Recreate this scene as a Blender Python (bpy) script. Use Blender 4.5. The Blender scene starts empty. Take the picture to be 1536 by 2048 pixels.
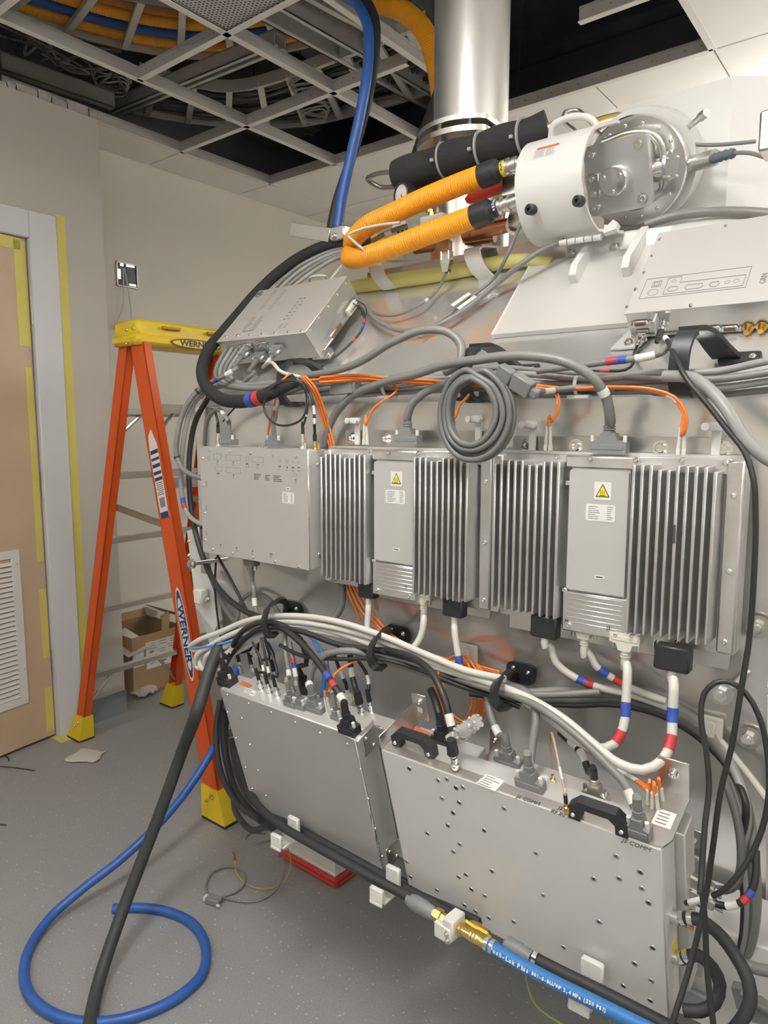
import bpy, math, random
from mathutils import Vector as V, Matrix
random.seed(7)
sc = bpy.context.scene
COL = sc.collection
R = math.radians
# ------------------------------------------------------------------ camera
FPX, CX, CY = 1400.0, 768.0, 1024.0
PITCH, YAW = math.atan(174/1400.0), R(38)
CAM = V((0, 0, 1.35))
cd = bpy.data.cameras.new('camera'); cam = bpy.data.objects.new('camera', cd); COL.objects.link(cam)
cam.location = CAM; cam.rotation_euler = (R(90)-PITCH, 0, YAW)
cd.sensor_fit = 'VERTICAL'; cd.sensor_height = 36.0; cd.lens = 36.0*FPX/2048; cd.clip_start = .02
sc.camera = cam
FW = V((-math.sin(YAW)*math.cos(PITCH), math.cos(YAW)*math.cos(PITCH), -math.sin(PITCH)))
RT = V((math.cos(YAW), math.sin(YAW), 0)); UP = RT.cross(FW)
# ------------------------------------------------------------------ world, exposure
w = bpy.data.worlds.new('world'); sc.world = w; w.use_nodes = True
w.node_tree.nodes['Background'].inputs[0].default_value = (.8, .85, 1, 1)
w.node_tree.nodes['Background'].inputs[1].default_value = .05
sc.view_settings.view_transform = 'Standard'; sc.view_settings.look = 'None'
sc.view_settings.exposure = -0.12; sc.view_settings.gamma = 1; sc.view_settings.use_curve_mapping = False
LIGHT_SPOTS = [(-.60, .22, .26, .7, 54.0, 'unseen light panel hung low above the floor in front of the machine'),  # place read from the floor shadows; hanging form made up
               (.95, 1.5, .45, 1.2, 8.0, 'unseen light panel hung low over the right end of the machine'),  # place read from the vent pipe highlight; hanging form made up
               (-.15, 3.85, 1.2, .45, 30.0, 'added fill light panel at the back of the room behind the turret'),  # added out of view to lift the far wall
               (-2.0, -1.0, .45, 1.2, 8.0, 'added fill light panel near the door wall'),  # added fill for the left wall, ladder and floor
               (-.1, -1.7, .45, 1.2, 7.0, 'added fill light panel at the rear of the room'),  # added behind the viewer for overall brightness
               (1.5, -.7, .45, 1.2, 14.0, 'added fill light panel in the rear right corner')]  # added fill for the front of the lower right box
# ------------------------------------------------------------------ pixel -> real place on a known plane
def ray(x, y): return FW + RT*((x-CX)/FPX) - UP*((y-CY)/FPX)
def atY(x, y, Y): d = ray(x, y); return CAM + d*(Y/d.y)
def atX(x, y, X): d = ray(x, y); return CAM + d*(X/d.x)
def atZ(x, y, Z): d = ray(x, y); return CAM + d*((Z-CAM.z)/d.z)
def onplane(x, y, o, n): d = ray(x, y); return CAM + d*((o-CAM).dot(n)/d.dot(n))
def pix(p):
    v = p-CAM; z = v.dot(FW); return (CX+FPX*v.dot(RT)/z, CY-FPX*v.dot(UP)/z)
# ------------------------------------------------------------------ materials
MATS = {}
def mat(name, col, rough=.5, metal=0.0, var=.06, scale=12, bump=0.0, emit=0, trans=0, stretch=None, spec=None, bscale=None, alpha=1, rvar=.0):
    if name in MATS: return MATS[name]
    m = bpy.data.materials.new(name); m.use_nodes = True; MATS[name] = m
    nt = m.node_tree; N = nt.nodes; L = nt.links; b = N['Principled BSDF']
    b.inputs['Base Color'].default_value = (*col, 1); b.inputs['Roughness'].default_value = rough; b.inputs['Metallic'].default_value = metal
    if spec is not None: b.inputs['Specular IOR Level'].default_value = spec
    if trans: b.inputs['Transmission Weight'].default_value = trans
    if alpha < 1: b.inputs['Alpha'].default_value = alpha
    if emit:
        b.inputs['Emission Color'].default_value = (*col, 1); b.inputs['Emission Strength'].default_value = emit
        return m
    tc = N.new('ShaderNodeTexCoord'); mp = N.new('ShaderNodeMapping'); L.new(tc.outputs['Object'], mp.inputs[0])
    if stretch: mp.inputs['Scale'].default_value = stretch
    n = N.new('ShaderNodeTexNoise'); n.inputs['Scale'].default_value = scale; n.inputs['Detail'].default_value = 5
    L.new(mp.outputs[0], n.inputs['Vector'])
    if var:
        mx = N.new('ShaderNodeMix'); mx.data_type = 'RGBA'
        mx.inputs[6].default_value = (*[max(0, c*(1-var*1.6)) for c in col], 1); mx.inputs[7].default_value = (*[min(1, c*(1+var*1.6)) for c in col], 1)
        L.new(n.outputs['Fac'], mx.inputs[0]); L.new(mx.outputs[2], b.inputs['Base Color'])
    if rvar:
        mr = N.new('ShaderNodeMapRange'); mr.inputs[3].default_value = max(0, rough-rvar); mr.inputs[4].default_value = min(1, rough+rvar)
        L.new(n.outputs['Fac'], mr.inputs[0]); L.new(mr.outputs[0], b.inputs['Roughness'])
    if bump:
        n2 = N.new('ShaderNodeTexNoise'); n2.inputs['Scale'].default_value = bscale or scale*6; n2.inputs['Detail'].default_value = 3
        L.new(mp.outputs[0], n2.inputs['Vector'])
        bp = N.new('ShaderNodeBump'); bp.inputs['Strength'].default_value = bump; bp.inputs['Distance'].default_value = .004
        L.new(n2.outputs['Fac'], bp.inputs['Height']); L.new(bp.outputs[0], b.inputs['Normal'])
    return m
def floor_mat():
    m = mat('speckled_vinyl', (.285, .286, .29), .42, 0, .05, 3, .05, bscale=400)
    nt = m.node_tree; N = nt.nodes; L = nt.links; b = N['Principled BSDF']
    src = b.inputs['Base Color'].links[0].from_socket
    tc = N.new('ShaderNodeTexCoord'); vo = N.new('ShaderNodeTexVoronoi'); vo.inputs['Scale'].default_value = 75
    L.new(tc.outputs['Object'], vo.inputs['Vector'])
    lt = N.new('ShaderNodeMath'); lt.operation = 'LESS_THAN'; lt.inputs[1].default_value = .15; L.new(vo.outputs['Distance'], lt.inputs[0])
    sp = N.new('ShaderNodeSeparateColor'); L.new(vo.outputs['Color'], sp.inputs[0])
    gt = N.new('ShaderNodeMath'); gt.operation = 'GREATER_THAN'; gt.inputs[1].default_value = .62; L.new(sp.outputs[0], gt.inputs[0])
    mu = N.new('ShaderNodeMath'); mu.operation = 'MULTIPLY'; L.new(lt.outputs[0], mu.inputs[0]); L.new(gt.outputs[0], mu.inputs[1])
    mx = N.new('ShaderNodeMix'); mx.data_type = 'RGBA'; L.new(mu.outputs[0], mx.inputs[0]); L.new(src, mx.inputs[6]); mx.inputs[7].default_value = (.54, .54, .54, 1)
    n3 = N.new('ShaderNodeTexNoise'); n3.inputs['Scale'].default_value = 220; n3.inputs['Detail'].default_value = 2; L.new(tc.outputs['Object'], n3.inputs['Vector'])
    m2 = N.new('ShaderNodeMix'); m2.data_type = 'RGBA'; m2.blend_type = 'MULTIPLY'; m2.inputs[0].default_value = .35
    rp = N.new('ShaderNodeMapRange'); rp.inputs[1].default_value = .3; rp.inputs[2].default_value = .7; rp.inputs[3].default_value = .6; rp.inputs[4].default_value = 1.2
    L.new(n3.outputs['Fac'], rp.inputs[0]); L.new(mx.outputs[2], m2.inputs[6]); L.new(rp.outputs[0], m2.inputs[7]); L.new(m2.outputs[2], b.inputs['Base Color'])
    return m
def wood_mat():
    m = mat('maple_veneer', (.50, .38, .26), .45, 0, .10, 3.0, .03, stretch=(1, 1, .06), bscale=90)
    m.node_tree.nodes['Principled BSDF'].inputs['Specular IOR Level'].default_value = .3
    return m
def ribbed(name, c0, c1, freq, axis=2, rough=.45):
    # fine corrugation ridges: colour and relief alternate along the hose (uses the UV u coordinate = length)
    m = bpy.data.materials.new(name); m.use_nodes = True; MATS[name] = m
    nt = m.node_tree; N = nt.nodes; L = nt.links; b = N['Principled BSDF']; b.inputs['Roughness'].default_value = rough
    b.inputs['Base Color'].default_value = (*c0, 1)
    return m
GREY_CABLE = mat('grey_pvc', (.19, .19, .185), .42, 0, .05, 20)
LGREY_CABLE = mat('pale_grey_pvc', (.27, .27, .262), .42, 0, .05, 20)
WHITE_CABLE = mat('white_pvc', (.60, .59, .545), .4, 0, .04, 20)
BLACK_CABLE = mat('black_pvc', (.022, .022, .023), .42, 0, .1, 20)
BLACK_RUB = mat('black_rubber', (.028, .029, .03), .6, 0, .12, 30, .1)
FOAM = mat('black_foam', (.020, .021, .022), .85, 0, .15, 30, .35, bscale=160)
HOSE_BLACK = mat('dull_black_hose', (.035, .04, .038), .6, 0, .15, 25, .08)
BLUE_HOSE = mat('blue_hose', (.025, .10, .36), .42, 0, .14, 14, .15)
BLUE_PUSH = mat('bright_blue_hose', (.03, .17, .45), .45, 0, .06, 14)
ORANGE_FIB = mat('orange_fibre', (.85, .22, .03), .4, 0, .06, 14)
AMBER = mat('amber_corrugated', (.86, .36, .015), .42, 0, .10, 18)
STEEL = mat('brushed_steel', (.62, .615, .60), .30, 1.0, .05, 6, .02, stretch=(1, 1, 12), rvar=.06)
STEELH = mat('polished_panel', (.78, .775, .76), .21, .72, .02, 1.5, 0, stretch=(.4, 3, 3), rvar=.05)
ALU = mat('bare_aluminium', (.78, .78, .77), .36, 1.0, .05, 8, .02, rvar=.08)
CHROME = mat('bright_metal', (.85, .85, .85), .14, 1.0, .02, 10)
CASTALU = mat('cast_aluminium', (.72, .72, .72), .36, .9, .10, 20, .08, bscale=120, rvar=.12)
BOXGREY = mat('grey_alu_cover', (.48, .47, .455), .45, .3, .03, 5, .02, bscale=350)
BOXEDGE = mat('alu_box_edge', (.70, .695, .68), .36, .5, .04, 10)
PLATED = mat('zinc_plated', (.70, .70, .68), .30, 1.0, .05, 10, rvar=.06)
DPLATE = mat('plain_cover_plate', (.52, .52, .505), .42, .25, .02, 5)
WPAINT = mat('white_paint_metal', (.66, .66, .645), .35, 0, .02, 4)
WPLASTIC = mat('white_plastic', (.68, .68, .65), .4, 0, .03, 10)
CREAM = mat('cream_plastic', (.66, .65, .58), .45, 0, .03, 10)
BPLASTIC = mat('black_plastic', (.022, .024, .027), .42, 0, .06, 12)
GPLASTIC = mat('grey_plastic', (.20, .205, .21), .5, 0, .04, 12)
BRASS = mat('brass', (.78, .56, .22), .24, 1.0, .06, 14)
GOLD = mat('gold_plate', (.85, .6, .2), .22, 1.0, .03, 14)
COPPER = mat('copper_pipe', (.62, .30, .19), .30, 1.0, .10, 14, rvar=.1)
RED = mat('red_plastic', (.55, .05, .04), .45, 0, .05, 10)
BLUE_T = mat('blue_tape', (.03, .08, .40), .45, 0, .03, 10)
RED_T = mat('red_tape', (.50, .035, .04), .45, 0, .03, 10)
PAPER = mat('white_label', (.70, .70, .68), .55, 0, .02, 10)
PRINT = mat('dark_print', (.06, .06, .065), .6, 0, .02, 10)
GPRINT = mat('faint_print', (.22, .215, .21), .6, 0, .02, 10)
YELLOW = mat('yellow_plastic', (.72, .52, .02), .42, 0, .04, 10)
WARN_Y = mat('warning_yellow', (.85, .68, .03), .45, 0, .02, 10)
ORANGE_P = mat('orange_fibreglass', (.60, .085, .012), .42, 0, .05, 16, .05)
TAPE_Y = mat('yellow_masking_tape', (.62, .54, .13), .6, 0, .06, 10)
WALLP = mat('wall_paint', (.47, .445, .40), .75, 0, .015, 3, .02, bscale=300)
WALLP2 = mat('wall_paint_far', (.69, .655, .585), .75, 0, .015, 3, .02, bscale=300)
WALLW = mat('frame_paint', (.60, .605, .63), .5, 0, .02, 3)
TILE = mat('ceiling_tile', (.88, .86, .82), .85, 0, .02, 5, .05, bscale=200)
TBAR = mat('grid_bar_paint', (.78, .77, .73), .5, .1, .03, 8)
GALV = mat('galvanised', (.62, .625, .62), .42, .5, .14, 14, .03, rvar=.1)
DARKP = mat('plenum_dark', (.19, .20, .225), .9, 0, .2, 4)
DARKG = mat('plenum_grey', (.26, .26, .25), .8, 0, .2, 4)
CARD = mat('cardboard', (.36, .235, .125), .75, 0, .06, 8, .05)
COVE = mat('cove_base', (.20, .225, .255), .5, 0, .05, 5)
YFOAM = mat('yellow_foam', (.60, .58, .20), .8, 0, .06, 10, .1)
BUBBLE = mat('bubble_wrap', (.85, .85, .83), .25, 0, .04, 10, .5, trans=.55, bscale=150)
FILM = mat('plastic_film', (.75, .73, .70), .3, 0, .1, 8, .6, alpha=.55, bscale=60)
GLASS = mat('gauge_glass', (.9, .9, .9), .1, 0, .02, 10)
FLOORM = floor_mat(); WOOD = wood_mat()
# ------------------------------------------------------------------ mesh builder
class B:
    def __init__(s): s.v = []; s.f = []
    def add(s, vs, fs, M=None):
        o = len(s.v); s.v += [tuple((M @ V(p)) if M else p) for p in vs]; s.f += [tuple(i+o for i in f) for f in fs]; return s
    def box(s, c, d, M=None, b=0.0):
        hx, hy, hz = d[0]/2, d[1]/2, d[2]/2; c = V(c)
        b = min(b, hx*.98, hy*.98, hz*.98)
        if b <= 0:
            vs = [c+V((x*hx, y*hy, z*hz)) for x in (-1, 1) for y in (-1, 1) for z in (-1, 1)]
            return s.add(vs, [(0, 1, 3, 2), (4, 6, 7, 5), (0, 4, 5, 1), (2, 3, 7, 6), (0, 2, 6, 4), (1, 5, 7, 3)], M)
        vs = []; idx = {}
        for x in (-1, 1):
            for y in (-1, 1):
                for z in (-1, 1):
                    for a in range(3):
                        h = [hx-b, hy-b, hz-b]; h[a] += b
                        idx[(x, y, z, a)] = len(vs); vs.append(c+V((x*h[0], y*h[1], z*h[2])))
        fs = []
        S = (-1, 1)
        for a in range(3):
            o1, o2 = (a+1) % 3, (a+2) % 3
            for q in S:
                f = []
                for (p, r) in ((-1, -1), (1, -1), (1, 1), (-1, 1)):
                    k = [0, 0, 0]; k[a] = q; k[o1] = p; k[o2] = r; f.append(idx[(*k, a)])
                fs.append(f if q > 0 else f[::-1])
            for p in S:
                for r in S:
                    f = []
                    k = [0, 0, 0]; k[o1] = p; k[o2] = r
                    k[a] = -1; f.append(idx[(*k, o1)]); k[a] = 1; f.append(idx[(*k, o1)]); f.append(idx[(*k, o2)]); k[a] = -1; f.append(idx[(*k, o2)])
                    nrm = (vs[f[1]]-vs[f[0]]).cross(vs[f[2]]-vs[f[1]])
                    d0 = [0, 0, 0]; d0[o1] = p; d0[o2] = r
                    fs.append(f if nrm.dot(V(d0)) > 0 else f[::-1])
        for x in S:
            for y in S:
                for z in S:
                    f = [idx[(x, y, z, a)] for a in range(3)]
                    fs.append(f if x*y*z > 0 else f[::-1])
        return s.add(vs, fs, M)
    def cyl(s, p0, p1, r0, r1=None, n=14, M=None, cap=True):
        p0 = V(p0); p1 = V(p1); r1 = r0 if r1 is None else r1
        d = (p1-p0).normalized(); a = d.orthogonal().normalized(); b2 = d.cross(a)
        vs = []; fs = []
        for i in range(n):
            t = 2*math.pi*i/n; q = a*math.cos(t)+b2*math.sin(t); vs += [p0+q*r0, p1+q*r1]
        for i in range(n):
            j = (i+1) % n; fs.append((2*i, 2*j, 2*j+1, 2*i+1))
        if cap: fs += [tuple(2*i for i in range(n))[::-1], tuple(2*i+1 for i in range(n))]
        return s.add(vs, fs, M)
    def ring(s, p0, p1, ro, ri, n=24, M=None):
        p0 = V(p0); p1 = V(p1); d = (p1-p0).normalized(); a = d.orthogonal().normalized(); b2 = d.cross(a)
        vs = []; fs = []
        for i in range(n):
            t = 2*math.pi*i/n; q = a*math.cos(t)+b2*math.sin(t); vs += [p0+q*ro, p1+q*ro, p1+q*ri, p0+q*ri]
        for i in range(n):
            j = (i+1) % n
            for k in range(4):
                l = (k+1) % 4; fs.append((4*i+k, 4*j+k, 4*j+l, 4*i+l))
        return s.add(vs, fs, M)
    def lathe(s, prof, p0, d, n=24, M=None):
        # prof: list of (radius, height along d)
        p0 = V(p0); d = V(d).normalized(); a = d.orthogonal().normalized(); b2 = d.cross(a); vs = []; fs = []
        m = len(prof)
        for i in range(n):
            t = 2*math.pi*i/n; q = a*math.cos(t)+b2*math.sin(t)
            for (r, h) in prof: vs.append(p0+d*h+q*max(r, 1e-5))
        for i in range(n):
            j = (i+1) % n
            for k in range(m-1): fs.append((i*m+k, j*m+k, j*m+k+1, i*m+k+1))
        fs.append(tuple(i*m for i in range(n))[::-1]); fs.append(tuple(i*m+m-1 for i in range(n)))
        return s.add(vs, fs, M)
    def prism(s, poly, z0, z1, M=None):
        n = len(poly); vs = [(x, y, z0) for x, y in poly]+[(x, y, z1) for x, y in poly]
        ar = sum(poly[i][0]*poly[(i+1) % n][1]-poly[(i+1) % n][0]*poly[i][1] for i in range(n))
        fs = [tuple(range(n))[::-1], tuple(range(n, 2*n))]+[(i, (i+1) % n, n+(i+1) % n, n+i) for i in range(n)]
        if (ar < 0) != (z1 < z0): fs = [f[::-1] for f in fs]
        return s.add(vs, fs, M)
    def tube(s, pts, r, n=10, closed=False, rr=None, cap=True):
        pts = [V(p) for p in pts]; m = len(pts)
        T = []
        for i in range(m):
            a = pts[(i-1) % m] if closed or i > 0 else pts[i]; b2 = pts[(i+1) % m] if closed or i < m-1 else pts[i]
            T.append((b2-a).normalized())
        nrm = T[0].orthogonal().normalized(); vs = []; fs = []
        for i in range(m):
            nrm = (nrm-T[i]*nrm.dot(T[i])).normalized(); bi = T[i].cross(nrm); q = rr[i] if rr else r
            for k in range(n):
                t = 2*math.pi*k/n; vs.append(pts[i]+(nrm*math.cos(t)+bi*math.sin(t))*q)
        for i in range(m if closed else m-1):
            j = (i+1) % m
            for k in range(n):
                l = (k+1) % n; fs.append((i*n+k, i*n+l, j*n+l, j*n+k))
        if not closed and cap: fs += [tuple(range(n))[::-1], tuple((m-1)*n+k for k in range(n))]
        return s.add(vs, fs)
    def ribbon(s, pts, wv, t, widths=None):
        # flat strap of width along vector wv and thickness t following pts
        pts = [V(p) for p in pts]; vs = []; fs = []; m = len(pts)
        for i in range(m):
            a = pts[max(i-1, 0)]; b2 = pts[min(i+1, m-1)]; T = (b2-a).normalized()
            W = V(wv[i]) if isinstance(wv, list) else V(wv)
            N_ = T.cross(W).normalized()*t/2
            vs += [pts[i]-W/2-N_, pts[i]+W/2-N_, pts[i]+W/2+N_, pts[i]-W/2+N_]
        for i in range(m-1):
            for k in range(4):
                l = (k+1) % 4; fs.append((4*i+k, 4*i+l, 4*i+4+l, 4*i+4+k))
        fs += [(3, 2, 1, 0), (4*m-4, 4*m-3, 4*m-2, 4*m-1)]
        return s.add(vs, fs)
    def mesh(s, name, ang=38):
        me = bpy.data.meshes.new(name); me.from_pydata(s.v, [], s.f); me.validate(); me.shade_smooth(); me.set_sharp_from_angle(angle=R(ang)); return me
    def build(s, name, m, parent=None, **k):
        me = s.mesh(name, k.pop('ang', 38)); me.materials.append(m); return obj(name, me, parent, **k)
def obj(name, data, parent=None, label=None, cat=None, group=None, kind=None):
    o = bpy.data.objects.new(name, data); COL.objects.link(o)
    if parent: o.parent = parent
    if label: o['label'] = label
    if cat: o['category'] = cat
    if group: o['group'] = group
    if kind: o['kind'] = kind
    return o
def thing(name, label, cat, loc=(0, 0, 0), M=None, group=None, kind=None):
    o = obj(name, None, None, label, cat, group, kind); o.empty_display_size = .05
    o.matrix_world = M if M else Matrix.Translation(V(loc)); return o
def frame(o, u, v):
    u = V(u).normalized(); v = V(v).normalized(); n = u.cross(v).normalized(); v = n.cross(u)
    M = Matrix((u, v, n)).transposed().to_4x4(); M.translation = V(o); return M
def loc(M, x, y, off=0.0):
    n = V((M[0][2], M[1][2], M[2][2])); o = M.translation+n*off
    return M.inverted() @ onplane(x, y, o, n)
CACHE = {}
def inst(name, key, fn, m, parent, M):
    if (key, m.name) not in CACHE:
        me = fn().mesh(name); me.materials.append(m); CACHE[(key, m.name)] = me
    o = obj(name, CACHE[(key, m.name)], parent); o.matrix_local = M; return o
def T(x, y=None, z=None): return Matrix.Translation(V(x) if y is None else V((x, y, z)))
def aim(p, d, roll=None):
    d = V(d).normalized(); u = (V(roll) if roll else d.orthogonal()); u = (u-d*u.dot(d)).normalized()
    M = Matrix((u, d.cross(u), d)).transposed().to_4x4(); M.translation = V(p); return M
def screw_bm(r=1.0):
    return B().lathe([(1, 0), (1, .35), (.75, .75), (.42, .8), (.40, .3), (.01, .3)], (0, 0, 0), (0, 0, 1), 10)
def screws(parent, pts, r=.0035, d=(0, 0, 1), m=None, name='screw'):
    for p in pts:
        inst(name, 'screw', screw_bm, m or CHROME, parent, aim(p, d) @ Matrix.Diagonal((r, r, r, 1)))
def bolt_bm():
    return B().lathe([(1, 0), (1, .9), (.9, 1.0), (.55, 1.0), (.55, .5), (.01, .5)], (0, 0, 0), (0, 0, 1), 12).ring((0, 0, -.15), (0, 0, .05), 1.6, .9, 16)
def bolts(parent, pts, r=.006, d=(0, 0, 1), m=None, name='bolt'):
    for p in pts: inst(name, 'bolt', bolt_bm, m or CHROME, parent, aim(p, d) @ Matrix.Diagonal((r, r, r, 1)))
def hexnut_bm():
    b = B(); b.cyl((0, 0, 0), (0, 0, .25), 1.75, n=20); b.cyl((0, 0, .25), (0, 0, 1.0), 1.12, n=6); b.cyl((0, 0, 1.0), (0, 0, 1.35), .55, n=10); return b
def spline(pts, step=.012, closed=False):
    P = [V(p) for p in pts]; n = len(P)
    if n == 2: return P
    out = []
    rng = range(n) if closed else range(n-1)
    for i in rng:
        p1, p2 = P[i], P[(i+1) % n]
        p0 = P[i-1] if closed or i > 0 else p1*2-p2
        p3 = P[(i+2) % n] if closed or i+2 < n else p2*2-p1
        k = max(2, min(40, int((p2-p1).length/step)))
        # centripetal-ish via cubic hermite with length-scaled tangents
        d1 = (p2-p1).length
        def tan(a, b_, c):
            l1 = (b_-a).length or 1e-6; l2 = (c-b_).length or 1e-6
            return ((b_-a)/l1*l2+(c-b_)/l2*l1)/(l1+l2)
        m1 = tan(p0, p1, p2)*d1; m2 = tan(p1, p2, p3)*d1
        for j in range(k):
            t = j/k; t2 = t*t; t3 = t2*t
            out.append(p1*(2*t3-3*t2+1)+m1*(t3-2*t2+t)+p2*(-2*t3+3*t2)+m2*(t3-t2))
    if not closed: out.append(P[-1])
    return out
def along(path, s):
    # point and tangent at arc length s (negative counts from the end)
    L_ = [0]
    for a, b2 in zip(path, path[1:]): L_.append(L_[-1]+(b2-a).length)
    if s < 0: s += L_[-1]
    s = min(max(s, 0), L_[-1]-1e-6)
    for i in range(len(path)-1):
        if L_[i+1] >= s:
            t = (s-L_[i])/max(1e-9, L_[i+1]-L_[i]); return path[i].lerp(path[i+1], t), (path[i+1]-path[i]).normalized()
    return path[-1], (path[-1]-path[-2]).normalized()
def sub(path, s0, s1, k=5):
    return [along(path, s0+(s1-s0)*i/(k-1))[0] for i in range(k)]
def near(path, p):
    # arc length of the path point closest to pixel p
    best = 0; bd = 1e9; s = 0
    for i, q in enumerate(path):
        if i: s += (q-path[i-1]).length
        a = pix(q); d = (a[0]-p[0])**2+(a[1]-p[1])**2
        if d < bd: bd = d; best = s
    return best
def P3(t):
    # (x, y, Y) pixel on a plane of constant depth, or ('z',x,y,Z), or a Vector
    if isinstance(t, V): return t
    if t[0] == 'z': return atZ(t[1], t[2], t[3])
    if t[0] == 'x': return atX(t[1], t[2], t[3])
    if t[0] == 's': return SL(t[1], t[2], t[3])
    return atY(*t)
def text_mesh(s, size, M, name, m, parent, depth=.0004, align='CENTER', bold=0.0, xs=1.0):
    c = bpy.data.curves.new('t', 'FONT'); c.body = s; c.size = size; c.align_x = align; c.align_y = 'CENTER'; c.extrude = depth; c.offset = bold; c.resolution_u = 2
    o = bpy.data.objects.new('t', c); COL.objects.link(o); bpy.context.view_layer.update()
    me = bpy.data.meshes.new_from_object(o); bpy.data.objects.remove(o); bpy.data.curves.remove(c)
    me.name = name; me.transform(Matrix.Diagonal((xs, 1, 1, 1))); me.materials.clear(); me.materials.append(m)
    t = obj(name, me, parent); t.matrix_local = M; return t
A45 = math.sqrt(.5); NS = V((0, -A45, A45)); VS = V((0, A45, A45))
def SL(x, y, off): return onplane(x, y, V((0, 1.27, 1.40))+NS*off, NS)   # on the 45 degree upper flank of the magnet
# ================================================================== ROOM
ZC = 2.72; ZR = 3.55
XL, XF, YJ = -2.92, -3.4, 1.75
XR, YN, YF = 2.6, -2.6, 4.6
B().box(((XF+XR)/2, (YN+YF)/2, -.05), (XR-XF+.4, YF-YN+.4, .1)).build('floor', FLOORM, label='grey speckled vinyl floor', kind='structure')
wl = B()
wl.box(((XF+XL)/2, (1.52+YJ)/2, 1.322), (XL-XF, YJ-1.52, 2.645))
wl.box((XL-.08, (.36+1.52)/2, (2.19+2.645)/2), (.16, 1.52-.36, 2.645-2.19))
wl.box((XL-.08, (YN+.36)/2, 1.322), (.16, .36-YN, 2.645))
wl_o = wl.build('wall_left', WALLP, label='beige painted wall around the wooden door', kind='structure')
# ragged drywall edge along the wall top
rg = B(); y = .3
while y < YJ-.02:
    l = random.uniform(.03, .11); h = random.uniform(.012, .05); y2 = min(y+l, YJ)
    rg.box((XL-.012, (y+y2)/2, 2.645+h/2), (.024, y2-y+.004, h)); y = y2
rg.build('torn_drywall_edge', mat('torn_drywall', (.36, .34, .31), .9, 0, .25, 30, .3), wl_o)
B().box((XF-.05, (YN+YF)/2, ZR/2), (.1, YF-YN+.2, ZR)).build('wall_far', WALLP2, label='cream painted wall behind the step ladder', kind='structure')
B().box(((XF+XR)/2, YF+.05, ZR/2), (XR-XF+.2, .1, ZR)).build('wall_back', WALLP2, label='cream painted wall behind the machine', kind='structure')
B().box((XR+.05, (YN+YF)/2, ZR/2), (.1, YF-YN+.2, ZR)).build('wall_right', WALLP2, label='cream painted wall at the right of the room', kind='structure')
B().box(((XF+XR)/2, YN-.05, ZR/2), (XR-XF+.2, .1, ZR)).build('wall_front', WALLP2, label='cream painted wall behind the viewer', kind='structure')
B().box(((XF+XR)/2, (YN+YF)/2, ZR+.05), (XR-XF+.2, YF-YN+.2, .1)).build('ceiling_slab', DARKP, label='dark structural slab above the open ceiling grid', kind='structure')
# dark upper walls of the void above the ceiling
pv = B(); pv.box((XF+.012, 2.6, (ZC+ZR)/2+.04), (.02, 4.0, ZR-ZC-.1)); pv.box((-.4, 4.2, (ZC+ZR)/2+.04), (6, .02, ZR-ZC-.1)); pv.box((-.1, 3.1, (ZC+ZR)/2+.04), (.02, 2.2, ZR-ZC-.1)); pv.box((-1.7, .5, (ZC+ZR)/2+.04), (3.4, .02, ZR-ZC-.1))
pv.build('wall_void', DARKP, label='dark upper walls inside the ceiling void', kind='structure')
# baseboard
bb = B(); bb.box((XL+.004, (1.53+YJ)/2, .055), (.008, YJ-1.53, .11)); bb.box(((XF+XL)/2, YJ+.004, .055), (XL-XF, .008, .11)); bb.box((XF+.004, 3.1, .05), (.008, 2.7, .10))
bb.build('baseboard_left', COVE, label='blue grey cove base at the foot of the left wall', kind='structure')
# ---- ceiling: tiles one by one, grid bars one by one
ceil = thing('ceiling', 'suspended ceiling of white tiles in a metal grid, partly opened', None, (0, 0, ZC), kind='structure')
gx = [XF, -3.12, -2.62, -2.08, -1.66, -1.2, -.75, -.21, .33, .87, 1.41, 1.95, XR]
gy = [YN, -2.15, -1.59, -1.03, -.47, .09, .64, 1.20, 1.76, 2.32, 2.93, 3.5, 4.06, YF]
def is_open(i, j):
    x = (gx[i]+gx[i+1])/2; yy = (gy[j]+gy[j+1])/2
    if x < -3.12 : return yy < YJ and yy > .6
    if -3.12 < x < -.75 and 1.2 < yy < 2.93: return True
    if -3.12 < x < -2.08 and .6 < yy < 1.25: return True
    return False
tcache = {}
for i in range(len(gx)-1):
    for j in range(len(gy)-1):
        if is_open(i, j): continue
        w_, d_ = gx[i+1]-gx[i], gy[j+1]-gy[j]; k = (round(w_, 3), round(d_, 3))
        if k not in tcache:
            me = B().box((0, 0, .008), (w_-.006, d_-.006, .016), b=.002).mesh('tile'); me.materials.append(TILE); tcache[k] = me
        o = obj('tile', tcache[k], ceil); o.location = ((gx[i]+gx[i+1])/2, (gy[j]+gy[j+1])/2, .002)
def tbar(parent, p, q, holes=True, h=.052, fl=.026, m=None):
    # inverted T section: bottom flange with upstanding web; p,q ends at the visible flange face
    p = V(p); q = V(q); L_ = (q-p).length; Mx = frame((p+q)/2, (q-p), V((0, 0, 1)))
    # local x along, y up, z sideways
    b = B(); b.box((0, .001, 0), (L_, .002, fl))
    o = b.build('grid_bar', m or TBAR, parent)
    b = B(); b.box((0, h/2+.002, 0), (L_, h, .0035)); b.box((0, h-.004, 0), (L_, .008, .009)); b.build('web', mat('bar_web_shaded', (.46, .455, .435), .5, .2, .04, 8), o); o.matrix_local = parent.matrix_world.inverted() @ Mx  # web coloured greyer than the flange to stand in for its shade
    if holes:
        hb = B(); n = int(L_/.06)
        for k in range(n):
            x = -L_/2+.05+k*.06
            if x < L_/2-.02: hb.box((x, h*.55, 0), (.004, .004, .0045))
        ho = hb.build('slot', PRINT, o)
    return o
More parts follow.
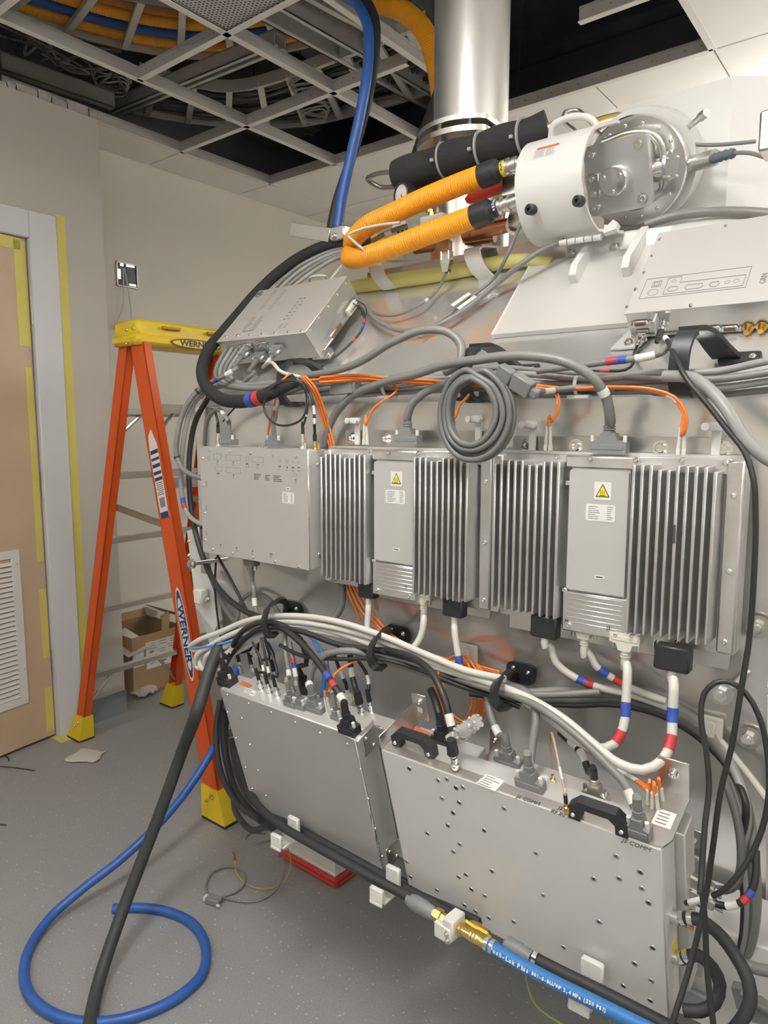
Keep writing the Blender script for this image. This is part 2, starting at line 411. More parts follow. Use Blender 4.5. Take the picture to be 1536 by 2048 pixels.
for x, y0, y1 in ((-3.12, YJ-.3, 2.93), (-2.62, .64, 2.93), (-2.08, .64, 2.93), (-1.66, 1.20, 2.86), (-.75, 1.2, 2.93)): tbar(ceil, (x, y0, ZC), (x, y1, ZC), holes=False)
for y_, x0, x1 in ((1.20, -3.12, -2.08), (1.20, -2.08, -.75), (1.76, -2.62, -2.08), (1.76, -2.08, -1.66), (2.32, -3.12, -2.62), (2.32, -2.62, -2.08), (2.32, -2.08, -1.70), (2.93, -3.12, -.75), (2.46, -1.07, -.75)): tbar(ceil, (x0, y_, ZC), (x1, y_, ZC))
# channel trim that stands up around the remaining tiles
for p, q in (((-3.12, 1.76, ZC+.002), (-3.12, 2.93, ZC+.002)), ((-3.12, 2.93, ZC+.002), (-.75, 2.93, ZC+.002))): pass
# perforated panel
pf = thing('perforated_panel', 'perforated metal ceiling panel at the top edge of the photo', 'ceiling panel', ((-2.08-1.66)/2, 1.48, ZC+.004))
B().box((0, 0, .006), (.40, .55, .004)).build('sheet', mat('perf_sheet', (.55, .55, .56), .5, .4, .02, 5), pf)
hb = B()
for i in range(30):
    for j in range(38):
        x = -.19+i*.0131; y_ = -.262+j*.0142+(.0071 if i % 2 else 0)
        hb.cyl((x, y_, .0033), (x, y_, .0041), .0041, n=6)
hb.build('perforation', mat('perf_hole', (.12, .12, .13), .8), pf, kind='stuff')
B().ring((0, 0, 0), (0, 0, .004), .01, .009, 8)
# unseen light panels, lowered from the tiles to brighten the ceiling
for (x, y_, lw, ll, st, lab) in LIGHT_SPOTS:
    t = thing('unseen_light', lab, 'light', (x, y_, ZC-.24), group='unseen light panels hung low to brighten the ceiling')
    for hx_ in (-.4, .4): B().cyl((0, hx_, .03), (0, hx_, .24), .006, n=8).build('hanger_rod', PLATED, t)  # rods invented for the lowered panels
    fr = B(); 
    for sx, sy, dx, dy in ((-1, 0, .02, ll), (1, 0, .02, ll), (0, -1, lw, .02), (0, 1, lw, .02)): fr.box((sx*(lw/2-.01), sy*(ll/2-.01), .015), (dx, dy, .03))
    fr.build('frame', WPAINT, t)
    B().box((0, 0, .018), (lw-.03, ll-.03, .07), b=.01).build('diffuser', mat('lamp_%d' % int(st*10+x*100), (1, .98, .945), .5, emit=st), t)
# ---- door, frame and tape
tr = B()
tr.box((XL-.03, 1.475, 1.1), (.10, .115, 2.2), b=.004); tr.box((XL-.03, .96, 2.145), (.10, .92, .11), b=.004); tr.box((XL-.03, .44, 1.1), (.10, .115, 2.2), b=.004)
tr.box((XL-.075, 1.41, 1.05), (.03, .03, 2.1)); 
tr.build('trim_1', WALLW, label='white painted steel door frame', kind='structure')
ma = R(7)
DM = frame((XL-.004, 1.412, .012), (math.sin(ma), -math.cos(ma), 0), (0, 0, 1))   # local x: hinge -> free edge, y up, z: n = u x v
door = thing('door_1', 'light wood veneer door with white louvre panel and yellow tape, standing slightly open', None, M=DM, kind='structure')
nsg = 1 if DM[0][2] > 0 else -1      # side of the room
B().box((.45, 1.038, -nsg*.022), (.9, 2.075, .044), b=.001).build('leaf', WOOD, door)
lp0 = loc(DM, 37, 1098, nsg*.002); lp1 = loc(DM, 37, 1412, nsg*.002)
lx0 = lp0.x; ly1 = lp0.y; ly0 = lp1.y
lv = B(); lwid = .42
for yy0, yy1 in ((ly0, ly0+.035), (ly1-.035, ly1)): lv.box((lx0+lwid/2, (yy0+yy1)/2, nsg*.004), (lwid, yy1-yy0, .008), b=.002)
for xx in (lx0+.018, lx0+lwid-.018): lv.box((xx, (ly0+ly1)/2, nsg*.004), (.036, ly1-ly0-.06, .008), b=.002)
lpn = lv.build('louvre_frame', WPAINT, door)
k = int((ly1-ly0-.07)/.0205)
for i in range(k):
    yy = ly0+.045+i*.0205
    inst('slat', 'slat', lambda: B().box((0, 0, 0), (lwid-.07, .021, .002)), WPAINT, lpn, T(lx0+lwid/2, yy, nsg*.003) @ Matrix.Rotation(nsg*R(-40), 4, 'X'))
screws(lpn, [(lx0+.012, ly0+.012, nsg*.008), (lx0+.012, ly1-.06, nsg*.008), (lx0+.012, ly0+.15, nsg*.008)], .004, (0, 0, nsg), PLATED)
tp = B()
tp.box((.028, 1.86, nsg*.0008), (.05, .41, .0012)); tp.box((.02, 1.17, nsg*.0008), (.028, .80, .0012)); tp.box((.02, .50, nsg*.0008), (.03, .30, .0012)); tp.box((.02, .12, nsg*.0008), (.036, .20, .0012)); tp.box((.45, 2.05, nsg*.0008), (.85, .045, .0012))
tp.build('tape_strip', TAPE_Y, door)
for z in (.32, 1.09, 1.80):
    hg = B()
    for kk in range(5): hg.cyl((-.008, z-.056+kk*.0225, nsg*.006), (-.008, z-.056+kk*.0225+.0215, nsg*.006), .0075, n=10)
    hg.build('hinge', mat('hinge_steel', (.45, .43, .40), .45, .6), door)
tw = B(); tw.box((XL+.021, 1.555, 1.1), (.0015, .045, 2.22)); tw.box((XL+.03, 1.47, .0008), (.14, .15, .0012)); tw.build('tape_strip', TAPE_Y, wl_o, ang=30).matrix_world = T(-.02, 0, 0)
# ---- electrical wall box
EM = frame(atX(253, 551, XF+.001), (0, 1, 0), (0, 0, 1))
eb = thing('wall_outlet_box', 'open square metal electrical box in the cream wall with two loose cables', 'electrical box', M=EM)
e_ = B()
for dx, dy, sx, sy in ((-.058, 0, .006, .122), (.058, 0, .006, .122), (0, -.058, .122, .006), (0, .058, .122, .006)): e_.box((dx, dy, .004), (sx, sy, .012), b=.001)
e_.build('rim', mat('rim_metal', (.5, .49, .47), .4, .8, .2, 60), eb)
B().box((0, 0, .0005), (.114, .114, .001)).build('back_plate', mat('box_inside', (.09, .10, .11), .5, .6, .3, 30), eb)
e_ = B(); e_.box((-.045, .0, .003), (.018, .05, .006)); e_.box((.02, .05, .004), (.05, .012, .008)); e_.box((.03, -.045, .003), (.04, .01, .006)); e_.box((-.03, .048, .004), (.02, .014, .01)); e_.build('box_hardware', PLATED, eb, kind='stuff')
for pts in ([(246, 537), (247, 575), (245, 615), (232, 652)], [(249, 537), (255, 570), (262, 620), (262, 668), (263, 700)]):
    w3 = [EM.inverted() @ atX(x, y_, XF+.012+.012*math.sin(i*.9)) for i, (x, y_) in enumerate(pts)]
    B().tube(spline(w3), .0032, 8).build('loose_cable', WHITE_CABLE, eb)
q = EM.inverted() @ atX(231, 654, XF+.02); B().cyl(q+V((0, .008, 0)), q-V((.004, .012, 0)), .006, n=8).build('cable_plug', BRASS, eb)
# ================================================================== STEP LADDER
LZ = 1.725
lad = thing('step_ladder', 'orange fibreglass step ladder with yellow top cap standing by the wall', 'ladder', (-2.33, 1.70, 0))
Lo = V((-2.33, 1.70, 0))
def lrel(p): return V(p)-Lo
cap = B(); cap.box(lrel((-2.33, 1.70, LZ-.032)), (.155, .47, .065), b=.012); cap.box(lrel((-2.33, 1.70, LZ-.07)), (.175, .485, .04), b=.012)
capo = cap.build('top_cap', YELLOW, lad)
cb = B()
for yy_ in (1.60, 1.80): B().box(lrel((-2.245, yy_, LZ-.022)), (.016, .075, .009)).build('tool_slot', mat('slot_orange', (.42, .20, .01), .5), capo)
screws(capo, [lrel((x, 1.458, z)) for x, z in ((-2.395, LZ-.085), (-2.315, LZ-.085), (-2.275, LZ-.083))]+[lrel((x, 1.465, z)) for x, z in ((-2.32, LZ-.035), (-2.28, LZ-.032))], .006, (0, -1, 0), PLATED, 'rivet')
def channel(p0, p1, wx, wy, side):
    # C-channel rail from p0 (bottom) to p1 (top): web faces outward (side = -1 -> -Y), flanges to the inside
    p0 = lrel(p0); p1 = lrel(p1); d = (p1-p0).normalized(); u = V((1, 0, 0)); u = (u-d*u.dot(d)).normalized(); yv = d.cross(u)
    M = Matrix((u, yv, d)).transposed().to_4x4(); M.translation = (p0+p1)/2; L_ = (p1-p0).length
    b = B(); s = side if yv.y > 0 else -side
    b.box((0, s*(wy/2-.0025), 0), (wx, .005, L_), M, .001)
    for q in (-1, 1): b.box((q*(wx/2-.0025), 0, 0), (.005, wy, L_), M, .001)
    return b, M, s, L_
F1, F2, K1, K2 = V((-1.85, 1.44, .03)), V((-1.85, 1.97, .03)), V((-2.815, 1.475, .03)), V((-2.815, 1.94, .03))
rails = []
for (p0, top, wx, side) in ((F1, V((-2.285, 1.495, LZ-.08)), .078, -1), (F2, V((-2.285, 1.905, LZ-.08)), .078, 1), (K1, V((-2.375, 1.50, LZ-.08)), .056, -1), (K2, V((-2.375, 1.90, LZ-.08)), .056, 1)):
    b, M, s, L_ = channel(p0, top, wx, .034, side); o = b.build('rail', ORANGE_P, lad); rails.append((o, M, s, L_, p0, top))
    # foot
    fb = B(); q0 = lrel(p0); dd = (lrel(top)-q0).normalized(); sx = 1 if p0.x > -2.3 else -1
    def ring8(c, hx, hy): return [c+V((-hx, -hy, 0)), c+V((hx, -hy, 0)), c+V((hx, hy, 0)), c+V((-hx, hy, 0))]
    wid = wx*.5+.006
    low = ring8(V((q0.x+sx*.012, q0.y, .008)), wid+.016, .034); hi = ring8(q0+dd*.085, wid, .024)
    fb.add(low+hi, [(3, 2, 1, 0), (4, 5, 6, 7), (0, 1, 5, 4), (1, 2, 6, 5), (2, 3, 7, 6), (3, 0, 4, 7)]); fo = fb.build('foot', YELLOW, lad)
    B().box((q0.x+sx*.012, q0.y, .005), (2*wid+.034, .07, .01), b=.002).build('tread_pad', BLACK_RUB, fo)
    screws(fo, [q0+dd*.05+V((k*.015, -side*-.03 if side < 0 else .03, k*.01)) for k in (-1, 1)], .006, (0, side, 0), PLATED, 'rivet')
def on_rail(r, z):
    a, t = r[4], r[5]; k = (z-a.z)/(t.z-a.z); return a.lerp(t, k)
for i, z in enumerate((.285, .575, .865, 1.155, 1.42)):
    a, b_ = on_rail(rails[0], z), on_rail(rails[1], z); c = lrel((a+b_)/2); wd = (b_-a).y-.03
    s_ = B(); s_.box(c, (.078, wd, .004)); s_.box(c+V((.038, 0, -.014)), (.004, wd, .03)); s_.box(c+V((-.038, 0, -.014)), (.004, wd, .03))
    for k in range(5): s_.box(c+V((-.028+k*.014, 0, .003)), (.004, wd, .003))
    so = s_.build('step', ALU, lad)
    screws(so, [c+V((dx, -wd/2-.018, -.01)) for dx in (-.02, .02)], .006, (0, -1, 0), PLATED, 'rivet')
for i, z in enumerate((.30, .60, .90, 1.165, 1.41)):
    a, b_ = on_rail(rails[2], z), on_rail(rails[3], z); c = lrel((a+b_)/2); wd = (b_-a).y-.02
    s_ = B(); s_.box(c, (.03, wd, .003)); s_.box(c+V((-.013, 0, -.014)), (.003, wd, .028)); s_.box(c+V((.013, 0, -.010)), (.003, wd, .02)); s_.build('rear_rung', ALU, lad)
for (ra, rb, z, zd, fy) in ((2, 3, .30, .14, 1), (3, 2, .30, .14, 1), (2, 3, 1.41, 1.30, .6), (0, 1, 1.42, 1.31, 1)):
    a = on_rail(rails[ra], zd); b_ = on_rail(rails[rb], z); a2 = on_rail(rails[ra], z); m_ = a2.lerp(b_, .28)
    B().tube([lrel(a), lrel(m_)], .008, 8).build('diagonal_brace', ALU, lad)
for s_, (ra, rb) in ((1, (0, 2)), (-1, (1, 3))):
    a = on_rail(rails[ra], .98); b_ = on_rail(rails[rb], 1.03); mid = (a+b_)/2+V((0, s_*.02, .0))
    off = V((0, s_*.022, 0)); sp = B()
    for p, q in ((a+off, mid), (mid, b_+off)):
        p = lrel(p); q = lrel(q); d = (q-p); M = frame((p+q)/2, d, (0, 0, 1)); sp.box((0, 0, 0), (d.length, .026, .004), M)
    so = sp.build('spreader', mat('spreader_steel', (.36, .32, .27), .45, .8, .1, 20), lad)
c_ = lrel(on_rail(rails[1], 1.33)); gy_ = B(); gy_.box(c_+V((-.01, 0, 0)), (.10, .06, .075), b=.008); gyo = gy_.build('rail_guard', YELLOW, lad); screws(gyo, [c_+V((.035, -.031, .01)), c_+V((-.03, -.031, -.01))], .006, (0, -1, 0), PLATED, 'rivet')
# rail stickers and the oval name plates
fr_o, fM, fs, fL, fp0, ftop = rails[0]
def railframe(z, dx=0):
    c = lrel(on_rail(rails[0], z)); d = (lrel(ftop)-lrel(fp0)).normalized(); n = V((0, -1, 0)); n = (n-d*n.dot(d)).normalized()
    c = c+n*.0178; return c, d, n
c, d, n = railframe(.625); u = d.cross(n)
Mo = Matrix((-d, n.cross(-d), n)).transposed().to_4x4(); Mo.translation = c
def ellipse(a, b_, n_=32): return [(a*math.cos(2*math.pi*i/n_), b_*math.sin(2*math.pi*i/n_)) for i in range(n_)]
pl = B().prism(ellipse(.165, .026), 0, .0008, Mo).build('name_plate', PAPER, fr_o)
B().prism(ellipse(.155, .0225), .0008, .0011, Mo).build('oval_ring', mat('navy_print', (.02, .04, .14), .5), pl)
B().prism(ellipse(.128, .0185), .0011, .0014, Mo).build('oval_field', PAPER, pl)
text_mesh('WERNER', .044, Mo @ T(0, 0, .0016), 'lettering', mat('navy_print', (.02, .04, .14)), pl, bold=.0012, xs=1.15)
c, d, n = railframe(1.16)
Ms = Matrix((d.cross(n)*-1, d, n)).transposed().to_4x4(); 
if Ms.to_3x3().determinant() < 0: Ms = Matrix((d.cross(n), d, n)).transposed().to_4x4()
Ms.translation = c
stk = B().prism([(-.024, -.14), (.024, -.14), (.024, .12), (.002, .18), (-.02, .16), (-.026, .10)], 0, .0007, Ms).build('warning_sticker', PAPER, fr_o)
nb = B()
for yy, hh in ((-.13, .022), (.098, .014), (.072, .010), (.048, .013), (.022, .012), (.0, .012)): nb.box((0, yy, .0009), (.046, hh, .0004), Ms)
for i in range(12): nb.box((0, -.055-i*.0022 if False else -.075+random.uniform(-.02, .02), .0009), (.0, .0, .0), Ms) if False else None
for i in range(9): nb.box((-.014+i*.0035, -.085, .0009), (.0018, .034, .0004), Ms)
for i in range(7): nb.box((random.uniform(-.004, .004), -.014-i*.007, .0009), (.036, .0022, .0004), Ms)
nb.build('sticker_print', mat('navy_print', (.02, .04, .14)), stk)
# oval on the top cap (faces +X)
Mc = frame(lrel((-2.242, 1.71, LZ-.071)), (0, 1, 0), (0, 0, 1))
cp = B().prism(ellipse(.12, .0185), 0, .0008, Mc).build('oval_ring', PRINT, capo)
B().prism(ellipse(.108, .0145), .0008, .0012, Mc).build('oval_field', YELLOW, capo)
text_mesh('WERNER', .03, Mc @ T(0, 0, .0014), 'lettering', PRINT, capo, bold=.0009, xs=1.25)
# ================================================================== CARDBOARD BOX AND FLOOR SCRAPS
cbx = thing('cardboard_box', 'open brown cardboard box with white shipping labels by the wall', 'box', (-3.22, 2.03, 0))
W_, D_, H_ = .33, .30, .30
p_ = B()
for c_, s_ in (((.165, 0, H_/2), (.005, D_, H_)), ((-.165, 0, H_/2), (.005, D_, H_)), ((0, -.15, H_/2), (W_, .005, H_)), ((0, .15, H_/2), (W_, .005, H_)), ((0, 0, .003), (W_, D_, .005))): p_.box(c_, s_)
p_.build('carton', CARD, cbx)
for c_, s_, rx, ry in (((-.19, 0, H_+.05), (.12, D_, .004), 0, 60), ((0, .20, H_+.03), (W_, .11, .004), -30, 0)):
    o = B().box((0, 0, 0), s_).build('flap', CARD, cbx); o.location = c_; o.rotation_euler = (R(rx), R(ry), 0)
o = B().box((.02, -.06, H_-.02), (.25, .14, .004)).build('packing_sheet', PAPER, cbx); o.rotation_euler = (R(12), R(10), 0)
o = B().ribbon(spline([(.15, .04, H_-.06), (.14, .06, H_), (.12, .08, H_+.05), (.09, .09, H_+.06)]), (0, .05, .02), .004).build('torn_flap', CARD, cbx)
for dy, dz, w2, h2, nlines in ((.02, .19, .19, .14, 9), (-.118, .19, .06, .085, 7)):
    lb = B().box((.1682, dy, dz), (.001, w2, h2)).build('shipping_label', PAPER, cbx)
    pr = B()
    for i in range(nlines):
        zz = dz+h2*.42-i*h2*.84/nlines
        for s0 in (-1, 0, 1):
            if random.random() < .8: pr.box((.1689, dy+s0*w2*.30+random.uniform(-.005, .005), zz), (.0004, w2*random.uniform(.1, .26), h2*.022))
    pr.box((.1689, dy-w2*.33, dz+h2*.1), (.0004, w2*.12, h2*.06)); pr.box((.1689, dy+w2*.05, dz-h2*.33), (.0004, w2*.12, h2*.04))
    pr.build('label_print', GPRINT, lb, kind='stuff')
def crumple(name, label, cat, c, sx, sy, h, m, rot=0, seed=1, group=None):
    rnd = random.Random(seed); n = 9; vs = []; fs = []
    for i in range(n):
        for j in range(n):
            u = i/(n-1)-.5; v = j/(n-1)-.5; e = 1-max(abs(u), abs(v))*1.2
            vs.append((u*sx*(1+.12*math.sin(v*7+seed)), v*sy*(1+.12*math.sin(u*6+seed)), .003+max(0, h*(.25+.75*rnd.random())*(.35+e))))
    for i in range(n-1):
        for j in range(n-1): fs.append((i*n+j, (i+1)*n+j, (i+1)*n+j+1, i*n+j+1))
    b = B(); b.add(vs, fs); o = b.build(name, m, None, label=label, cat=cat, group=group, ang=60); o.location = c; o.rotation_euler = (0, 0, rot)
    s = o.modifiers.new('solid', 'SOLIDIFY'); s.thickness = .0012
    return o
SCRAP = mat('pale_scrap', (.55, .53, .49), .5, 0, .08, 12, .3)
crumple('plastic_scrap', 'small pale sheet of packing plastic lying flat on the floor near the ladder', 'plastic scrap', atZ(172, 1513, 0), .13, .11, .006, SCRAP, .5, 3)
crumple('plastic_bag', 'crumpled clear plastic bag on the floor at the foot of the cardboard box', 'plastic bag', atZ(290, 1383, 0)+V((.03, -.02, 0)), .10, .13, .035, SCRAP, .2, 8)
for (a, b_, lab) in (((0, 1533), (70, 1541), 'black cable tie lying on the floor below the door'), ((0, 1650), (12, 1651), 'short black cable tie end on the floor at the left photo edge'), ((10, 1512), (18, 1522), 'tiny black cable tie scrap at the foot of the door')):
    p = atZ(*a, .003); q = atZ(*b_, .003); d = (q-p)
    B().ribbon(spline([p-d*.3 if a[0] == 0 else p, p.lerp(q, .5)+V((.004, .004, .001)), q]), V((d.y, -d.x, 0)).normalized()*.005, .0014).build('cable_tie', BLACK_CABLE, None, label=lab, cat='cable tie', group='cable ties on the floor')
# ================================================================== MAGNET BODY
XM0, XM1 = -1.68, 1.05
mag = thing('magnet', 'large steel clad scanner magnet carrying boxes and cables', 'scanner', (-.3, 1.7, 0))
mo = V((-.3, 1.7, 0))
prof = [(1.27, .915), (1.27, 1.40), (1.605, 1.735), (1.66, 1.76), (2.6, 1.76), (2.95, 1.4), (2.95, .8), (2.6, .25), (1.62, .25), (1.44, .40)]
bm_ = B(); n = len(prof)
vs = [V((XM0, y, z))-mo for y, z in prof]+[V((XM1, y, z))-mo for y, z in prof]
fs = [(i, (i+1) % n, n+(i+1) % n, n+i) for i in range(n)]+[tuple(range(n))[::-1], tuple(range(n, 2*n))]
bm_.add(vs, [f[::-1] for f in fs]); bm_.build('shell', STEELH, mag, ang=20)
for nm_, z0_, z1_, y0_, y1_ in (('side_panel', .922, 1.395, 1.2675, 1.2675), ('lower_side_panel', .42, .905, 1.4305, 1.2725)):
    pp = [V((-.185, y0_, z0_))-mo, V((XM1-.01, y0_, z0_))-mo, V((XM1-.01, y1_, z1_))-mo, V((-.185, y1_, z1_))-mo]
    d_ = V((0, -.004, -.001)); b_ = B(); b_.add(pp+[p+d_ for p in pp], [(4, 5, 6, 7), (0, 1, 5, 4), (1, 2, 6, 5), (2, 3, 7, 6), (3, 0, 4, 7), (3, 2, 1, 0)]); b_.build(nm_, WPAINT, mag)
fb = B()
for x in (-1.2, .7): B().box(V((x, 2.45, .125))-mo, (.25, .6, .25), b=.01).build('support_foot', STEEL, mag)
# ================================================================== helpers for electronics
def vframe(x, Y, z): return frame((x, Y, z), (1, 0, 0), (0, 0, 1))      # local x right, y up, z toward the viewer
def rrect(w, h, r, n=4):
    out = []
    for cx, cy, a0 in ((w/2-r, h/2-r, 0), (-w/2+r, h/2-r, 90), (-w/2+r, -h/2+r, 180), (w/2-r, -h/2+r, 270)):
        for i in range(n+1): a = R(a0+90*i/n); out.append((cx+r*math.cos(a), cy+r*math.sin(a)))
    return out
def plate(name, m, parent, c, w, h, t, r=.004, M=None):
    Mx = T(*c) if M is None else M @ T(*c)
    return B().prism(rrect(w, h, r), 0, t, Mx).build(name, m, parent)
def printlines(parent, x0, y0, x1, y1, z, n, m=None, seed=0, fill=.8, th=.45, cols=1, M=None):
    rnd = random.Random(seed); b = B(); dy = (y1-y0)/n; cw = (x1-x0)/cols
    for i in range(n):
        for c in range(cols):
            l = cw*fill*rnd.uniform(.55, 1); xa = x0+c*cw+cw*(1-fill)/2; k = xa
            while k < xa+l-1e-4:
                wl_ = min(rnd.uniform(.10, .3)*cw, xa+l-k); b.box((k+wl_/2, y0+(i+.5)*dy, z), (max(wl_*.86, 2e-4), abs(dy)*th, .0003), M); k += wl_
    return b.build('printed_lines', m or GPRINT, parent, kind='stuff')
def outline_rect(parent, x0, y0, x1, y1, z, t=.0007, m=None, M=None):
    b = B(); cx, cy = (x0+x1)/2, (y0+y1)/2
    b.prism([(x0, y0), (x1, y0), (x1, y0+t), (x0, y0+t)], z, z+.0003, M); b.prism([(x0, y1-t), (x1, y1-t), (x1, y1), (x0, y1)], z, z+.0003, M)
    b.prism([(x0, y0), (x0+t, y0), (x0+t, y1), (x0, y1)], z, z+.0003, M); b.prism([(x1-t, y0), (x1, y0), (x1, y1), (x1-t, y1)], z, z+.0003, M)
    return b.build('printed_outline', m or GPRINT, parent, kind='stuff')
def outline_ring(parent, x, y, z, r, m=None): return B().ring((x, y, z), (x, y, z+.0003), r, r-.0008, 18).build('printed_outline', m or GPRINT, parent)
def label_sheet(parent, x, y, z, w, h, rows=6, seed=1, name='label', m=None):
    l = plate(name, m or PAPER, parent, (x, y, z), w, h, .0005, min(.003, h*.2))
    if rows: printlines(l, x-w*.46, y-h*.42, x+w*.1, y+h*.42, z+.0006, rows, seed=seed, th=.35); printlines(l, x+w*.2, y-h*.42, x+w*.46, y+h*.42, z+.0006, rows, seed=seed+1, th=.35)
    return l
def connector(parent, M, w=.05, h=.03, t=.016, m=None, tail=.014, tw=None, thumb=True, name='connector', tm=None):
    """hood: mating edge at y=0, cable leaves at +y; z = thickness"""
    m = m or GPLASTIC; tw = tw or t*.55
    b = B(); b.prism([(-w/2, 0), (w/2, 0), (w/2, h*.52), (w*.27, h*.62), (w*.20, h), (-w*.20, h), (-w*.27, h*.62), (-w/2, h*.52)], -t/2, t/2, M)
    b.box((0, h*.28, 0), (w*.86, h*.3, t*1.12), M, .001)
    o = b.build(name, m, parent)
    s = B()
    for k in range(3): s.lathe([(tw*1.15, 0), (tw*1.15, tail*.2), (tw*.92, tail*.24), (tw*.92, tail*.32)], M @ V((0, h+k*tail*.33, 0)), (M.to_3x3() @ V((0, 1, 0))), 12)
    s.build('strain_relief', m, o)
    if thumb:
        for q in (-1, 1):
            c = B(); c.cyl(M @ V((q*(w/2-.0045), h*.45, t*.1)), M @ V((q*(w/2-.0045), h*.45+.014, t*.1)), .0036, n=8); c.build('thumbscrew', tm or WPLASTIC, o)
    return o
def cable(label, pts, r, m, cat='cable', name='cable', bands=(), tags=(), group=None, n=10, step=.012, ties=(), closed=False, rr=None):
    path = spline([P3(p) for p in pts], step, closed)
    o = B().tube(path, r, n, closed).build(name, m, None, label=label, cat=cat, group=group)
    for (px_, py_, bm2, L_) in bands:
        s = near(path, (px_, py_)); B().tube(sub(path, s-L_/2, s+L_/2), r*1.10, n).build('tape_band', bm2, o)
    for (px_, py_, L_) in tags:
        s = near(path, (px_, py_)); t = B().tube(sub(path, s-L_/2, s+L_/2), r*1.12, n).build('cable_tag', PAPER, o)
    for (px_, py_) in ties:
        s = near(path, (px_, py_)); B().tube(sub(path, s-.003, s+.003, 3), r*1.25, n).build('zip_tie', BLACK_CABLE, o)
    o_path[o.name] = path
    return o
o_path = {}
def endframe(path, at_end=True, zdir=(0, -1, 0)):
    # frame at a cable end with +y pointing into the cable
    p, q = (path[-1], path[-2]) if at_end else (path[0], path[1])
    y = (q-p).normalized(); z = V(zdir); z = (z-y*z.dot(y)).normalized(); x = y.cross(z)
    M = Matrix((x, y, z)).transposed().to_4x4(); M.translation = p; return M
def plug(o, at_end=True, zdir=(0, -1, 0), back=0.0, **k):
    M = endframe(o_path[o.name], at_end, zdir) @ T(0, -(k.get('h', .03)+k.get('tail', .014))-back, 0); return connector(o, M, **k)
# ================================================================== AMPLIFIERS WITH COOLING FINS
def fin_bm(h=.281): return B().box((0, 0, .0275), (.0054, h, .055), b=.0014)
def amp(cx, lab, seed):
    M = vframe(cx, 1.208, 1.14); a = thing('amplifier', lab, 'amplifier', M=M, group='finned amplifiers on the magnet')
    b = B(); b.prism(rrect(.442, .322, .008), -.03, 0, T(-.001, .001, 0)); bo = b.build('base_plate', CASTALU, a)
    c = B(); c.box((.0, .145, .006), (.40, .026, .012), b=.002); c.box((-.208, 0, .010), (.022, .31, .020), b=.003); c.box((.206, 0, .008), (.026, .31, .016), b=.003); c.box((-.003, -.122, .018), (.118, .075, .036), b=.003); c.box((-.003, .146, .016), (.125, .022, .034), b=.003)
    c.box((-.003, .025, .015), (.105, .24, .03), b=.002); c.build('casting', CASTALU, a)
    xs = [-.195+.014*k for k in range(10)]+[.062+.0138*k for k in range(10)]
    for k, x in enumerate(xs):
        short = (k % 10) in (0, 5, 6) if k < 10 else (k-10) in (3, 4, 9)
        hgt = .274 if short else .283
        M2 = T(x, (.0045 if not short else .002), 0)
        inst('fin', 'fin%d' % short, lambda: fin_bm(.274 if short else .283), CASTALU, a, M2)
    cov = plate('cover_plate', DPLATE, a, (-.0025, .026, .034), .104, .214, .0045, .005)
    lb = plate('hot_surface_label', PAPER, cov, (.006, .098, .0386), .030, .031, .0005, .003)
    tri = B().prism([(-.0125, -.0105), (.0125, -.0105), (0, .0125)], 0, .0004, T(.006, .098, .0391)).build('warning_triangle', PRINT, lb)
    B().prism([(-.0098, -.0088), (.0098, -.0088), (0, .0095)], .0004, .0008, T(.006, .098, .0391)).build('triangle_field', WARN_Y, lb)
    wv = B()
    for q in (-1, 0, 1): wv.tube([(.006+q*.003+.0007*math.sin(i*1.3), .0925+i*.0014, .0401) for i in range(6)], .00045, 5)
    wv.box((.006, .0908, .0401), (.009, .0011, .0006)); wv.build('heat_symbol', PRINT, lb, kind='stuff')
    label_sheet(cov, .003, .060, .0386, .052, .029, 7, seed, 'data_label'); label_sheet(cov, .006, -.052, .0386, .018, .0065, 0, seed, 'small_label')
    B().box((.006, -.052, .0393), (.012, .002, .0003)).build('printed_lines', PRINT, cov)
    for k in range(7): inst('casting_rib', 'crib', lambda: B().box((0, 0, 0), (.10, .0022, .004), b=.001), CASTALU, a, T(-.003, -.090-k*.0085, .0348))
    for yy in (.108, -.085): inst('clip_tab', 'ctab', lambda: B().box((0, 0, 0), (.010, .008, .03), b=.001), CASTALU, a, T(-.058, yy, .022))
    screws(a, [(-.185, .153, .0), (-.09, .153, .012), (-.02, .152, .034), (.058, .152, .034), (.125, .153, .012), (.19, .152, .012), (.206, .10, .016), (.206, -.02, .016), (.206, -.135, .016), (-.208, -.14, .02), (-.208, .12, .02), (-.208, -.01, .02), (-.048, -.148, .036), (.038, -.150, .036), (.13, -.152, 0)], .0048, m=CHROME)
    return a, M
a1, A1M = amp(-.445-.4415, 'finned aluminium amplifier beside the flat grey control box', 3)
a2, A2M = amp(-.445, 'finned aluminium amplifier at the right end of the row', 9)
for M, t_, xx in ((A2M, 'J4', 1133), (A2M, 'J3', 1217)):
    p = loc(M, xx, 1241 if t_ == 'J4' else 1256, .037); text_mesh(t_, .009, T(p.x, p.y, .0372), 'lettering', PRINT, a2)
p = loc(A1M, 812, 1175, .037); text_mesh('J2', .009, T(p.x, p.y, .0372), 'lettering', PRINT, a1)
mk = loc(A2M, 1362, 1070, .056); o = B().box((.062+.0138*5, mk.y, .0556), (.0035, .03, .0006)).build('pen_mark', PRINT, a2)
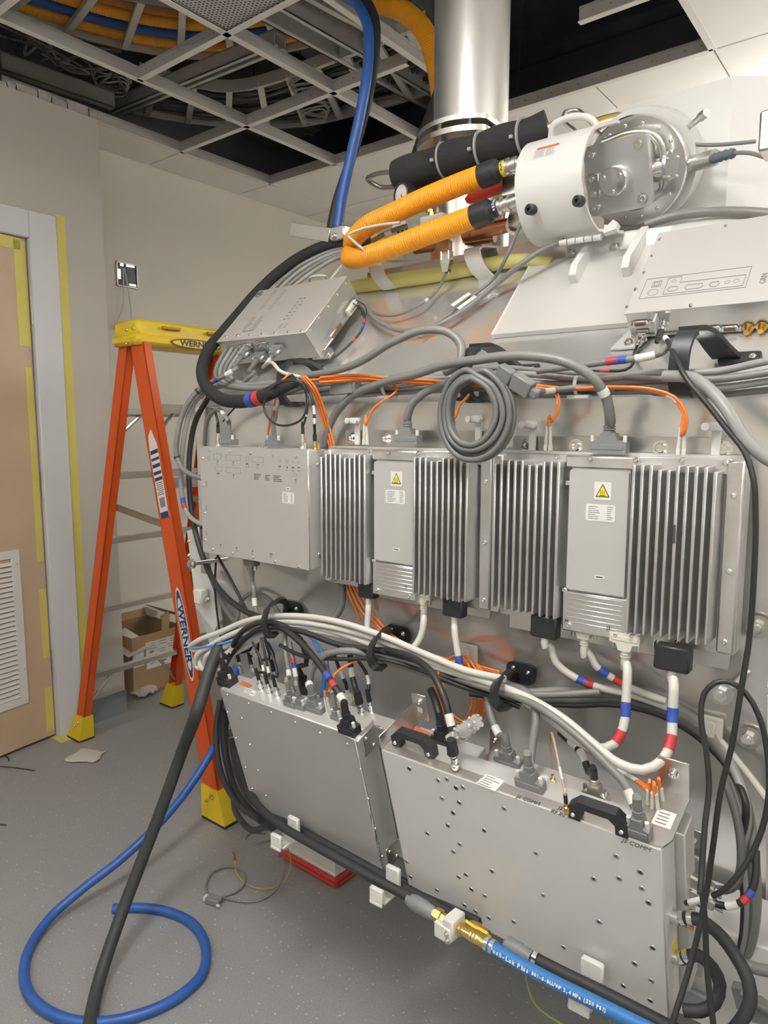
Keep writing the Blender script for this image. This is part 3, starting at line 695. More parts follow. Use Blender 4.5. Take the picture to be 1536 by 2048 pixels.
# ================================================================== FLAT CONTROL BOX, LEFT OF THE AMPLIFIERS
CM = vframe(-1.312, 1.15, 1.155)
cb_ = thing('control_box', 'flat grey control box with printed port outlines left of the amplifiers', 'control box', M=CM)
b = B(); b.box((0, 0, -.0385), (.390, .278, .075), b=.002); b.build('chassis', BOXEDGE, cb_)
lid = plate('front_cover', BOXGREY, cb_, (0, 0, -.001), .391, .279, .0022, .004)
B().box((.1945, 0, .0002), (.003, .277, .003), b=.0008).build('edge_strip', CHROME, cb_)
def cpx(X, Y): return loc(CM, 390+X/5.69, 830+Y/5.69, .0012)
screws(cb_, [(*cpx(X, Y).xy, .001) for X, Y in ((175, 400), (398, 412), (635, 432), (888, 447), (1155, 465), (95, 490), (103, 800), (115, 1112), (120, 1420), (208, 1525), (432, 1570), (665, 1617), (912, 1665), (1175, 1722))], .0042, m=CHROME)
screws(cb_, [(.1955, y, -.03) for y in (.105, -.105)], .0042, (1, 0, 0), CHROME)
for (x0, y0, x1, y1) in ((215, 440, 300, 505), (350, 455, 520, 520), (575, 470, 615, 525), (650, 478, 780, 540), (228, 585, 312, 640), (352, 598, 520, 662)):
    p = cpx((x0+x1)/2, (y0+y1)/2); w2 = (cpx(x1, (y0+y1)/2)-cpx(x0, (y0+y1)/2)).length/2; h2 = (cpx(x0, y0)-cpx(x0, y1)).length/2
    outline_rect(lid, p.x-w2, p.y-h2, p.x+w2, p.y+h2, .0012)
outline_rect(lid, *(cpx(145, 500).xy-V((0, .004))), *(cpx(145, 500).xy+V((.008, .008))), .0012)
for (x0, y0, r_) in ((965, 525, .0042), (1047, 528, .0042), (1115, 537, .0022), (1180, 540, .0025), (1148, 685, .0042)): p = cpx(x0, y0); outline_ring(lid, p.x, p.y, .0012, r_)
for (x0, y0, t_) in ((258, 528, 'J8'), (437, 540, 'J7'), (595, 558, 'J16'), (715, 567, 'J14'), (965, 585, 'J13'), (1050, 597, 'J3'), (1117, 600, 'J12'), (1184, 600, 'J11'), (265, 665, 'J10'), (440, 685, 'J1'), (1148, 740, 'J2'), (295, 1478, 'J2'), (475, 1512, 'J3'), (655, 1548, 'J4'), (868, 1585, 'J18')):
    p = cpx(x0, y0); text_mesh(t_, .0062, T(p.x, p.y, .0014), 'lettering', PRINT, lid)
    printlines(lid, p.x-.008, p.y-.0085, p.x+.008, p.y-.0055, .0013, 1, seed=x0)
for (x0, x1, y0, y1) in ((660, 775, 655, 750), (790, 865, 670, 760), (880, 1000, 675, 775)):
    pa = cpx(x0, y1); pb = cpx(x1, y0); printlines(lid, pa.x, pa.y+.003, pb.x, pb.y-.003, .0013, 4, PRINT, seed=x0)
for yy in (780, 1050, 1340): pa = cpx(118, yy+35); pb = cpx(148, yy-25); printlines(lid, pa.x, pa.y, pb.x, pb.y, .0013, 3, seed=yy)
p = cpx(1060, 840); label_sheet(lid, p.x, p.y, .0012, .0145, .007, 0, 4, 'small_label'); B().box((p.x, p.y, .0019), (.010, .002, .0003)).build('printed_lines', PRINT, lid)
p = cpx(1060, 943); label_sheet(lid, p.x, p.y, .0012, .040, .027, 7, 5, 'data_label')
# sockets on its top edge
for X, r_, m_ in ((1145, .004, CHROME), (1295, .003, GOLD)):
    p = cpx(X, 380); B().lathe([(r_*1.6, 0), (r_*1.6, .002), (r_, .002), (r_, .012), (r_*1.2, .012), (r_*1.2, .015)], (p.x, .139, -.03), (0, 1, 0), 12).build('coax_socket', m_, cb_)
for X in (630, 660, 690, 715): p = cpx(X, 360); B().cyl((p.x, .139, -.03), (p.x, .144, -.03), .003, n=8).build('socket_nut', CHROME, cb_)
# mounting pin poking out at its lower left
pin = thing('threaded_standoff', 'steel rod with washer sticking out at the lower left of the control box', 'standoff', atY(383, 1128, 1.14))
q0 = V((0, 0, 0)); q1 = atY(455, 1118, 1.26)-atY(383, 1128, 1.14)
B().cyl(q0, q1, .006, n=12).build('rod', CHROME, pin); B().ring(-q1.normalized()*.002, q1.normalized()*.006, .013, .006, 16).cyl(-q1.normalized()*.01, q1.normalized()*.0, .008, n=6).build('nut', STEEL, pin)
# ================================================================== STRUCTURE BEHIND: rails, lower ledge plates
def vrail(x0, x1, z0, z1, Y, t, name, m, parent, r=.008):
    M = vframe((x0+x1)/2, Y, (z0+z1)/2); return B().prism(rrect(x1-x0, z1-z0, r), -t, 0, M).build(name, m, parent)
for (xa, xb, ya, lab, bl) in ((1025, 1484, 888, 'steel mounting rail above the right amplifier', (1055, 1152, 1322, 1448)), (690, 985, 874, 'steel mounting rail above the left amplifier', (705, 773, 905))):
    p = atY(xa, ya, 1.245); q = atY(xb, ya+8, 1.245); z = p.z
    M = vframe((p.x+q.x)/2, 1.252, z-.012); r_ = thing('mounting_rail', lab, 'rail', M=M, group='amplifier mounting rails')
    B().prism(rrect(q.x-p.x, .056, .006), 0, .005).build('rail_bar', STEEL, r_)
    bolts(r_, [loc(M, bx, ya+2+(bx-xa)*.02, .005) for bx in bl], .0085, m=CHROME)
    lower = B().box((0, -.335, .0), (q.x-p.x, .05, .006), b=.001).build('lower_rail_bar', ALU, r_)
# small white nylon fibre clips standing on the rails
for (x, y, lab) in ((712, 852, 'left amplifier left end'), (955, 850, 'cable coil'), (1063, 862, 'right amplifier left end'), (1432, 868, 'right amplifier right end')):
    p = atY(x, y, 1.235); t = thing('fibre_clip', 'white nylon fibre clip on the rail at the '+lab, 'clip', p, group='white nylon fibre clips')
    c = B(); c.box((0, .005, -.012), (.014, .006, .062), b=.001); c.build('stem', WPLASTIC, t)
    c = B(); c.box((.0, -.004, .012), (.024, .012, .014), b=.002); c.build('bobbin_arm', WPLASTIC, t)
    for q in (-.013, .010): B().lathe([(.0065, 0), (.0065, .003), (.003, .003), (.003, .009), (.0065, .009), (.0065, .012)], (q, -.018, .012), (0, 1, 0), 12).build('bobbin', WPLASTIC, t)
# bolts with washers on the right of the magnet face
for (x, y, Y, lab) in ((1516, 1254, 1.262, 'hex bolt and washer beside the right amplifier'), (1497, 1476, 1.29, 'socket bolt and washer on the lower right panel'), (1442, 1387, 1.20, 'hex nut and washer on a stud below the right amplifier')):
    p = atY(x, y, Y); t = thing('washer_bolt', lab, 'bolt', p, group='panel bolts')
    B().ring((0, .002, 0), (0, -.002, 0), .019, .007, 24).build('washer', STEEL, t)
    B().cyl((0, -.002, 0), (0, -.010, 0), .0115, n=6).cyl((0, -.010, 0), (0, -.016, 0), .006, n=12).build('hex_head', CHROME, t)
    if Y < 1.25: B().cyl((.0, .002, .0), (.03, 1.29-Y, .025), .007, n=12).build('stud', STEEL, t)
# ================================================================== UPPER CABLE HOOKS (black) along the ledge
def hook(px_, lab, w_=.026, dx=0):
    x = atY(px_, 780, 1.24).x
    t = thing('cable_hook', lab, 'cable hook', (x, 1.27, 1.40), group='black cable hooks along the upper ledge')
    B().ribbon(spline([(.0, -.012, .0), (.0, -.045, .0), (.0, -.064, .016), (.001, -.071, .045), (.003, -.068, .075), (.006, -.056, .094), (.008, -.046, .099)], .006), (w_, 0, 0), .009).build('front_arm', BPLASTIC, t)
    rp = spline([(.004, -.040, .106), (.012, -.016, .108), (.022, .010, .100), (.034, .036, .080), (.044, .054, .066)], .006)
    B().ribbon(rp, [V((w_*(1+.5*i/len(rp)), 0, 0)) for i in range(len(rp))], .009).build('rear_arm', BPLASTIC, t)
    B().prism(rrect(.066, .026, .007), 0, .007, frame((.064, .060, .060), (1, 0, 0), (0, A45, A45))).build('upper_foot', BPLASTIC, t)
    B().prism(rrect(.070, .028, .006), 0, .007, frame((-.018, -.014, .0), (1, 0, 0), (0, 1, 0))).build('lower_foot', BPLASTIC, t)
    bolts(t, [V((.084, .055, .065)), V((-.040, -.014, .007))], .0036, (0, -A45, A45), CHROME)
hook(585, 'black cable hook below the tilted control box, fibres hanging from it', .022)
hook(950, 'black cable hook holding the top of the grey cable coil')
hook(1368, 'black cable hook at the right end in front of the green channel box', .030)
# ================================================================== LOWER CABLE HOOKS on plates
def hook2(px_, py_, path, lab, w_=.022, Yp=1.285):
    p = atY(px_, py_, Yp); t = thing('cable_hook', lab, 'cable hook', p, group='black cable hooks below the amplifiers')
    B().prism(rrect(.062, .042, .012), 0, .014, frame((0, 0, 0), (1, 0, 0), (0, .15, 1))).build('mount_plate', BPLASTIC, t)
    bolts(t, [V((.02, -.016, .008)), V((-.014, -.016, .012))], .0034, (0, -1, 0), CHROME)
    pts = [atY(x, y, Y)-p for x, y, Y in path]
    B().ribbon(spline([V((-.012, -.012, -.004))]+pts, .006), (.016, 0, .014), .007).build('hook_arm', BPLASTIC, t)
hook2(1045, 1345, [(1018, 1345, 1.20), (1000, 1356, 1.12), (990, 1376, 1.085), (988, 1396, 1.085), (998, 1411, 1.10), (1018, 1415, 1.15)], 'black cable hook on the plate under the right amplifier')
hook2(800, 1268, [(776, 1262, 1.20), (755, 1272, 1.11), (744, 1290, 1.085), (740, 1312, 1.08), (748, 1330, 1.09), (768, 1335, 1.13)], 'black cable hook under the left amplifier around the white bundle')
hook2(590, 1218, [(568, 1202, 1.20), (548, 1206, 1.11), (533, 1222, 1.06), (528, 1246, 1.05), (534, 1266, 1.06), (552, 1270, 1.10)], 'black cable hook under the control box around the white bundle')
# ================================================================== LOWER BOXES (lean inward towards the floor)
LA = R(15.5); LV = V((0, -math.sin(LA), math.cos(LA))); LN = V((1, 0, 0)).cross(LV)
def lframe(x, y, z): return frame((x, y, z), (1, 0, 0), LV)      # origin on the top front edge
def topl(M, x, y, h=0.0):
    v = V((M[0][1], M[1][1], M[2][1])); return M.inverted() @ onplane(x, y, M.translation+v*h, v)
def lowbox(M, name, lab, w, h, d, z0=0.0, m=None, group=None, rim=True):
    t = thing(name, lab, 'electronics box', M=M, group=group)
    B().box((0, -h/2, z0-d/2), (w, h, d), b=.002).build('chassis', BOXEDGE, t)
    if rim: plate('front_cover', m or BOXGREY, t, (0, -h/2, z0-.0002), w-.003, h-.002, .0016, .003)
    return t
HL = .363
LM = lframe(-1.0655, 1.005, .738)
lb1 = lowbox(LM, 'electronics_box', 'grey electronics box at the lower left crowded with plugs on its top', .415, .355, .062)
def lpx(ox, oy, s, X, Y): return (ox+X/s, oy+Y/s)
pts = [lpx(380, 1180, 2.954, *q) for q in ((222, 618), (348, 670), (480, 722), (622, 782), (770, 843), (930, 908), (307, 757), (355, 913), (403, 1065), (222, 720), (272, 875), (1010, 1058))]
pts += [lpx(400, 1500, 3.072, *q) for q in ((358, 125), (322, 237), (405, 280), (990, 120), (1035, 300), (1078, 480), (1120, 652), (280, 105))]
screws(lb1, [(*loc(LM, *q, .0014).xy, .0014) for q in pts], .0032, m=CHROME)
B().box((.2055, -.1775, .0), (.005, .352, .006), b=.002).build('edge_strip', CHROME, lb1)
for yy in (-.035, -.33):
    bk = B(); bk.box((.2095, yy, -.035), (.003, .05, .042), b=.001); bk.box((.222, yy, -.055), (.024, .05, .004), b=.001); bo = bk.build('side_bracket', STEEL, lb1); screws(bo, [(.2110, yy+.014, -.025), (.2110, yy-.014, -.043)], .0042, (1, 0, 0), CHROME)
lr1 = lowbox(lframe(-1.06, 1.076, .722), 'electronics_box', 'rear electronics box at the lower left with bright coax plugs', .44, .34, .05, rim=False)
RM = lframe(-.528, 1.0, .735)
rb1 = lowbox(RM, 'electronics_box', 'long pale grey box with two black handles at the lower right', .520, HL, .060, m=mat('pale_alu_cover', (.70, .695, .685), .42, .15, .03, 5, .02, bscale=350))
pts = [lpx(740, 1280, 3.657, *q) for q in ((88, 860), (288, 942), (500, 1030), (560, 1020), (630, 1083), (678, 1080), (140, 1080), (527, 1160), (652, 1190), (980, 1235), (183, 1265), (608, 1265), (570, 1358), (835, 1393), (420, 1418), (228, 1443))]
pts += [lpx(800, 1680, 3.84, *q) for q in ((458, 35), (410, 92), (50, 167), (80, 285), (450, 287), (507, 268), (705, 240), (1045, 105), (1485, 300), (1097, 427), (548, 380), (650, 430), (283, 387), (495, 503), (580, 550), (682, 600), (873, 630), (1255, 825), (1525, 630))]
pts += [lpx(1150, 1650, 3.979, *q) for q in ((328, 252), (520, 377), (350, 428), (150, 430), (532, 508), (585, 622), (193, 773), (618, 980), (475, 1105), (605, 1240), (385, 1283), (600, 1400))]
for q in pts:
    p = loc(RM, *q, .0014)
    if abs(p.x) < .252 and -HL+.006 < p.y < -.006: inst('rivet', 'rivet2', lambda: B().lathe([(1.35, 0), (1.3, .12), (1.0, .16), (.95, -.0), (.01, -.0)], (0, 0, 0), (0, 0, 1), 10), STEEL, rb1, T(p.x, p.y, .0014) @ Matrix.Diagonal((.0040, .0040, .0040, 1))); 
hol = []
for q in pts[::1]:
    p = loc(RM, *q, .0016)
    if abs(p.x) < .252 and -HL+.006 < p.y < -.006: inst('rivet_socket', 'rs', lambda: B().cyl((0, 0, 0), (0, 0, .0006), .0019, n=8), PRINT, rb1, T(p.x, p.y, .0015))
# top lip with printed names
B().box((0, .0005, -.0105), (.512, .001, .019)).build('top_lip', mat('warm_alu', (.68, .64, .60), .35, .85, .03, 8), rb1)
def toptext(M, par, s, x, y, size, rot=0.0, m=None):
    p = topl(M, x, y, .001); Mx = Matrix(((1, 0, 0, p.x), (0, 0, 1, .0014), (0, -1, 0, p.z), (0, 0, 0, 1))); return text_mesh(s, size, Mx @ Matrix.Rotation(rot, 4, 'Z'), 'lettering', m or PRINT, par)
toptext(RM, rb1, 'J1 COMM', 1057, 1601, .010); toptext(RM, rb1, 'J2', 1121, 1617, .010); toptext(RM, rb1, 'RF IN', 1116, 1627, .010); toptext(RM, rb1, 'J5 COMM', 1273, 1691, .0102)
def toplabel(M, par, quad, rows, name='label', m=None, pm=None, seed=1):
    ps = [topl(M, *q, .001) for q in quad]; b = B(); b.add([(p.x, .0012, p.z) for p in ps], [(0, 1, 2, 3)]); o = b.build(name, m or PAPER, par)
    pr = B()
    for i in range(rows):
        k = (i+.7)/(rows+.4); a = ps[0].lerp(ps[3], k); b_ = ps[1].lerp(ps[2], k); rnd = random.Random(seed+i); e = rnd.uniform(.5, .9); th = (ps[3]-ps[0])*(.35/(rows+.4))
        q = [a.lerp(b_, .08), a.lerp(b_, e), a.lerp(b_, e)+th, a.lerp(b_, .08)+th]; pr.add([(p.x, .0015, p.z) for p in q], [(0, 1, 2, 3)])
    if rows: pr.build('printed_lines', pm or GPRINT, o, kind='stuff')
    return o
toplabel(RM, rb1, ((975, 1548), (1010, 1562), (990, 1583), (950, 1567)), 5)
def handle(par, M, p0, p1, m=BPLASTIC):
    a = topl(M, *p0); b_ = topl(M, *p1); a.z = b_.z = (a.z+b_.z)/2; L_ = (b_.x-a.x)
    h = B(); cx = (a.x+b_.x)/2; z = a.z; hh = .038
    prof = [(-L_/2-.009, 0), (-L_/2+.010, 0), (-L_/2+.010, .016), (-L_/2+.02, hh-.013), (L_/2-.02, hh-.013), (L_/2-.010, .016), (L_/2-.010, 0), (L_/2+.009, 0), (L_/2+.009, .022), (L_/2-.008, hh), (-L_/2+.008, hh), (-L_/2-.009, .022)]
    h.prism(prof, z-.009, z+.009, T(cx, 0, 0)); o = h.build('handle', m, par)
    for q in (-1, 1): inst('handle_screw', 'screw', screw_bm, CHROME, o, aim((cx+q*L_/2, .011, z+.0092), (0, 0, 1)) @ Matrix.Diagonal((.0042, .0042, .0042, 1)))
handle(rb1, RM, (799, 1487), (863, 1513)); handle(rb1, RM, (1153, 1630), (1247, 1668))
# right end bracket: top plate bent up at the rear, bolted to the magnet
bk = thing('end_bracket', 'bent steel bracket with a white label at the right end of the long box', 'bracket', M=RM)
b = B(); b.prism([(.206, -.002), (.262, -.002), (.270, -.02), (.270, -.115), (.222, -.115), (.214, -.07)], .0016, .0046, Matrix(((1, 0, 0, 0), (0, 0, 1, 0), (0, 1, 0, 0), (0, 0, 0, 1))))
b.build('top_plate', STEEL, bk)
b = B(); b.box((.246, .035, -.116), (.048, .068, .003), b=.001); b.build('back_plate', STEEL, bk)
bolts(bk, [(.246, .043, -.114)], .006, (0, 0, 1), CHROME); bolts(bk, [(.224, .0046, -.014), (.229, .0046, -.026)], .0042, (0, 1, 0), CHROME)
p = B(); p.box((.248, .005, -.055), (.028, .0006, .034)); lbo = p.build('label', PAPER, bk)
for i in range(4): B().box((.246, .0055, -.065+i*.007), (.016, .0003, .0022)).build('printed_line', GPRINT, lbo)
bk2 = thing('end_bracket', 'bent steel bracket between the two lower boxes, bolted to the panel', 'bracket', M=RM)
b = B(); b.box((-.262, .0, -.062), (.003, .055, .12), b=.001); b.build('side_plate', STEEL, bk2)
b = B(); b.box((-.245, .022, -.118), (.036, .06, .003), b=.001); b.build('back_plate', STEEL, bk2); bolts(bk2, [(-.243, .035, -.116)], .0052, (0, 0, 1), CHROME); B().box((-.245, .016, -.1155), (.012, .010, .001)).build('label', PAPER, bk2)
# small box and long box behind the right front box
SM = lframe(-.703, 1.067, .728)
sb_ = lowbox(SM, 'electronics_box', 'small rear box with orange warning label behind the left black handle', .15, .30, .052, rim=False)
toplabel(SM, sb_, ((832, 1452), (865, 1468), (858, 1478), (824, 1462)), 0, 'warning_strip', mat('warn_orange', (.50, .14, .06), .5)); toplabel(SM, sb_, ((824, 1463), (858, 1479), (852, 1490), (818, 1474)), 3)
R2 = lframe(-.425, 1.066, .73)
rb2 = lowbox(R2, 'electronics_box', 'long rear box with gold coax sockets behind the right black handle', .345, .34, .05, rim=False)
for q in ((1065, 1540), (1228, 1610)): p = topl(R2, *q); toplabel(R2, rb2, ((q[0], q[1]), (q[0]+34, q[1]+14), (q[0]+24, q[1]+28), (q[0]-12, q[1]+14)), 4)
bk3 = thing('end_bracket', 'small steel bracket behind the middle of the long lower box', 'bracket', atY(985, 1490, 1.17))
B().box((0, .012, .0), (.026, .003, .05), b=.001).build('back_plate', STEEL, bk3); B().box((0, -.012, -.025), (.026, .05, .003), b=.001).build('base_plate', STEEL, bk3); bolts(bk3, [(0, .010, .006)], .0052, (0, -1, 0), CHROME)
bk4 = thing('end_bracket', 'steel tab with a bolt below the right end bracket', 'bracket', atY(1385, 1683, 1.20))
B().box((0, 0, 0), (.030, .004, .046), b=.001).build('tab', STEEL, bk4); bolts(bk4, [(0, -.002, 0)], .007, (0, -1, 0), CHROME)
# right end face of the long box: hose barbs with clamps
ex = .2605
for (x, y, lab) in ((1345, 1822, 'a'), (1352, 1893, 'b')):
    q = RM.inverted() @ atX(x, y, RM.translation.x+ex)
    c = B(); c.cyl((ex-.004, q.y, -.03), (ex+.014, q.y, -.03), .010, n=14); c.build('hose_barb', PLATED, rb1)
st = B(); st.box((ex, -HL/2, -.030), (.0015, HL-.01, .052)); st.build('end_cover', WPAINT, rb1)
for (yy, hh, m_) in ((-.16, .03, PAPER), (-.235, .03, WARN_Y), (-.30, .035, PAPER)):
    B().box((ex+.001, yy, -.038), (.0008, hh, .022)).build('sticker', m_, rb1)
# ================================================================== HOSES AND WHITE PIPE BRACKETS UNDER THE BOXES
YH, ZH = 1.045, .36
cable('black rubber water hose in white clips under the lower left box', [(470, 1500, 1.20), (490, 1560, 1.12), (515, 1610, 1.06), (560, 1650, 1.03), (640, 1697, 1.02), (720, 1742, 1.02), (830, 1800, 1.02)], .0095, BLACK_RUB, 'hose', 'water_hose')
cable('black rubber water hose behind the first one under the boxes', [(462, 1480, 1.24), (480, 1560, 1.17), (520, 1615, 1.11), (600, 1660, 1.085), (700, 1714, 1.075), (800, 1770, 1.07), (880, 1815, 1.065), (940, 1850, 1.06)], .0095, BLACK_RUB, 'hose', 'water_hose')
cable('thick black cable sleeve running to the lower right under the long box', [(1075, 1920, 1.045), (1130, 1948, 1.045), (1200, 1982, 1.05), (1290, 2028, 1.06), (1380, 2075, 1.07), P3((1380, 2075, 1.07))+V((.2, .03, -.02)), P3((1380, 2075, 1.07))+V((.45, .1, -.12)), V((.5, 1.25, .02)), V((.8, 1.4, .012))], .0105, BLACK_RUB, 'hose', 'water_hose')
cable('black edge cable tucked along the bottom of the long box', [(780, 1752, 1.10), (880, 1800, 1.095), (960, 1845, 1.085)], .009, BLACK_RUB, 'hose', 'water_hose')
def pbracket(x, y, Y, lab, s=1.0):
    p = atY(x, y, Y); t = thing('pipe_clip', lab, 'pipe clip', p, group='white plastic pipe clips')
    b = B(); b.box((0, -.018, -.006), (.032*s, .010, .036*s), b=.002); b.build('front_jaw', WPLASTIC, t)
    b = B(); b.box((0, .006, -.019), (.032*s, .06, .008), b=.002); b.build('base', WPLASTIC, t)
    b = B(); b.box((0, .036, .004), (.034*s, .012, .05*s), b=.003); b.build('rear_jaw', WPLASTIC, t)
pbracket(565, 1672, 1.025, 'white plastic pipe clip at the left corner of the lower left box'); pbracket(765, 1778, 1.02, 'white plastic pipe clip below the gap between the lower boxes'); pbracket(1168, 1982, 1.03, 'white plastic pipe clip holding the blue hose at the bottom', 1.15)
bl = cable('bright blue push on hose with white lettering under the long box', [(975, 1888, 1.005), (1030, 1922, 1.0), (1100, 1960, .995), (1180, 2000, .99), (1270, 2045, .985), (1400, 2110, .98), P3((1400, 2110, .98))+V((.2, .02, -.03)), P3((1400, 2110, .98))+V((.42, .06, -.14)), V((.5, 1.15, .02)), V((.8, 1.25, .012))], .0108, BLUE_PUSH, 'hose', 'blue_hose')
def hose_text(o, s, p0, size, side=V((-.3, -.9, .35))):
    path = o_path[o.name]; sl = near(path, p0); tot = 0; r = .0109
    for ch in s:
        p, t = along(path, sl); n = (side-t*side.dot(t)).normalized()
        if ch != ' ':
            u = t; v = n.cross(u); M = Matrix((u, v, n)).transposed().to_4x4(); M.translation = p+n*r; text_mesh(ch, size, M, 'lettering', PAPER, o, bold=.0003)
        sl += size*(.40 if ch in ' iltI.' else .66)
hose_text(bl, 'Push-Lok Plus', (992, 1900), .0098); hose_text(bl, '801-8-BLU WP 2,4 MPa (350 PSI)', (1072, 1946), .0072)
# brass fitting with grey quick coupler in a white block
fm = thing('hose_fitting', 'brass hose fitting with grey quick coupler in a white block under the boxes', 'hose fitting', atY(905, 1838, 1.0))
f0 = fm.location.copy(); ax = (atY(975, 1888, 1.005)-atY(815, 1795, 1.02)).normalized()
def fr_(x, y, Y=1.01): return atY(x, y, Y)-f0
B().lathe([(.008, 0), (.011, .002), (.011, .008), (.0125, .009), (.0145, .016), (.0145, .045), (.013, .05), (.013, .060), (.0115, .062), (.0115, .072)], fr_(815, 1797, 1.018), ax, 16).build('quick_coupler', GPLASTIC, fm)
B().lathe([(.0105, 0), (.0105, .004), (.013, .005), (.013, .018), (.010, .019), (.010, .028)], fr_(868, 1826, 1.01), ax, 6).build('hex_union', BRASS, fm)
b = B(); Mb = frame(fr_(908, 1848, 1.008), ax, (0, 0, 1)); b.box((0, -.001, 0), (.024, .040, .040), Mb, .003); b.box((-.012, -.012, .016), (.036, .030, .012), Mb, .002); b.build('clamp_block', WPLASTIC, fm)
bolts(fm, [fr_(893, 1869, .985), fr_(894, 1882, .985)], .0035, (-.3, -.9, 0), CHROME)
B().lathe([(.012, 0), (.012, .010), (.009, .012), (.009, .030), (.0102, .031), (.009, .034), (.0102, .037), (.009, .040), (.0102, .043), (.0085, .048), (.0085, .062)], fr_(915, 1855, 1.006), ax, 16).build('brass_barb', BRASS, fm)
for k in (.0, .011): B().ring(fr_(972, 1886, 1.005)+ax*k, fr_(972, 1886, 1.005)+ax*(k+.007), .0122, .009, 18).build('hose_clamp', CHROME, fm)
fm2 = thing('hose_fitting', 'brass valve with yellow lever and grey coupler behind the blue hose', 'hose fitting', atY(960, 1862, 1.05))
f1 = fm2.location.copy()
B().lathe([(.009, 0), (.012, .006), (.012, .02), (.009, .022), (.009, .04)], atY(940, 1850, 1.055)-f1, ax, 12).build('brass_body', BRASS, fm2)
lv = B(); c = atY(955, 1855, 1.03)-f1; Mv = frame(c, ax, (0, -.5, .8)); lv.prism([(-.028, .006), (-.02, .010), (-.006, .003), (.008, .008), (.026, .008), (.028, -.008), (.012, -.008), (-.004, -.006), (-.016, -.004), (-.024, -.008)], 0, .005, Mv); lv.build('lever', YELLOW, fm2)
B().lathe([(.010, 0), (.0145, .004), (.0145, .032), (.0125, .036), (.0125, .050), (.0115, .055)], atY(1010, 1886, 1.05)-f1, ax, 16).build('quick_coupler', GPLASTIC, fm2)
B().ring(atY(1068, 1914, 1.045)-f1, atY(1068, 1914, 1.045)-f1+ax*.008, .0122, .009, 18).build('hose_clamp', CHROME, fm2)
gw = cable('thin yellow green earth wire looping under the boxes', [(1130, 1940, 1.07), (1060, 1935, 1.08), (1052, 1960, 1.09), (1065, 2000, 1.08), (1110, 2040, 1.06), (1200, 2065, 1.05), (1300, 2070, 1.05), V((-.1, 1.1, .33)), V((.2, 1.2, .2)), V((.4, 1.3, .006))], .0018, mat('earth_wire', (.20, .28, .05), .5), 'wire', 'earth_wire', n=6)
# ================================================================== FLOOR OBJECTS
wb = thing('white_tray', 'white plastic tray with a red rim standing on the floor under the boxes', 'tray', atZ(600, 1715, 0))
c0, c1, c2 = atZ(560, 1712, 0), atZ(672, 1776, 0), atZ(745, 1722, 0); w0 = wb.location.copy()
u = (c1-c0); v = (c2-c1); v = v-u*(v.dot(u)/u.length_squared); c3 = c0+v; c2 = c1+v; hz = .19
cc = (c0+c2)/2-w0
rim = B()
for a_, b_ in ((c0, c1), (c1, c2), (c2, c3), (c3, c0)):
    for k in range(2): rim.tube([a_-w0+V((0, 0, .008+k*.015)), b_-w0+V((0, 0, .008+k*.015))], .008, 8)
rim.build('red_rim', RED, wb)
def inset(p, k): return cc+(p-w0-cc)*k
bd = B(); lo = [inset(p, .95)+V((0, 0, .022)) for p in (c0, c1, c2, c3)]; hi = [inset(p, .90)+V((0, 0, hz)) for p in (c0, c1, c2, c3)]
bd.add(lo+hi, [(0, 1, 5, 4), (1, 2, 6, 5), (2, 3, 7, 6), (3, 0, 4, 7), (4, 5, 6, 7)]); bd.build('tray_body', mat('tray_white', (.66, .66, .60), .45), wb)
B().tube([inset(p, .96)+V((0, 0, .036)) for p in (c0, c1, c2, c3)], .006, 8, True).build('lip', WPLASTIC, wb)
fl = cable('thin grey cable with a small plug curled on the floor by the tray', [('z', 420, 1795, .008), ('z', 412, 1775, .006), ('z', 425, 1745, .006), ('z', 455, 1733, .006), ('z', 485, 1742, .008), ('z', 490, 1765, .008), ('z', 470, 1785, .006), ('z', 445, 1793, .006), ('z', 470, 1801, .006), ('z', 520, 1800, .004), ('z', 555, 1775, .02), ('z', 570, 1740, .06), ('z', 562, 1700, .12), ('z', 545, 1680, .20), ('z', 510, 1687, .22), ('z', 490, 1680, .22), ('z', 500, 1668, .22), ('z', 530, 1668, .24)], .0032, GREY_CABLE, 'cable', 'cable')
c = B(); q = atZ(428, 1800, .010); Mq = frame(q, (1, .3, 0), (0, 0, 1)); c.box((0, 0, 0), (.045, .018, .028), Mq, .002); co = c.build('plug', GPLASTIC, fl); B().box((-.026, 0, 0), (.012, .010, .018), Mq).build('plug_pins', CREAM, co); B().cyl(Mq @ V((.02, .0, .016)), Mq @ V((.03, .0, .016)), .004, n=8).build('thumbscrew', WPLASTIC, co)
yw = cable('thin yellow earth wire with a ring lug on the floor near the tray', [('z', 469, 1708, .03), ('z', 470, 1725, .012), ('z', 477, 1752, .008), ('z', 500, 1772, .005), ('z', 535, 1778, .005), ('z', 565, 1765, .02), ('z', 580, 1740, .05), ('z', 580, 1710, .10), ('z', 570, 1690, .16), ('z', 560, 1676, .2)], .0022, mat('yellow_wire', (.40, .36, .10), .5), 'wire', 'earth_wire', n=6)
q = atZ(469, 1707, .034); B().ring(q, q+V((0, 0, .002)), .006, .003, 12).build('ring_lug', CHROME, yw); B().tube(sub(o_path[yw.name], .0, .018), .0034, 8).build('lug_sleeve', RED_T, yw)
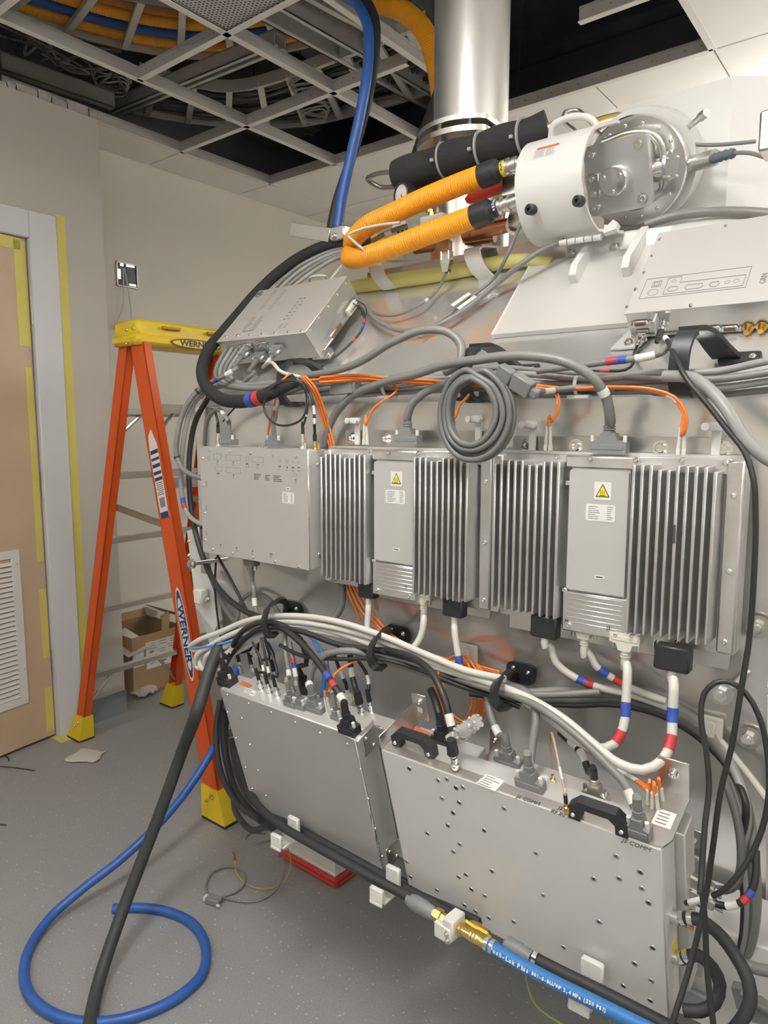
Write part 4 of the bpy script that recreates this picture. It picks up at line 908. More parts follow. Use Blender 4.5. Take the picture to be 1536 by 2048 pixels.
# blue hose loop and black hose across the floor
ZB = .0125
cable('thick blue hose coiled on the floor in the foreground', [('z', 226, 1817, ZB), ('z', 262, 1815, ZB), ('z', 330, 1822, ZB), ('z', 388, 1850, ZB), ('z', 412, 1900, ZB), ('z', 403, 1950, ZB), ('z', 350, 1998, ZB), ('z', 260, 2035, ZB), ('z', 180, 2046, ZB), ('z', 105, 2028, ZB), ('z', 60, 1990, ZB), ('z', 48, 1945, ZB), ('z', 62, 1890, .014), ('z', 105, 1830, .03), ('z', 165, 1778, .06), ('z', 240, 1720, .10), ('z', 320, 1645, .16), ('z', 385, 1565, .23), ('z', 430, 1490, .32), ('z', 448, 1440, .42), (462, 1380, 1.25), (475, 1330, 1.28)], .0125, BLUE_HOSE, 'hose', 'blue_hose', n=14)
cable('black rubber hose sloping from the cable bundle down to the floor', [(470, 1262, 1.16), (436, 1300, 1.07), (418, 1345, 1.03), (398, 1410, .98), ('z', 365, 1500, .52), ('z', 322, 1620, .36), ('z', 280, 1730, .23), ('z', 235, 1850, .115), ('z', 196, 1970, .04), ('z', 180, 2045, .02), ('z', 170, 2120, .017), ('z', 180, 2260, .016), ('z', 260, 2420, .016), ('z', 420, 2560, .016)], .0155, HOSE_BLACK, 'hose', 'black_hose', n=14)
# black hoses hanging behind the ladder foot
cable('black rubber hose looping down behind the lower left box', [(440, 1400, 1.25), (432, 1470, 1.22), (440, 1540, 1.18), (470, 1600, 1.14), (520, 1640, 1.08)], .0085, BLACK_RUB, 'hose', 'black_hose')
cable('second black hose beside the lower left box with white lettering', [(450, 1390, 1.28), (446, 1470, 1.25), (460, 1550, 1.20), (495, 1615, 1.13), (545, 1655, 1.07)], .0095, BLACK_RUB, 'hose', 'black_hose')
cable('grey rubber hose curling near the front ladder foot', [(455, 1400, 1.30), (452, 1500, 1.27), (466, 1570, 1.25), (470, 1620, 1.24), (490, 1650, 1.22), (530, 1655, 1.16), (560, 1650, 1.10)], .0085, mat('grey_rubber', (.06, .062, .064), .6), 'hose', 'black_hose')
# ================================================================== UPPER FLANK: cover plates
sp = B(); o0 = SL(985, 669, .0); 
MS = frame(V((0, 1.27, 1.40)), (1, 0, 0), VS)          # flank frame: local x = world x, y up the slope, z outward
LSLOPE = math.hypot(.335, .335)
def sl2(x, y, off=0.0): q = MS.inverted() @ SL(x, y, off); return q
a = sl2(985, 669, .012); b_ = sl2(1051, 548, .012)
wp = thing('cover_plate', 'white cover plate with a bright left edge on the upper flank', 'cover plate', M=MS)
B().prism([(a.x, a.y), (.95, a.y), (.95, LSLOPE-.012), (b_.x, LSLOPE-.012)], .001, .012).build('sheet', mat('white_flank', (.62, .615, .59), .3, .2, .02, 3), wp)
B().prism([(a.x-.003, a.y-.002), (a.x+.002, a.y-.002), (b_.x+.002, LSLOPE-.01), (b_.x-.003, LSLOPE-.01)], .001, .0135).build('edge', WPAINT, wp)
# small white tags on the flank and a screw tab
def flank_tag(x, y, w, h, lab, m=PAPER, rows=2, off=.0):
    p = sl2(x, y, off); t = thing('flank_label', lab, 'label', M=MS @ T(p.x, p.y, off+.0005)); plate('sheet', m, t, (0, 0, 0), w, h, .0006, .001)
    printlines(t, -w*.42, -h*.36, w*.42, h*.36, .0008, rows, PRINT, seed=x, th=.5)
flank_tag(986, 592, .028, .012, 'small white label on the bare flank below the yellow foam')
flank_tag(1100, 518, .024, .014, 'small white label at the right end of the yellow foam', rows=3)
# gusseted white angle bracket that carries the cold head
gb = thing('angle_bracket', 'white angle bracket with two gussets under the cold head cover', 'bracket', (-.7, 1.60, 1.735))
g0 = gb.location.copy()
P = [atY(1130, 482, 1.585)-g0, atY(1345, 455, 1.60)-g0, atY(1300, 515, 1.59)-g0, atY(1140, 532, 1.59)-g0]
def slab(ps, t, dirv): 
    d = V(dirv)*t; n_ = len(ps); b = B(); b.add([p for p in ps]+[p+d for p in ps], [tuple(range(n_)), tuple(range(2*n_-1, n_-1, -1))]+[(i, n_+i, n_+(i+1) % n_, (i+1) % n_) for i in range(n_)]); return b
slab(P, .008, (0, .7, .7)).build('upright', WPAINT, gb)
for x, y in ((1180, 508), (1282, 490)):
    q = sl2(x, y, .0); xx = q.x
    c = MS @ V((xx, LSLOPE-.085, .004))-g0
    ps = [MS @ V((xx, LSLOPE-.12, .01))-g0, MS @ V((xx, LSLOPE+.035, .012))-g0, MS @ V((xx, LSLOPE+.035, .030))-g0, MS @ V((xx, LSLOPE-.095, .045))-g0, MS @ V((xx, LSLOPE-.12, .035))-g0]
    slab(ps, .016, (1, 0, 0)).build('gusset', WPAINT, gb)
bolts(gb, [atY(1142, 505, 1.585)-g0, atY(1229, 494, 1.588)-g0], .0075, (0, -.9, .3), STEEL)
# ================================================================== TILTED CONTROL BOX (upper left)
OFF = .105
pa = [sl2(441, 681, OFF), sl2(610, 668, OFF), sl2(688, 558, OFF), sl2(517, 577, OFF)]
x0 = (pa[0].x+pa[3].x)/2; x1 = (pa[1].x+pa[2].x)/2; y0 = (pa[0].y+pa[1].y)/2; y1 = (pa[2].y+pa[3].y)/2
UM = MS @ T((x0+x1)/2, (y0+y1)/2, OFF); uw, uh = x1-x0, y1-y0; ud = .082
ub = thing('control_box', 'tilted aluminium control box with round emblem at the upper left', 'control box', M=UM)
B().box((0, 0, -ud/2-.001), (uw-.004, uh-.004, ud), b=.001).build('chassis', mat('zinc_sheet', (.66, .67, .67), .30, .75, .06, 5, rvar=.08), ub)
lidu = B().box((0, 0, -.001), (uw, uh, .003), b=.001).build('lid', mat('pinkish_alu', (.60, .565, .53), .38, .35, .03, 5, .02, bscale=300), ub)
def upx(X, Y, off=.001): return loc(UM, 390+X/4.151, 440+Y/4.151, off)
screws(ub, [(*upx(X, Y).xy, .0005) for X, Y in ((260, 968), (355, 962), (455, 955), (557, 947), (663, 938), (773, 930), (885, 922))], .0042, m=CHROME)
for k in range(5): inst('screw', 'screw', screw_bm, CHROME, ub, aim((uw/2-.002, -uh/2+.02+k*(uh-.04)/4, -.010), (1, 0, 0)) @ Matrix.Diagonal((.0045, .0045, .0045, 1)))
p = upx(532, 617); em = B(); em.ring((p.x, p.y, .0006), (p.x, p.y, .0010), .0135, .0118, 28); em.ring((p.x, p.y, .0006), (p.x, p.y, .0010), .0105, .0098, 24)
for q in (-1, 1): em.tube(spline([(p.x+q*.001, p.y+.006, .0009), (p.x+q*.006, p.y+.004, .0009), (p.x+q*.004, p.y-.003, .0009), (p.x+q*.007, p.y-.006, .0009)], .002), .0008, 5)
em.tube(spline([(p.x-.006, p.y-.002, .0009), (p.x, p.y+.001, .0009), (p.x+.006, p.y-.001, .0009)], .002), .0008, 5); em.build('emblem', PRINT, lidu, kind='stuff')
for (xa, ya, xb, yb, n_, sd) in ((520, 750, 700, 570, 12, 1), (600, 745, 770, 570, 12, 2), (375, 920, 600, 790, 10, 3), (670, 905, 800, 850, 4, 4), (790, 830, 870, 640, 7, 5)):
    A_, B_ = upx(xa, ya), upx(xb, yb); printlines(lidu, min(A_.x, B_.x), min(A_.y, B_.y), max(A_.x, B_.x), max(A_.y, B_.y), .0007, n_, GPRINT, seed=sd, th=.35, cols=2, fill=.75)
A_ = upx(370, 930); B_ = upx(550, 916); printlines(lidu, A_.x, A_.y, B_.x, A_.y+.0025, .0007, 1, PRINT, seed=8, th=.9)
# right side: flange with slotted connector, mounting foot
sd_ = B(); sd_.box((uw/2+.006, -.01, -ud+.012), (.012, uh*.8, .003), b=.001); sd_.build('side_flange', PLATED, ub)
B().box((uw/2+.013, -.035, -ud+.018), (.006, .06, .014), b=.002).build('port_shell', CHROME, ub); B().box((uw/2+.0165, -.035, -ud+.018), (.001, .05, .008)).build('port_face', mat('pin_brown', (.16, .10, .05), .6), ub)
B().box((uw/2+.012, .06, -ud+.020), (.014, .05, .018), b=.002).build('terminal_block', CREAM, ub)
for k in range(5): B().cyl((uw/2+.019, .042+k*.009, -ud+.02), (uw/2+.022, .042+k*.009, -ud+.02), .003, n=8).build('terminal_screw', CHROME, ub)
ft = B(); ft.prism([(uw/2-.03, -uh/2-.002), (uw/2+.03, -uh/2-.002), (uw/2+.03, -uh/2+.02), (uw/2+.012, -uh/2+.04), (uw/2-.03, -uh/2+.04)], -ud-.004, -ud, None); ft.build('mounting_foot', PLATED, ub); bolts(ub, [(uw/2+.020, -uh/2+.010, -ud)], .005, m=CHROME)
# jack screws and ports on the lower face
for X, w2 in ((420, .05), (545, .038)):
    q = upx(X, 1040, -.02); c = B(); c.box((q.x, -uh/2-.002, -.022), (w2, .004, .014), b=.001); co = c.build('port_shell', CHROME, ub)
    for s_ in (-1, 1): B().cyl((q.x+s_*(w2/2-.003), -uh/2-.002, -.022), (q.x+s_*(w2/2-.003), -uh/2-.012, -.022), .004, n=6).build('jack_screw', CHROME, co)
# wire basket handle behind the box
for pts_, lab_ in ((((690, 512), (700, 506), (676, 540), (655, 566)), 'slim white frame rod right of the wire bracket behind the tilted box'), (((645, 514), (655, 518), (615, 545), (572, 574)), 'slim white frame rod left of the wire bracket behind the tilted box')):
    cable(lab_, [('s', x_, y_, .09) for x_, y_ in pts_], .003, WPAINT, 'rod', 'frame_rod', step=.006)
cable('white bent wire bracket standing behind the tilted control box', [('s', 655, 562, .06), ('s', 650, 552, .09), ('s', 620, 556, .09), ('s', 622, 568, .06)], .0035, WPAINT, 'bracket', 'wire_bracket', step=.004)
# ================================================================== GREEN CHANNEL BOX (upper right)
OG = .062
ga, gb_, gc = sl2(1243, 629, OG), sl2(1322, 465, OG), sl2(1536, 608, OG)
gx0 = (ga.x+gb_.x)/2; gx1 = gc.x+.16; gy0 = ga.y; gy1 = gb_.y
GM = MS @ T((gx0+gx1)/2, (gy0+gy1)/2, OG); gw_, gh = gx1-gx0, gy1-gy0; gd = .056
grn = thing('control_box', 'wide pale control box with a printed port diagram at the upper right', 'control box', M=GM)
B().box((0, 0, -gd/2-.001), (gw_-.004, gh-.004, gd), b=.001).build('chassis', mat('bright_sheet', (.76, .76, .75), .30, .9, .03, 5), grn)
lidg = B().box((0, 0, -.001), (gw_, gh, .003), b=.001).build('lid', mat('pale_lid', (.54, .535, .52), .4, .25, .02, 5), grn)
def gpx(X, Y, off=.001): return loc(GM, 1080+X/3.368, 440+Y/3.368, off)
screws(grn, [(*gpx(X, Y).xy, .0005) for X, Y in ((588, 588), (645, 470), (703, 355), (757, 242), (808, 132), (1015, 578), (1252, 40))], .004, m=CHROME)
# printed diagram, drawn in the lid plane
q0, q1, q2, q3 = gpx(668, 527), gpx(1382, 457), gpx(1436, 318), gpx(728, 392)
def pline(ps, closed=True, r=.0006):
    b = B(); ps = [V((p.x, p.y, .0008)) for p in ps]
    for i in range(len(ps) if closed else len(ps)-1): b.tube([ps[i], ps[(i+1) % len(ps)]], r, 4)
    return b.build('printed_outline', GPRINT, lidg, kind='stuff')
dx0, dx1, dy0, dy1 = q0.x, q1.x, (q0.y+q1.y)/2, (q2.y+q3.y)/2
def rc(xa, ya, xb, yb): return [V((dx0+(dx1-dx0)*u_, dy0+(dy1-dy0)*v_, 0)) for u_, v_ in ((xa, ya), (xb, ya), (xb, yb), (xa, yb))]
pline(rc(0, 0, 1, 1)); pline(rc(.08, .55, .17, .82)); pline(rc(.10, .60, .15, .76)); pline([V((dx0+(dx1-dx0)*u_, dy0+(dy1-dy0)*v_, 0)) for u_, v_ in ((.23, .1), (.97, .1), (.97, .62), (.36, .62), (.36, .92), (.23, .92))])
for xa, xb in ((.26, .36), (.43, .60), (.66, .75)): pline([V((dx0+(dx1-dx0)*u_, dy0+(dy1-dy0)*v_, 0)) for u_, v_ in ((xa, .3), (xa+.02, .22), (xb-.02, .22), (xb, .3), (xb-.01, .44), (xa+.01, .44))])
for xc, vr in ((.12, .010), (.82, .005), (.90, .005), (.29, .004)): outline_ring(lidg, dx0+(dx1-dx0)*xc, dy0+(dy1-dy0)*(.26 if xc < .2 else (.36 if xc > .5 else .74)), .0007, vr)
p = gpx(1508, 392); text_mesh('GRN', .014, T(p.x, p.y, .0008) @ Matrix.Rotation(R(90), 4, 'Z') @ Matrix.Rotation(0, 4, 'Z'), 'lettering', GPRINT, lidg)
# lower face: ports (local -y face)
def gface(X, Y):
    n = -VS; o = GM @ V((0, -gh/2, 0)); return GM.inverted() @ onplane(1080+X/3.368, 440+Y/3.368, o, n)
yf = -gh/2
for X, Y, w2, gold in ((678, 693, .028, 0), (1115, 735, .05, 0), (1280, 728, .026, 0)):
    q = gface(X, Y); c = B(); c.box((q.x, yf-.002, q.z), (w2, .004, .012), b=.001); co = c.build('port_shell', CHROME, grn); B().box((q.x, yf-.0045, q.z), (w2*.72, .001, .007)).build('port_face', mat('pin_brown', (.16, .10, .05), .6), co)
    for s_ in (-1, 1): B().cyl((q.x+s_*(w2/2+.004), yf, q.z), (q.x+s_*(w2/2+.004), yf-.008, q.z), .0035, n=6).build('jack_screw', CHROME, co)
for X, Y in ((1402, 725), (1495, 715)):
    q = gface(X, Y); B().lathe([(.0095, 0), (.0095, .003), (.0065, .003), (.0065, .008), (.005, .008), (.005, .014)], (q.x, yf, q.z), (0, -1, 0), 14).build('gold_socket', GOLD, grn)
lp = B(); lp.box((0, yf-.001, -gd+.004), (gw_*.98, .003, .004)); lp.build('lower_flange', STEEL, grn)
q = gface(560, 820); ear = B(); ear.prism([(gx0-(gx0+gx1)/2-.03, yf-.030), (gx0-(gx0+gx1)/2+.022, yf-.030), (gx0-(gx0+gx1)/2+.034, yf+.0), (gx0-(gx0+gx1)/2-.006, yf+.03)], -gd-.003, -gd+.001); ear.build('mounting_ear', BOXEDGE, grn); bolts(grn, [(gx0-(gx0+gx1)/2+.002, yf-.014, -gd+.001)], .006, m=STEEL)
B().box((gface(800, 690).x, yf-.012, -.03), (.004, .024, .05)).build('divider_plate', mat('pale_lid', (.66, .655, .64)), grn)
# rolled white shoulder of the magnet behind the box
sh = B(); sh.lathe([(.001, 0), (.05, 0), (.05, 1.75), (.001, 1.75)], V((-.60, 1.67, 1.742))-mo, (1, 0, 0), 24); sh.build('rolled_shoulder', WPAINT, mag)
# ================================================================== TURRET AND COLD HEAD
tu = thing('service_turret', 'white service turret on top of the magnet behind the cold head', 'turret', (-.3, 2.0, 1.76))
t0 = tu.location.copy()
tp_ = [(-.70, 1.80), (-.415, 1.80), (-.25, 1.93), (-.25, 2.5), (-.70, 2.5)]
B().prism([(x-t0.x, y-t0.y) for x, y in tp_], 0, .365).build('turret_body', WPAINT, tu)
B().prism([(x-t0.x+(.02 if x < -.5 else -.02), y-t0.y+(.02 if y < 2 else -.02)) for x, y in tp_], .365, .372).build('turret_lid', WPAINT, tu)
bx_ = B(); q = atX(1525, 275, -.25)-t0; bx_.box(q+V((.01, 0, 0)), (.02, .06, .06), b=.003); bo = bx_.build('socket_plate', STEEL, tu); bolts(bo, [q+V((.02, dy, dz)) for dy in (-.02, .02) for dz in (-.02, .02)], .004, (1, 0, 0), CHROME)
NC = V((0, -math.cos(R(22)), -math.sin(R(22)))); FC = atY(1270, 343, 1.68)
ch = thing('cryocooler', 'polished metal cold head with round bolted flange and square block', 'cold head', FC)
up_ = NC.cross(V((1, 0, 0))).normalized(); 
if up_.z < 0: up_ = -up_
POL = mat('polished_alu', (.88, .88, .88), .19, 1.0, .03, 8, rvar=.05)
B().lathe([(.105, 0), (.125, .05), (.128, .12), (.128, .13)], -NC*.15, NC, 40).build('neck', WPAINT, ch)
fo = B().lathe([(.112, 0), (.115, .002), (.115, .010), (.112, .012), (.116, .014), (.116, .024), (.113, .027), (.082, .027), (.080, .022), (.02, .022)], -NC*.015, NC, 48).build('flange', POL, ch)
for k in range(16):
    a = 2*math.pi*k/16+.1; p = (V((1, 0, 0))*math.cos(a)+up_*math.sin(a))*.097+NC*.012; inst('flange_bolt', 'screw', screw_bm, CHROME, fo, aim(p, NC) @ Matrix.Diagonal((.0045, .0045, .0045, 1)))
BMx = Matrix((V((1, 0, 0)), up_, V((1, 0, 0)).cross(up_))).transposed().to_4x4()
if V((1, 0, 0)).cross(up_).dot(NC) < 0: BMx = Matrix((V((-1, 0, 0)), up_, V((-1, 0, 0)).cross(up_))).transposed().to_4x4()
b = B(); b.prism(rrect(.128, .128, .03, 5), .01, .098, BMx @ T(0, .004, 0)); b.build('body_block', POL, ch)
fpl = B().prism(rrect(.138, .145, .012, 2), .098, .118, BMx @ T(0, .004, 0)).build('face_plate', mat('satin_alu', (.66, .67, .69), .3, .8, .02, 5), ch)
for sx in (-1, 1):
    for sy in (-1, 1): inst('face_bolt', 'bolt', bolt_bm, CHROME, fpl, BMx @ T(sx*.051, sy*.054+.004, .118) @ Matrix.Diagonal((.0075, .0075, .0085, 1)))
bs = B(); bs.lathe([(.03, 0), (.030, .028), (.028, .031), (.001, .031)], BMx @ V((0, -.002, .118)), NC, 28); bso = bs.build('motor_boss', POL, ch)
for k in range(3): a = 2.1*k+.5; inst('boss_screw', 'screw', screw_bm, CHROME, bso, BMx @ T(.02*math.cos(a), -.002+.02*math.sin(a), .149) @ Matrix.Diagonal((.0042, .0042, .0042, 1)))
sx = -1 if BMx[0][0] < 0 else 1
clp = B(); clp.box((-sx*.048, -.005, .122), (.022, .05, .010), BMx, .002); clo = clp.build('side_clamp', STEEL, ch)
for dy in (-.016, .016): inst('clamp_bolt', 'bolt', bolt_bm, CHROME, clo, BMx @ T(-sx*.052, -.005+dy, .127) @ Matrix.Diagonal((.005, .005, .006, 1)))
e = B(); e.lathe([(.03, 0), (.03, .02), (.02, .022), (.02, .045), (.03, .047), (.03, .055)], V((.030, .0, 0))+NC*.03, (1, 0, -.05), 20); e.build('side_port', POL, ch)
e = B(); e.tube(spline([V((-.05, 0, 0))+up_*.075+NC*.05, V((.02, 0, 0))+up_*.08+NC*.05, V((.06, 0, 0))+up_*.068+NC*.05, V((.075, 0, 0))+up_*.04+NC*.045, V((.075, 0, 0))+up_*.005+NC*.04]), .008, 10); e.build('vent_tube', PLATED, ch)
e = B(); q = atY(1238, 285, 1.60)-FC; e.lathe([(.012, 0), (.012, .012), (.008, .014), (.010, .03), (.006, .036)], q, -up_, 8); e.build('brass_nipple', BRASS, ch)
for p0, p1, rr_, nm in (((1365, 265, 1.70), (1413, 225, 1.66), .0065, 'purge_tube'),):
    a, b_ = atY(*p0)-FC, atY(*p1)-FC; c = B(); c.cyl(a, b_, rr_, n=12); c.cyl(b_.lerp(a, .25), b_, rr_*1.45, n=12); c.build(nm, PLATED, ch)
e = B(); a, b_ = atY(1375, 330, 1.70)-FC, atY(1430, 315, 1.66)-FC; e.cyl(a, b_, .017, n=16); e.build('signal_port', STEEL, ch)
# hinged white cover (half cylinder along X) in front of it
SC = V((0, 1.555, 1.876)); SR = .112
cv = thing('cold_head_cover', 'white hinged half round cover with a handle over the cold head', 'cover', (-.68, 1.555, 1.876)); v0 = cv.location.copy()
b = B(); na = 26; xs0, xs1 = -.765, -.602
vs = []; fs = []
for i in range(na+1):
    a = R(98)+R(190)*i/na       # from top, through the front (-Y), to the bottom
    ys, zs = math.cos(a), math.sin(a)
    notch = .03 if i < 3 or (na-4 < i) else 0
    for rr_, xx in ((SR, xs0), (SR, xs1-.012*(1-abs(i/na-.5)*2)+notch), (SR-.006, xs1-.012*(1-abs(i/na-.5)*2)+notch), (SR-.006, xs0)): vs.append(V((xx, SC.y+ys*rr_, SC.z+zs*rr_))-v0)
for i in range(na):
    for k in range(4): fs.append((4*i+k, 4*i+(k+1) % 4, 4*i+4+(k+1) % 4, 4*i+4+k))
fs += [(0, 1, 2, 3), (4*na+3, 4*na+2, 4*na+1, 4*na)]
b.add(vs, [f[::-1] for f in fs]); b.build('shell', WPAINT, cv)
# end disc (left, half)
dpoly = [V((xs0, SC.y+math.cos(R(98)+R(190)*i/na)*(SR-.001), SC.z+math.sin(R(98)+R(190)*i/na)*(SR-.001)))-v0 for i in range(na+1)]
hp = [atY(*p)-v0 for p in ((1102, 276, 1.53), (1106, 252, 1.52), (1130, 238, 1.52), (1165, 233, 1.52), (1185, 240, 1.52), (1196, 258, 1.53))]
B().tube(spline(hp, .006), .0075, 10).build('handle', WPAINT, cv)
for x, y, Y in ((1062, 417, 1.435), (1158, 400, 1.435)):
    q = atY(x, y, Y)-v0; B().lathe([(.010, 0), (.0115, .003), (.0115, .018), (.009, .020), (.004, .020), (.004, .014)], q+V((0, .014, 0)), (-.2, -1, -.1), 14).build('rubber_knob', BPLASTIC, cv)
# warning label wrapped on the shell
lbm = B(); A0, A1 = R(143), R(158); vs = []
for i in range(5):
    a = A0+(A1-A0)*i/4
    for xx in (-.722, -.672): vs.append(V((xx-(.004 if i else 0)*i*.5, SC.y+math.cos(a)*(SR+.0006), SC.z+math.sin(a)*(SR+.0006)))-v0)
lbm.add(vs, [(2*i, 2*i+1, 2*i+3, 2*i+2) for i in range(4)]); lw = lbm.build('warning_label', PAPER, cv)
lb2 = B(); lb2.add([v*1.0+V((0, -.0004, .0003)) for v in vs[:4]], [(0, 1, 3, 2)]); lb2.build('orange_strip', mat('warn_orange', (.50, .14, .06), .5), lw)
pr = B()
for i in range(5):
    a = A0+(A1-A0)*(.34+i*.13); a2 = a+R(.7)
    for xa, xb in ((-.722, -.698), (-.694, -.676)): pr.add([V((x_-.004, SC.y+math.cos(t_)*(SR+.001), SC.z+math.sin(t_)*(SR+.001)))-v0 for x_, t_ in ((xa, a), (xb, a), (xb, a2), (xa, a2))], [(0, 1, 2, 3)])
pr.build('printed_lines', GPRINT, lw, kind='stuff')
# hinge and latch at the lower edge
hg = B(); q = atY(1120, 486, 1.52)-v0; q2 = atY(1205, 474, 1.52)-v0
for k in range(5): hg.cyl(q.lerp(q2, k/5), q.lerp(q2, (k+.88)/5), .0065, n=10)
hg.build('hinge', WPAINT, cv)
lt = B(); q = atY(1222, 455, 1.52)-v0; lt.prism([(-.014, -.012), (.012, -.012), (.018, .0), (.008, .012), (-.004, .004), (-.012, .008)], -.007, .007, frame(q, (1, 0, .2), (0, .3, 1))); lt.build('latch', WPAINT, cv)
# brass elbow on the turret
be = thing('brass_elbow', 'brass pipe elbow on the turret above the cold head', 'pipe fitting', atY(1225, 243, 1.74)); q0 = be.location.copy()
B().tube(spline([atY(1190, 252, 1.70)-q0, atY(1212, 245, 1.72)-q0, atY(1234, 240, 1.75)-q0, atY(1242, 240, 1.79)-q0], .008), .017, 12).build('elbow', BRASS, be); B().cyl(atY(1250, 238, 1.795)-q0, atY(1250, 238, 1.80)-q0, .032, n=20).build('boss_plate', WPAINT, be)
# ================================================================== VENT PIPE
vp = thing('vent_pipe', 'large silver vent pipe rising from the magnet into the ceiling', 'pipe', (-1.066, 1.75, 2.13)); PZ = 2.125
B().lathe([(.1015, 0), (.1015, .50), (.1035, .50), (.1035, .52), (.1015, .52), (.1015, 1.4)], (0, 0, 0), (0, 0, 1), 48).build('pipe', mat('vent_steel', (.63, .63, .62), .34, .9, .03, 2, rvar=.05), vp)
for z in (.47, .50, .525): B().ring((0, 0, z), (0, 0, z+.016), .1075, .1005, 40).build('clamp_band', mat('dark_band', (.05, .052, .055), .5, .3), vp)
c = B(); c.box((.075, -.085, .49), (.03, .022, .02), b=.003); c.cyl((.06, -.1, .49), (.105, -.07, .50), .005, n=8); c.build('clamp_screw', STEEL, vp)
oct_ = [(.135*math.cos(R(a)), .135*math.sin(R(a))) for a in range(0, 360, 10)]
flp = []
for a in range(0, 360, 6):
    r_ = .145; x, y = r_*math.cos(R(a)), r_*math.sin(R(a)); x = min(x, .105); flp.append((x, y))
B().prism(flp, -.004, .008).build('upper_flange', ALU, vp); B().prism([(x*1.02, y*1.02) for x, y in flp], -.034, -.020).build('lower_flange', mat('warm_flange', (.66, .62, .57), .3, 1.0, .08, 8), vp)
B().lathe([(.10, 0), (.10, .016)], (0, 0, -.020), (0, 0, 1), 36).build('gasket', BPLASTIC, vp); B().lathe([(.11, 0), (.11, .34)], (0, 0, -.37), (0, 0, 1), 36).build('neck', mat('warm_flange', (.66, .62, .57)), vp)
for a in range(20, 360, 40): B().cyl((.122*math.cos(R(a)) if math.cos(R(a)) < .8 else .098, .122*math.sin(R(a)), -.045), (.122*math.cos(R(a)) if math.cos(R(a)) < .8 else .098, .122*math.sin(R(a)), .014), .006, n=6).build('flange_bolt', STEEL, vp)
# ================================================================== BLACK FOAM WRAPPED PIPE
fp = thing('insulated_pipe', 'black foam insulated pipe tied with grey cable ties', 'insulated pipe', atY(940, 310, 1.60)); q0 = fp.location.copy()
fpts = spline([atY(x, y, Y)-q0 for x, y, Y in ((797, 353, 1.60), (860, 332, 1.60), (940, 308, 1.60), (1020, 285, 1.60), (1060, 273, 1.60), (1097, 258, 1.61))], .012)
B().tube(fpts, .042, 20, rr=[.043+.0025*math.sin(i*.55) for i in range(len(fpts))]).build('foam_sleeve', FOAM, fp)
B().tube([fpts[-1]-(fpts[-1]-fpts[-3])*.2, fpts[-1]+(fpts[-1]-fpts[-3]).normalized()*.012], .013, 12).build('inner_pipe', mat('pink_copper', (.75, .50, .40), .4, .6), fp)
for x, y in ((893, 326), (968, 303), (1047, 277)):
    wpath = [p+q0 for p in fpts]; s = near(wpath, (x, y)); p, t = along(wpath, s)
    B().ring(p-q0-t*.0025, p-q0+t*.0025, .0465, .041, 28).build('cable_tie', mat('grey_tie', (.35, .35, .36), .5), fp)
    B().box(p-q0+V((-.012, -.046, -.008)), (.009, .008, .008), b=.001).build('tie_head', mat('grey_tie', (.35, .35, .36)), fp)
cable('braided steel hose loop at the left end of the foam wrapped pipe', [(800, 350, 1.60), (775, 345, 1.62), (748, 350, 1.64), (738, 362, 1.68), (755, 372, 1.70), (790, 374, 1.70)], .0065, mat('braid', (.42, .40, .37), .35, .9, .2, 60), 'hose', 'braided_hose', step=.006)
c = B(); c.lathe([(.013, 0), (.013, .014), (.010, .016), (.010, .028)], atY(797, 349, 1.60), (atY(775, 344, 1.61)-atY(797, 349, 1.60)), 6); c.build('end_nut', STEEL, bpy.data.objects['braided_hose'])
# ================================================================== AMBER CORRUGATED HOSES WITH FITTINGS
def corrugated(path, r, pitch=.0064, depth=.0034, smooth_to=0.0):
    # resample at quarter pitch
    tot = sum((b_-a).length for a, b_ in zip(path, path[1:])); n_ = int(tot/(pitch/3)); pts = []; rr_ = []
    for i in range(n_+1):
        p, t = along(path, tot*i/n_); pts.append(p); rr_.append(r-(depth if i % 3 == 0 else 0))
    return B().tube(pts, r, 18, rr=rr_)
def amber(lab, pts, r, sx=None):
    path = spline([P3(p) for p in pts], .01)
    return corrugated(path, r).build('amber_hose', AMBER, None, label=lab, cat='hose', ang=80), path
def fitting(o, path, word, wm):
    # at path start: black cuff, collar, galvanised coupling
    p, t = path[0], (path[0]-path[2]).normalized()
    B().lathe([(.0275, -.03), (.0285, -.005), (.027, .012), (.020, .018), (.020, .026)], p, t, 22).build('black_cuff', BPLASTIC, o)
    cl = B().lathe([(.0175, .026), (.0175, .037)], p, t, 20).build('collar', wm, o)
    c = B(); c.lathe([(.016, .037), (.019, .038), (.019, .046), (.015, .047), (.015, .052), (.0175, .053), (.0175, .064), (.014, .065), (.014, .085)], p, t, 12); c.build('coupling', PLATED, o)
    n0 = (V((-.25, -.9, .35))); n0 = (n0-t*n0.dot(t)).normalized(); v_ = n0.cross(t)
    for i, chh in enumerate(word):
        a = -(i-(len(word)-1)/2)*R(19); n_ = n0*math.cos(a)-v_*math.sin(a); u_ = t.cross(n_)
        M = Matrix((t.cross(n_)*-1, t*-1, n_)).transposed().to_4x4()
        if M.to_3x3().determinant() < 0: M = Matrix((t.cross(n_), t*-1, n_)).transposed().to_4x4()
        M.translation = p+t*.0315+n_*.0178; text_mesh(chh, .008, M, 'lettering', PRINT if wm is WARN_Y else PAPER, cl, bold=.0003)
o, pth = amber('upper amber corrugated hose with a yellow SUPPLY collar', [(985, 345, 1.50), (930, 365, 1.50), (860, 393, 1.50), (790, 425, 1.505), (735, 452, 1.52), (708, 478, 1.56), (705, 492, 1.62), (720, 498, 1.70), (760, 490, 1.85)], .0265)
fitting(o, pth, 'SUPPLY', WARN_Y)
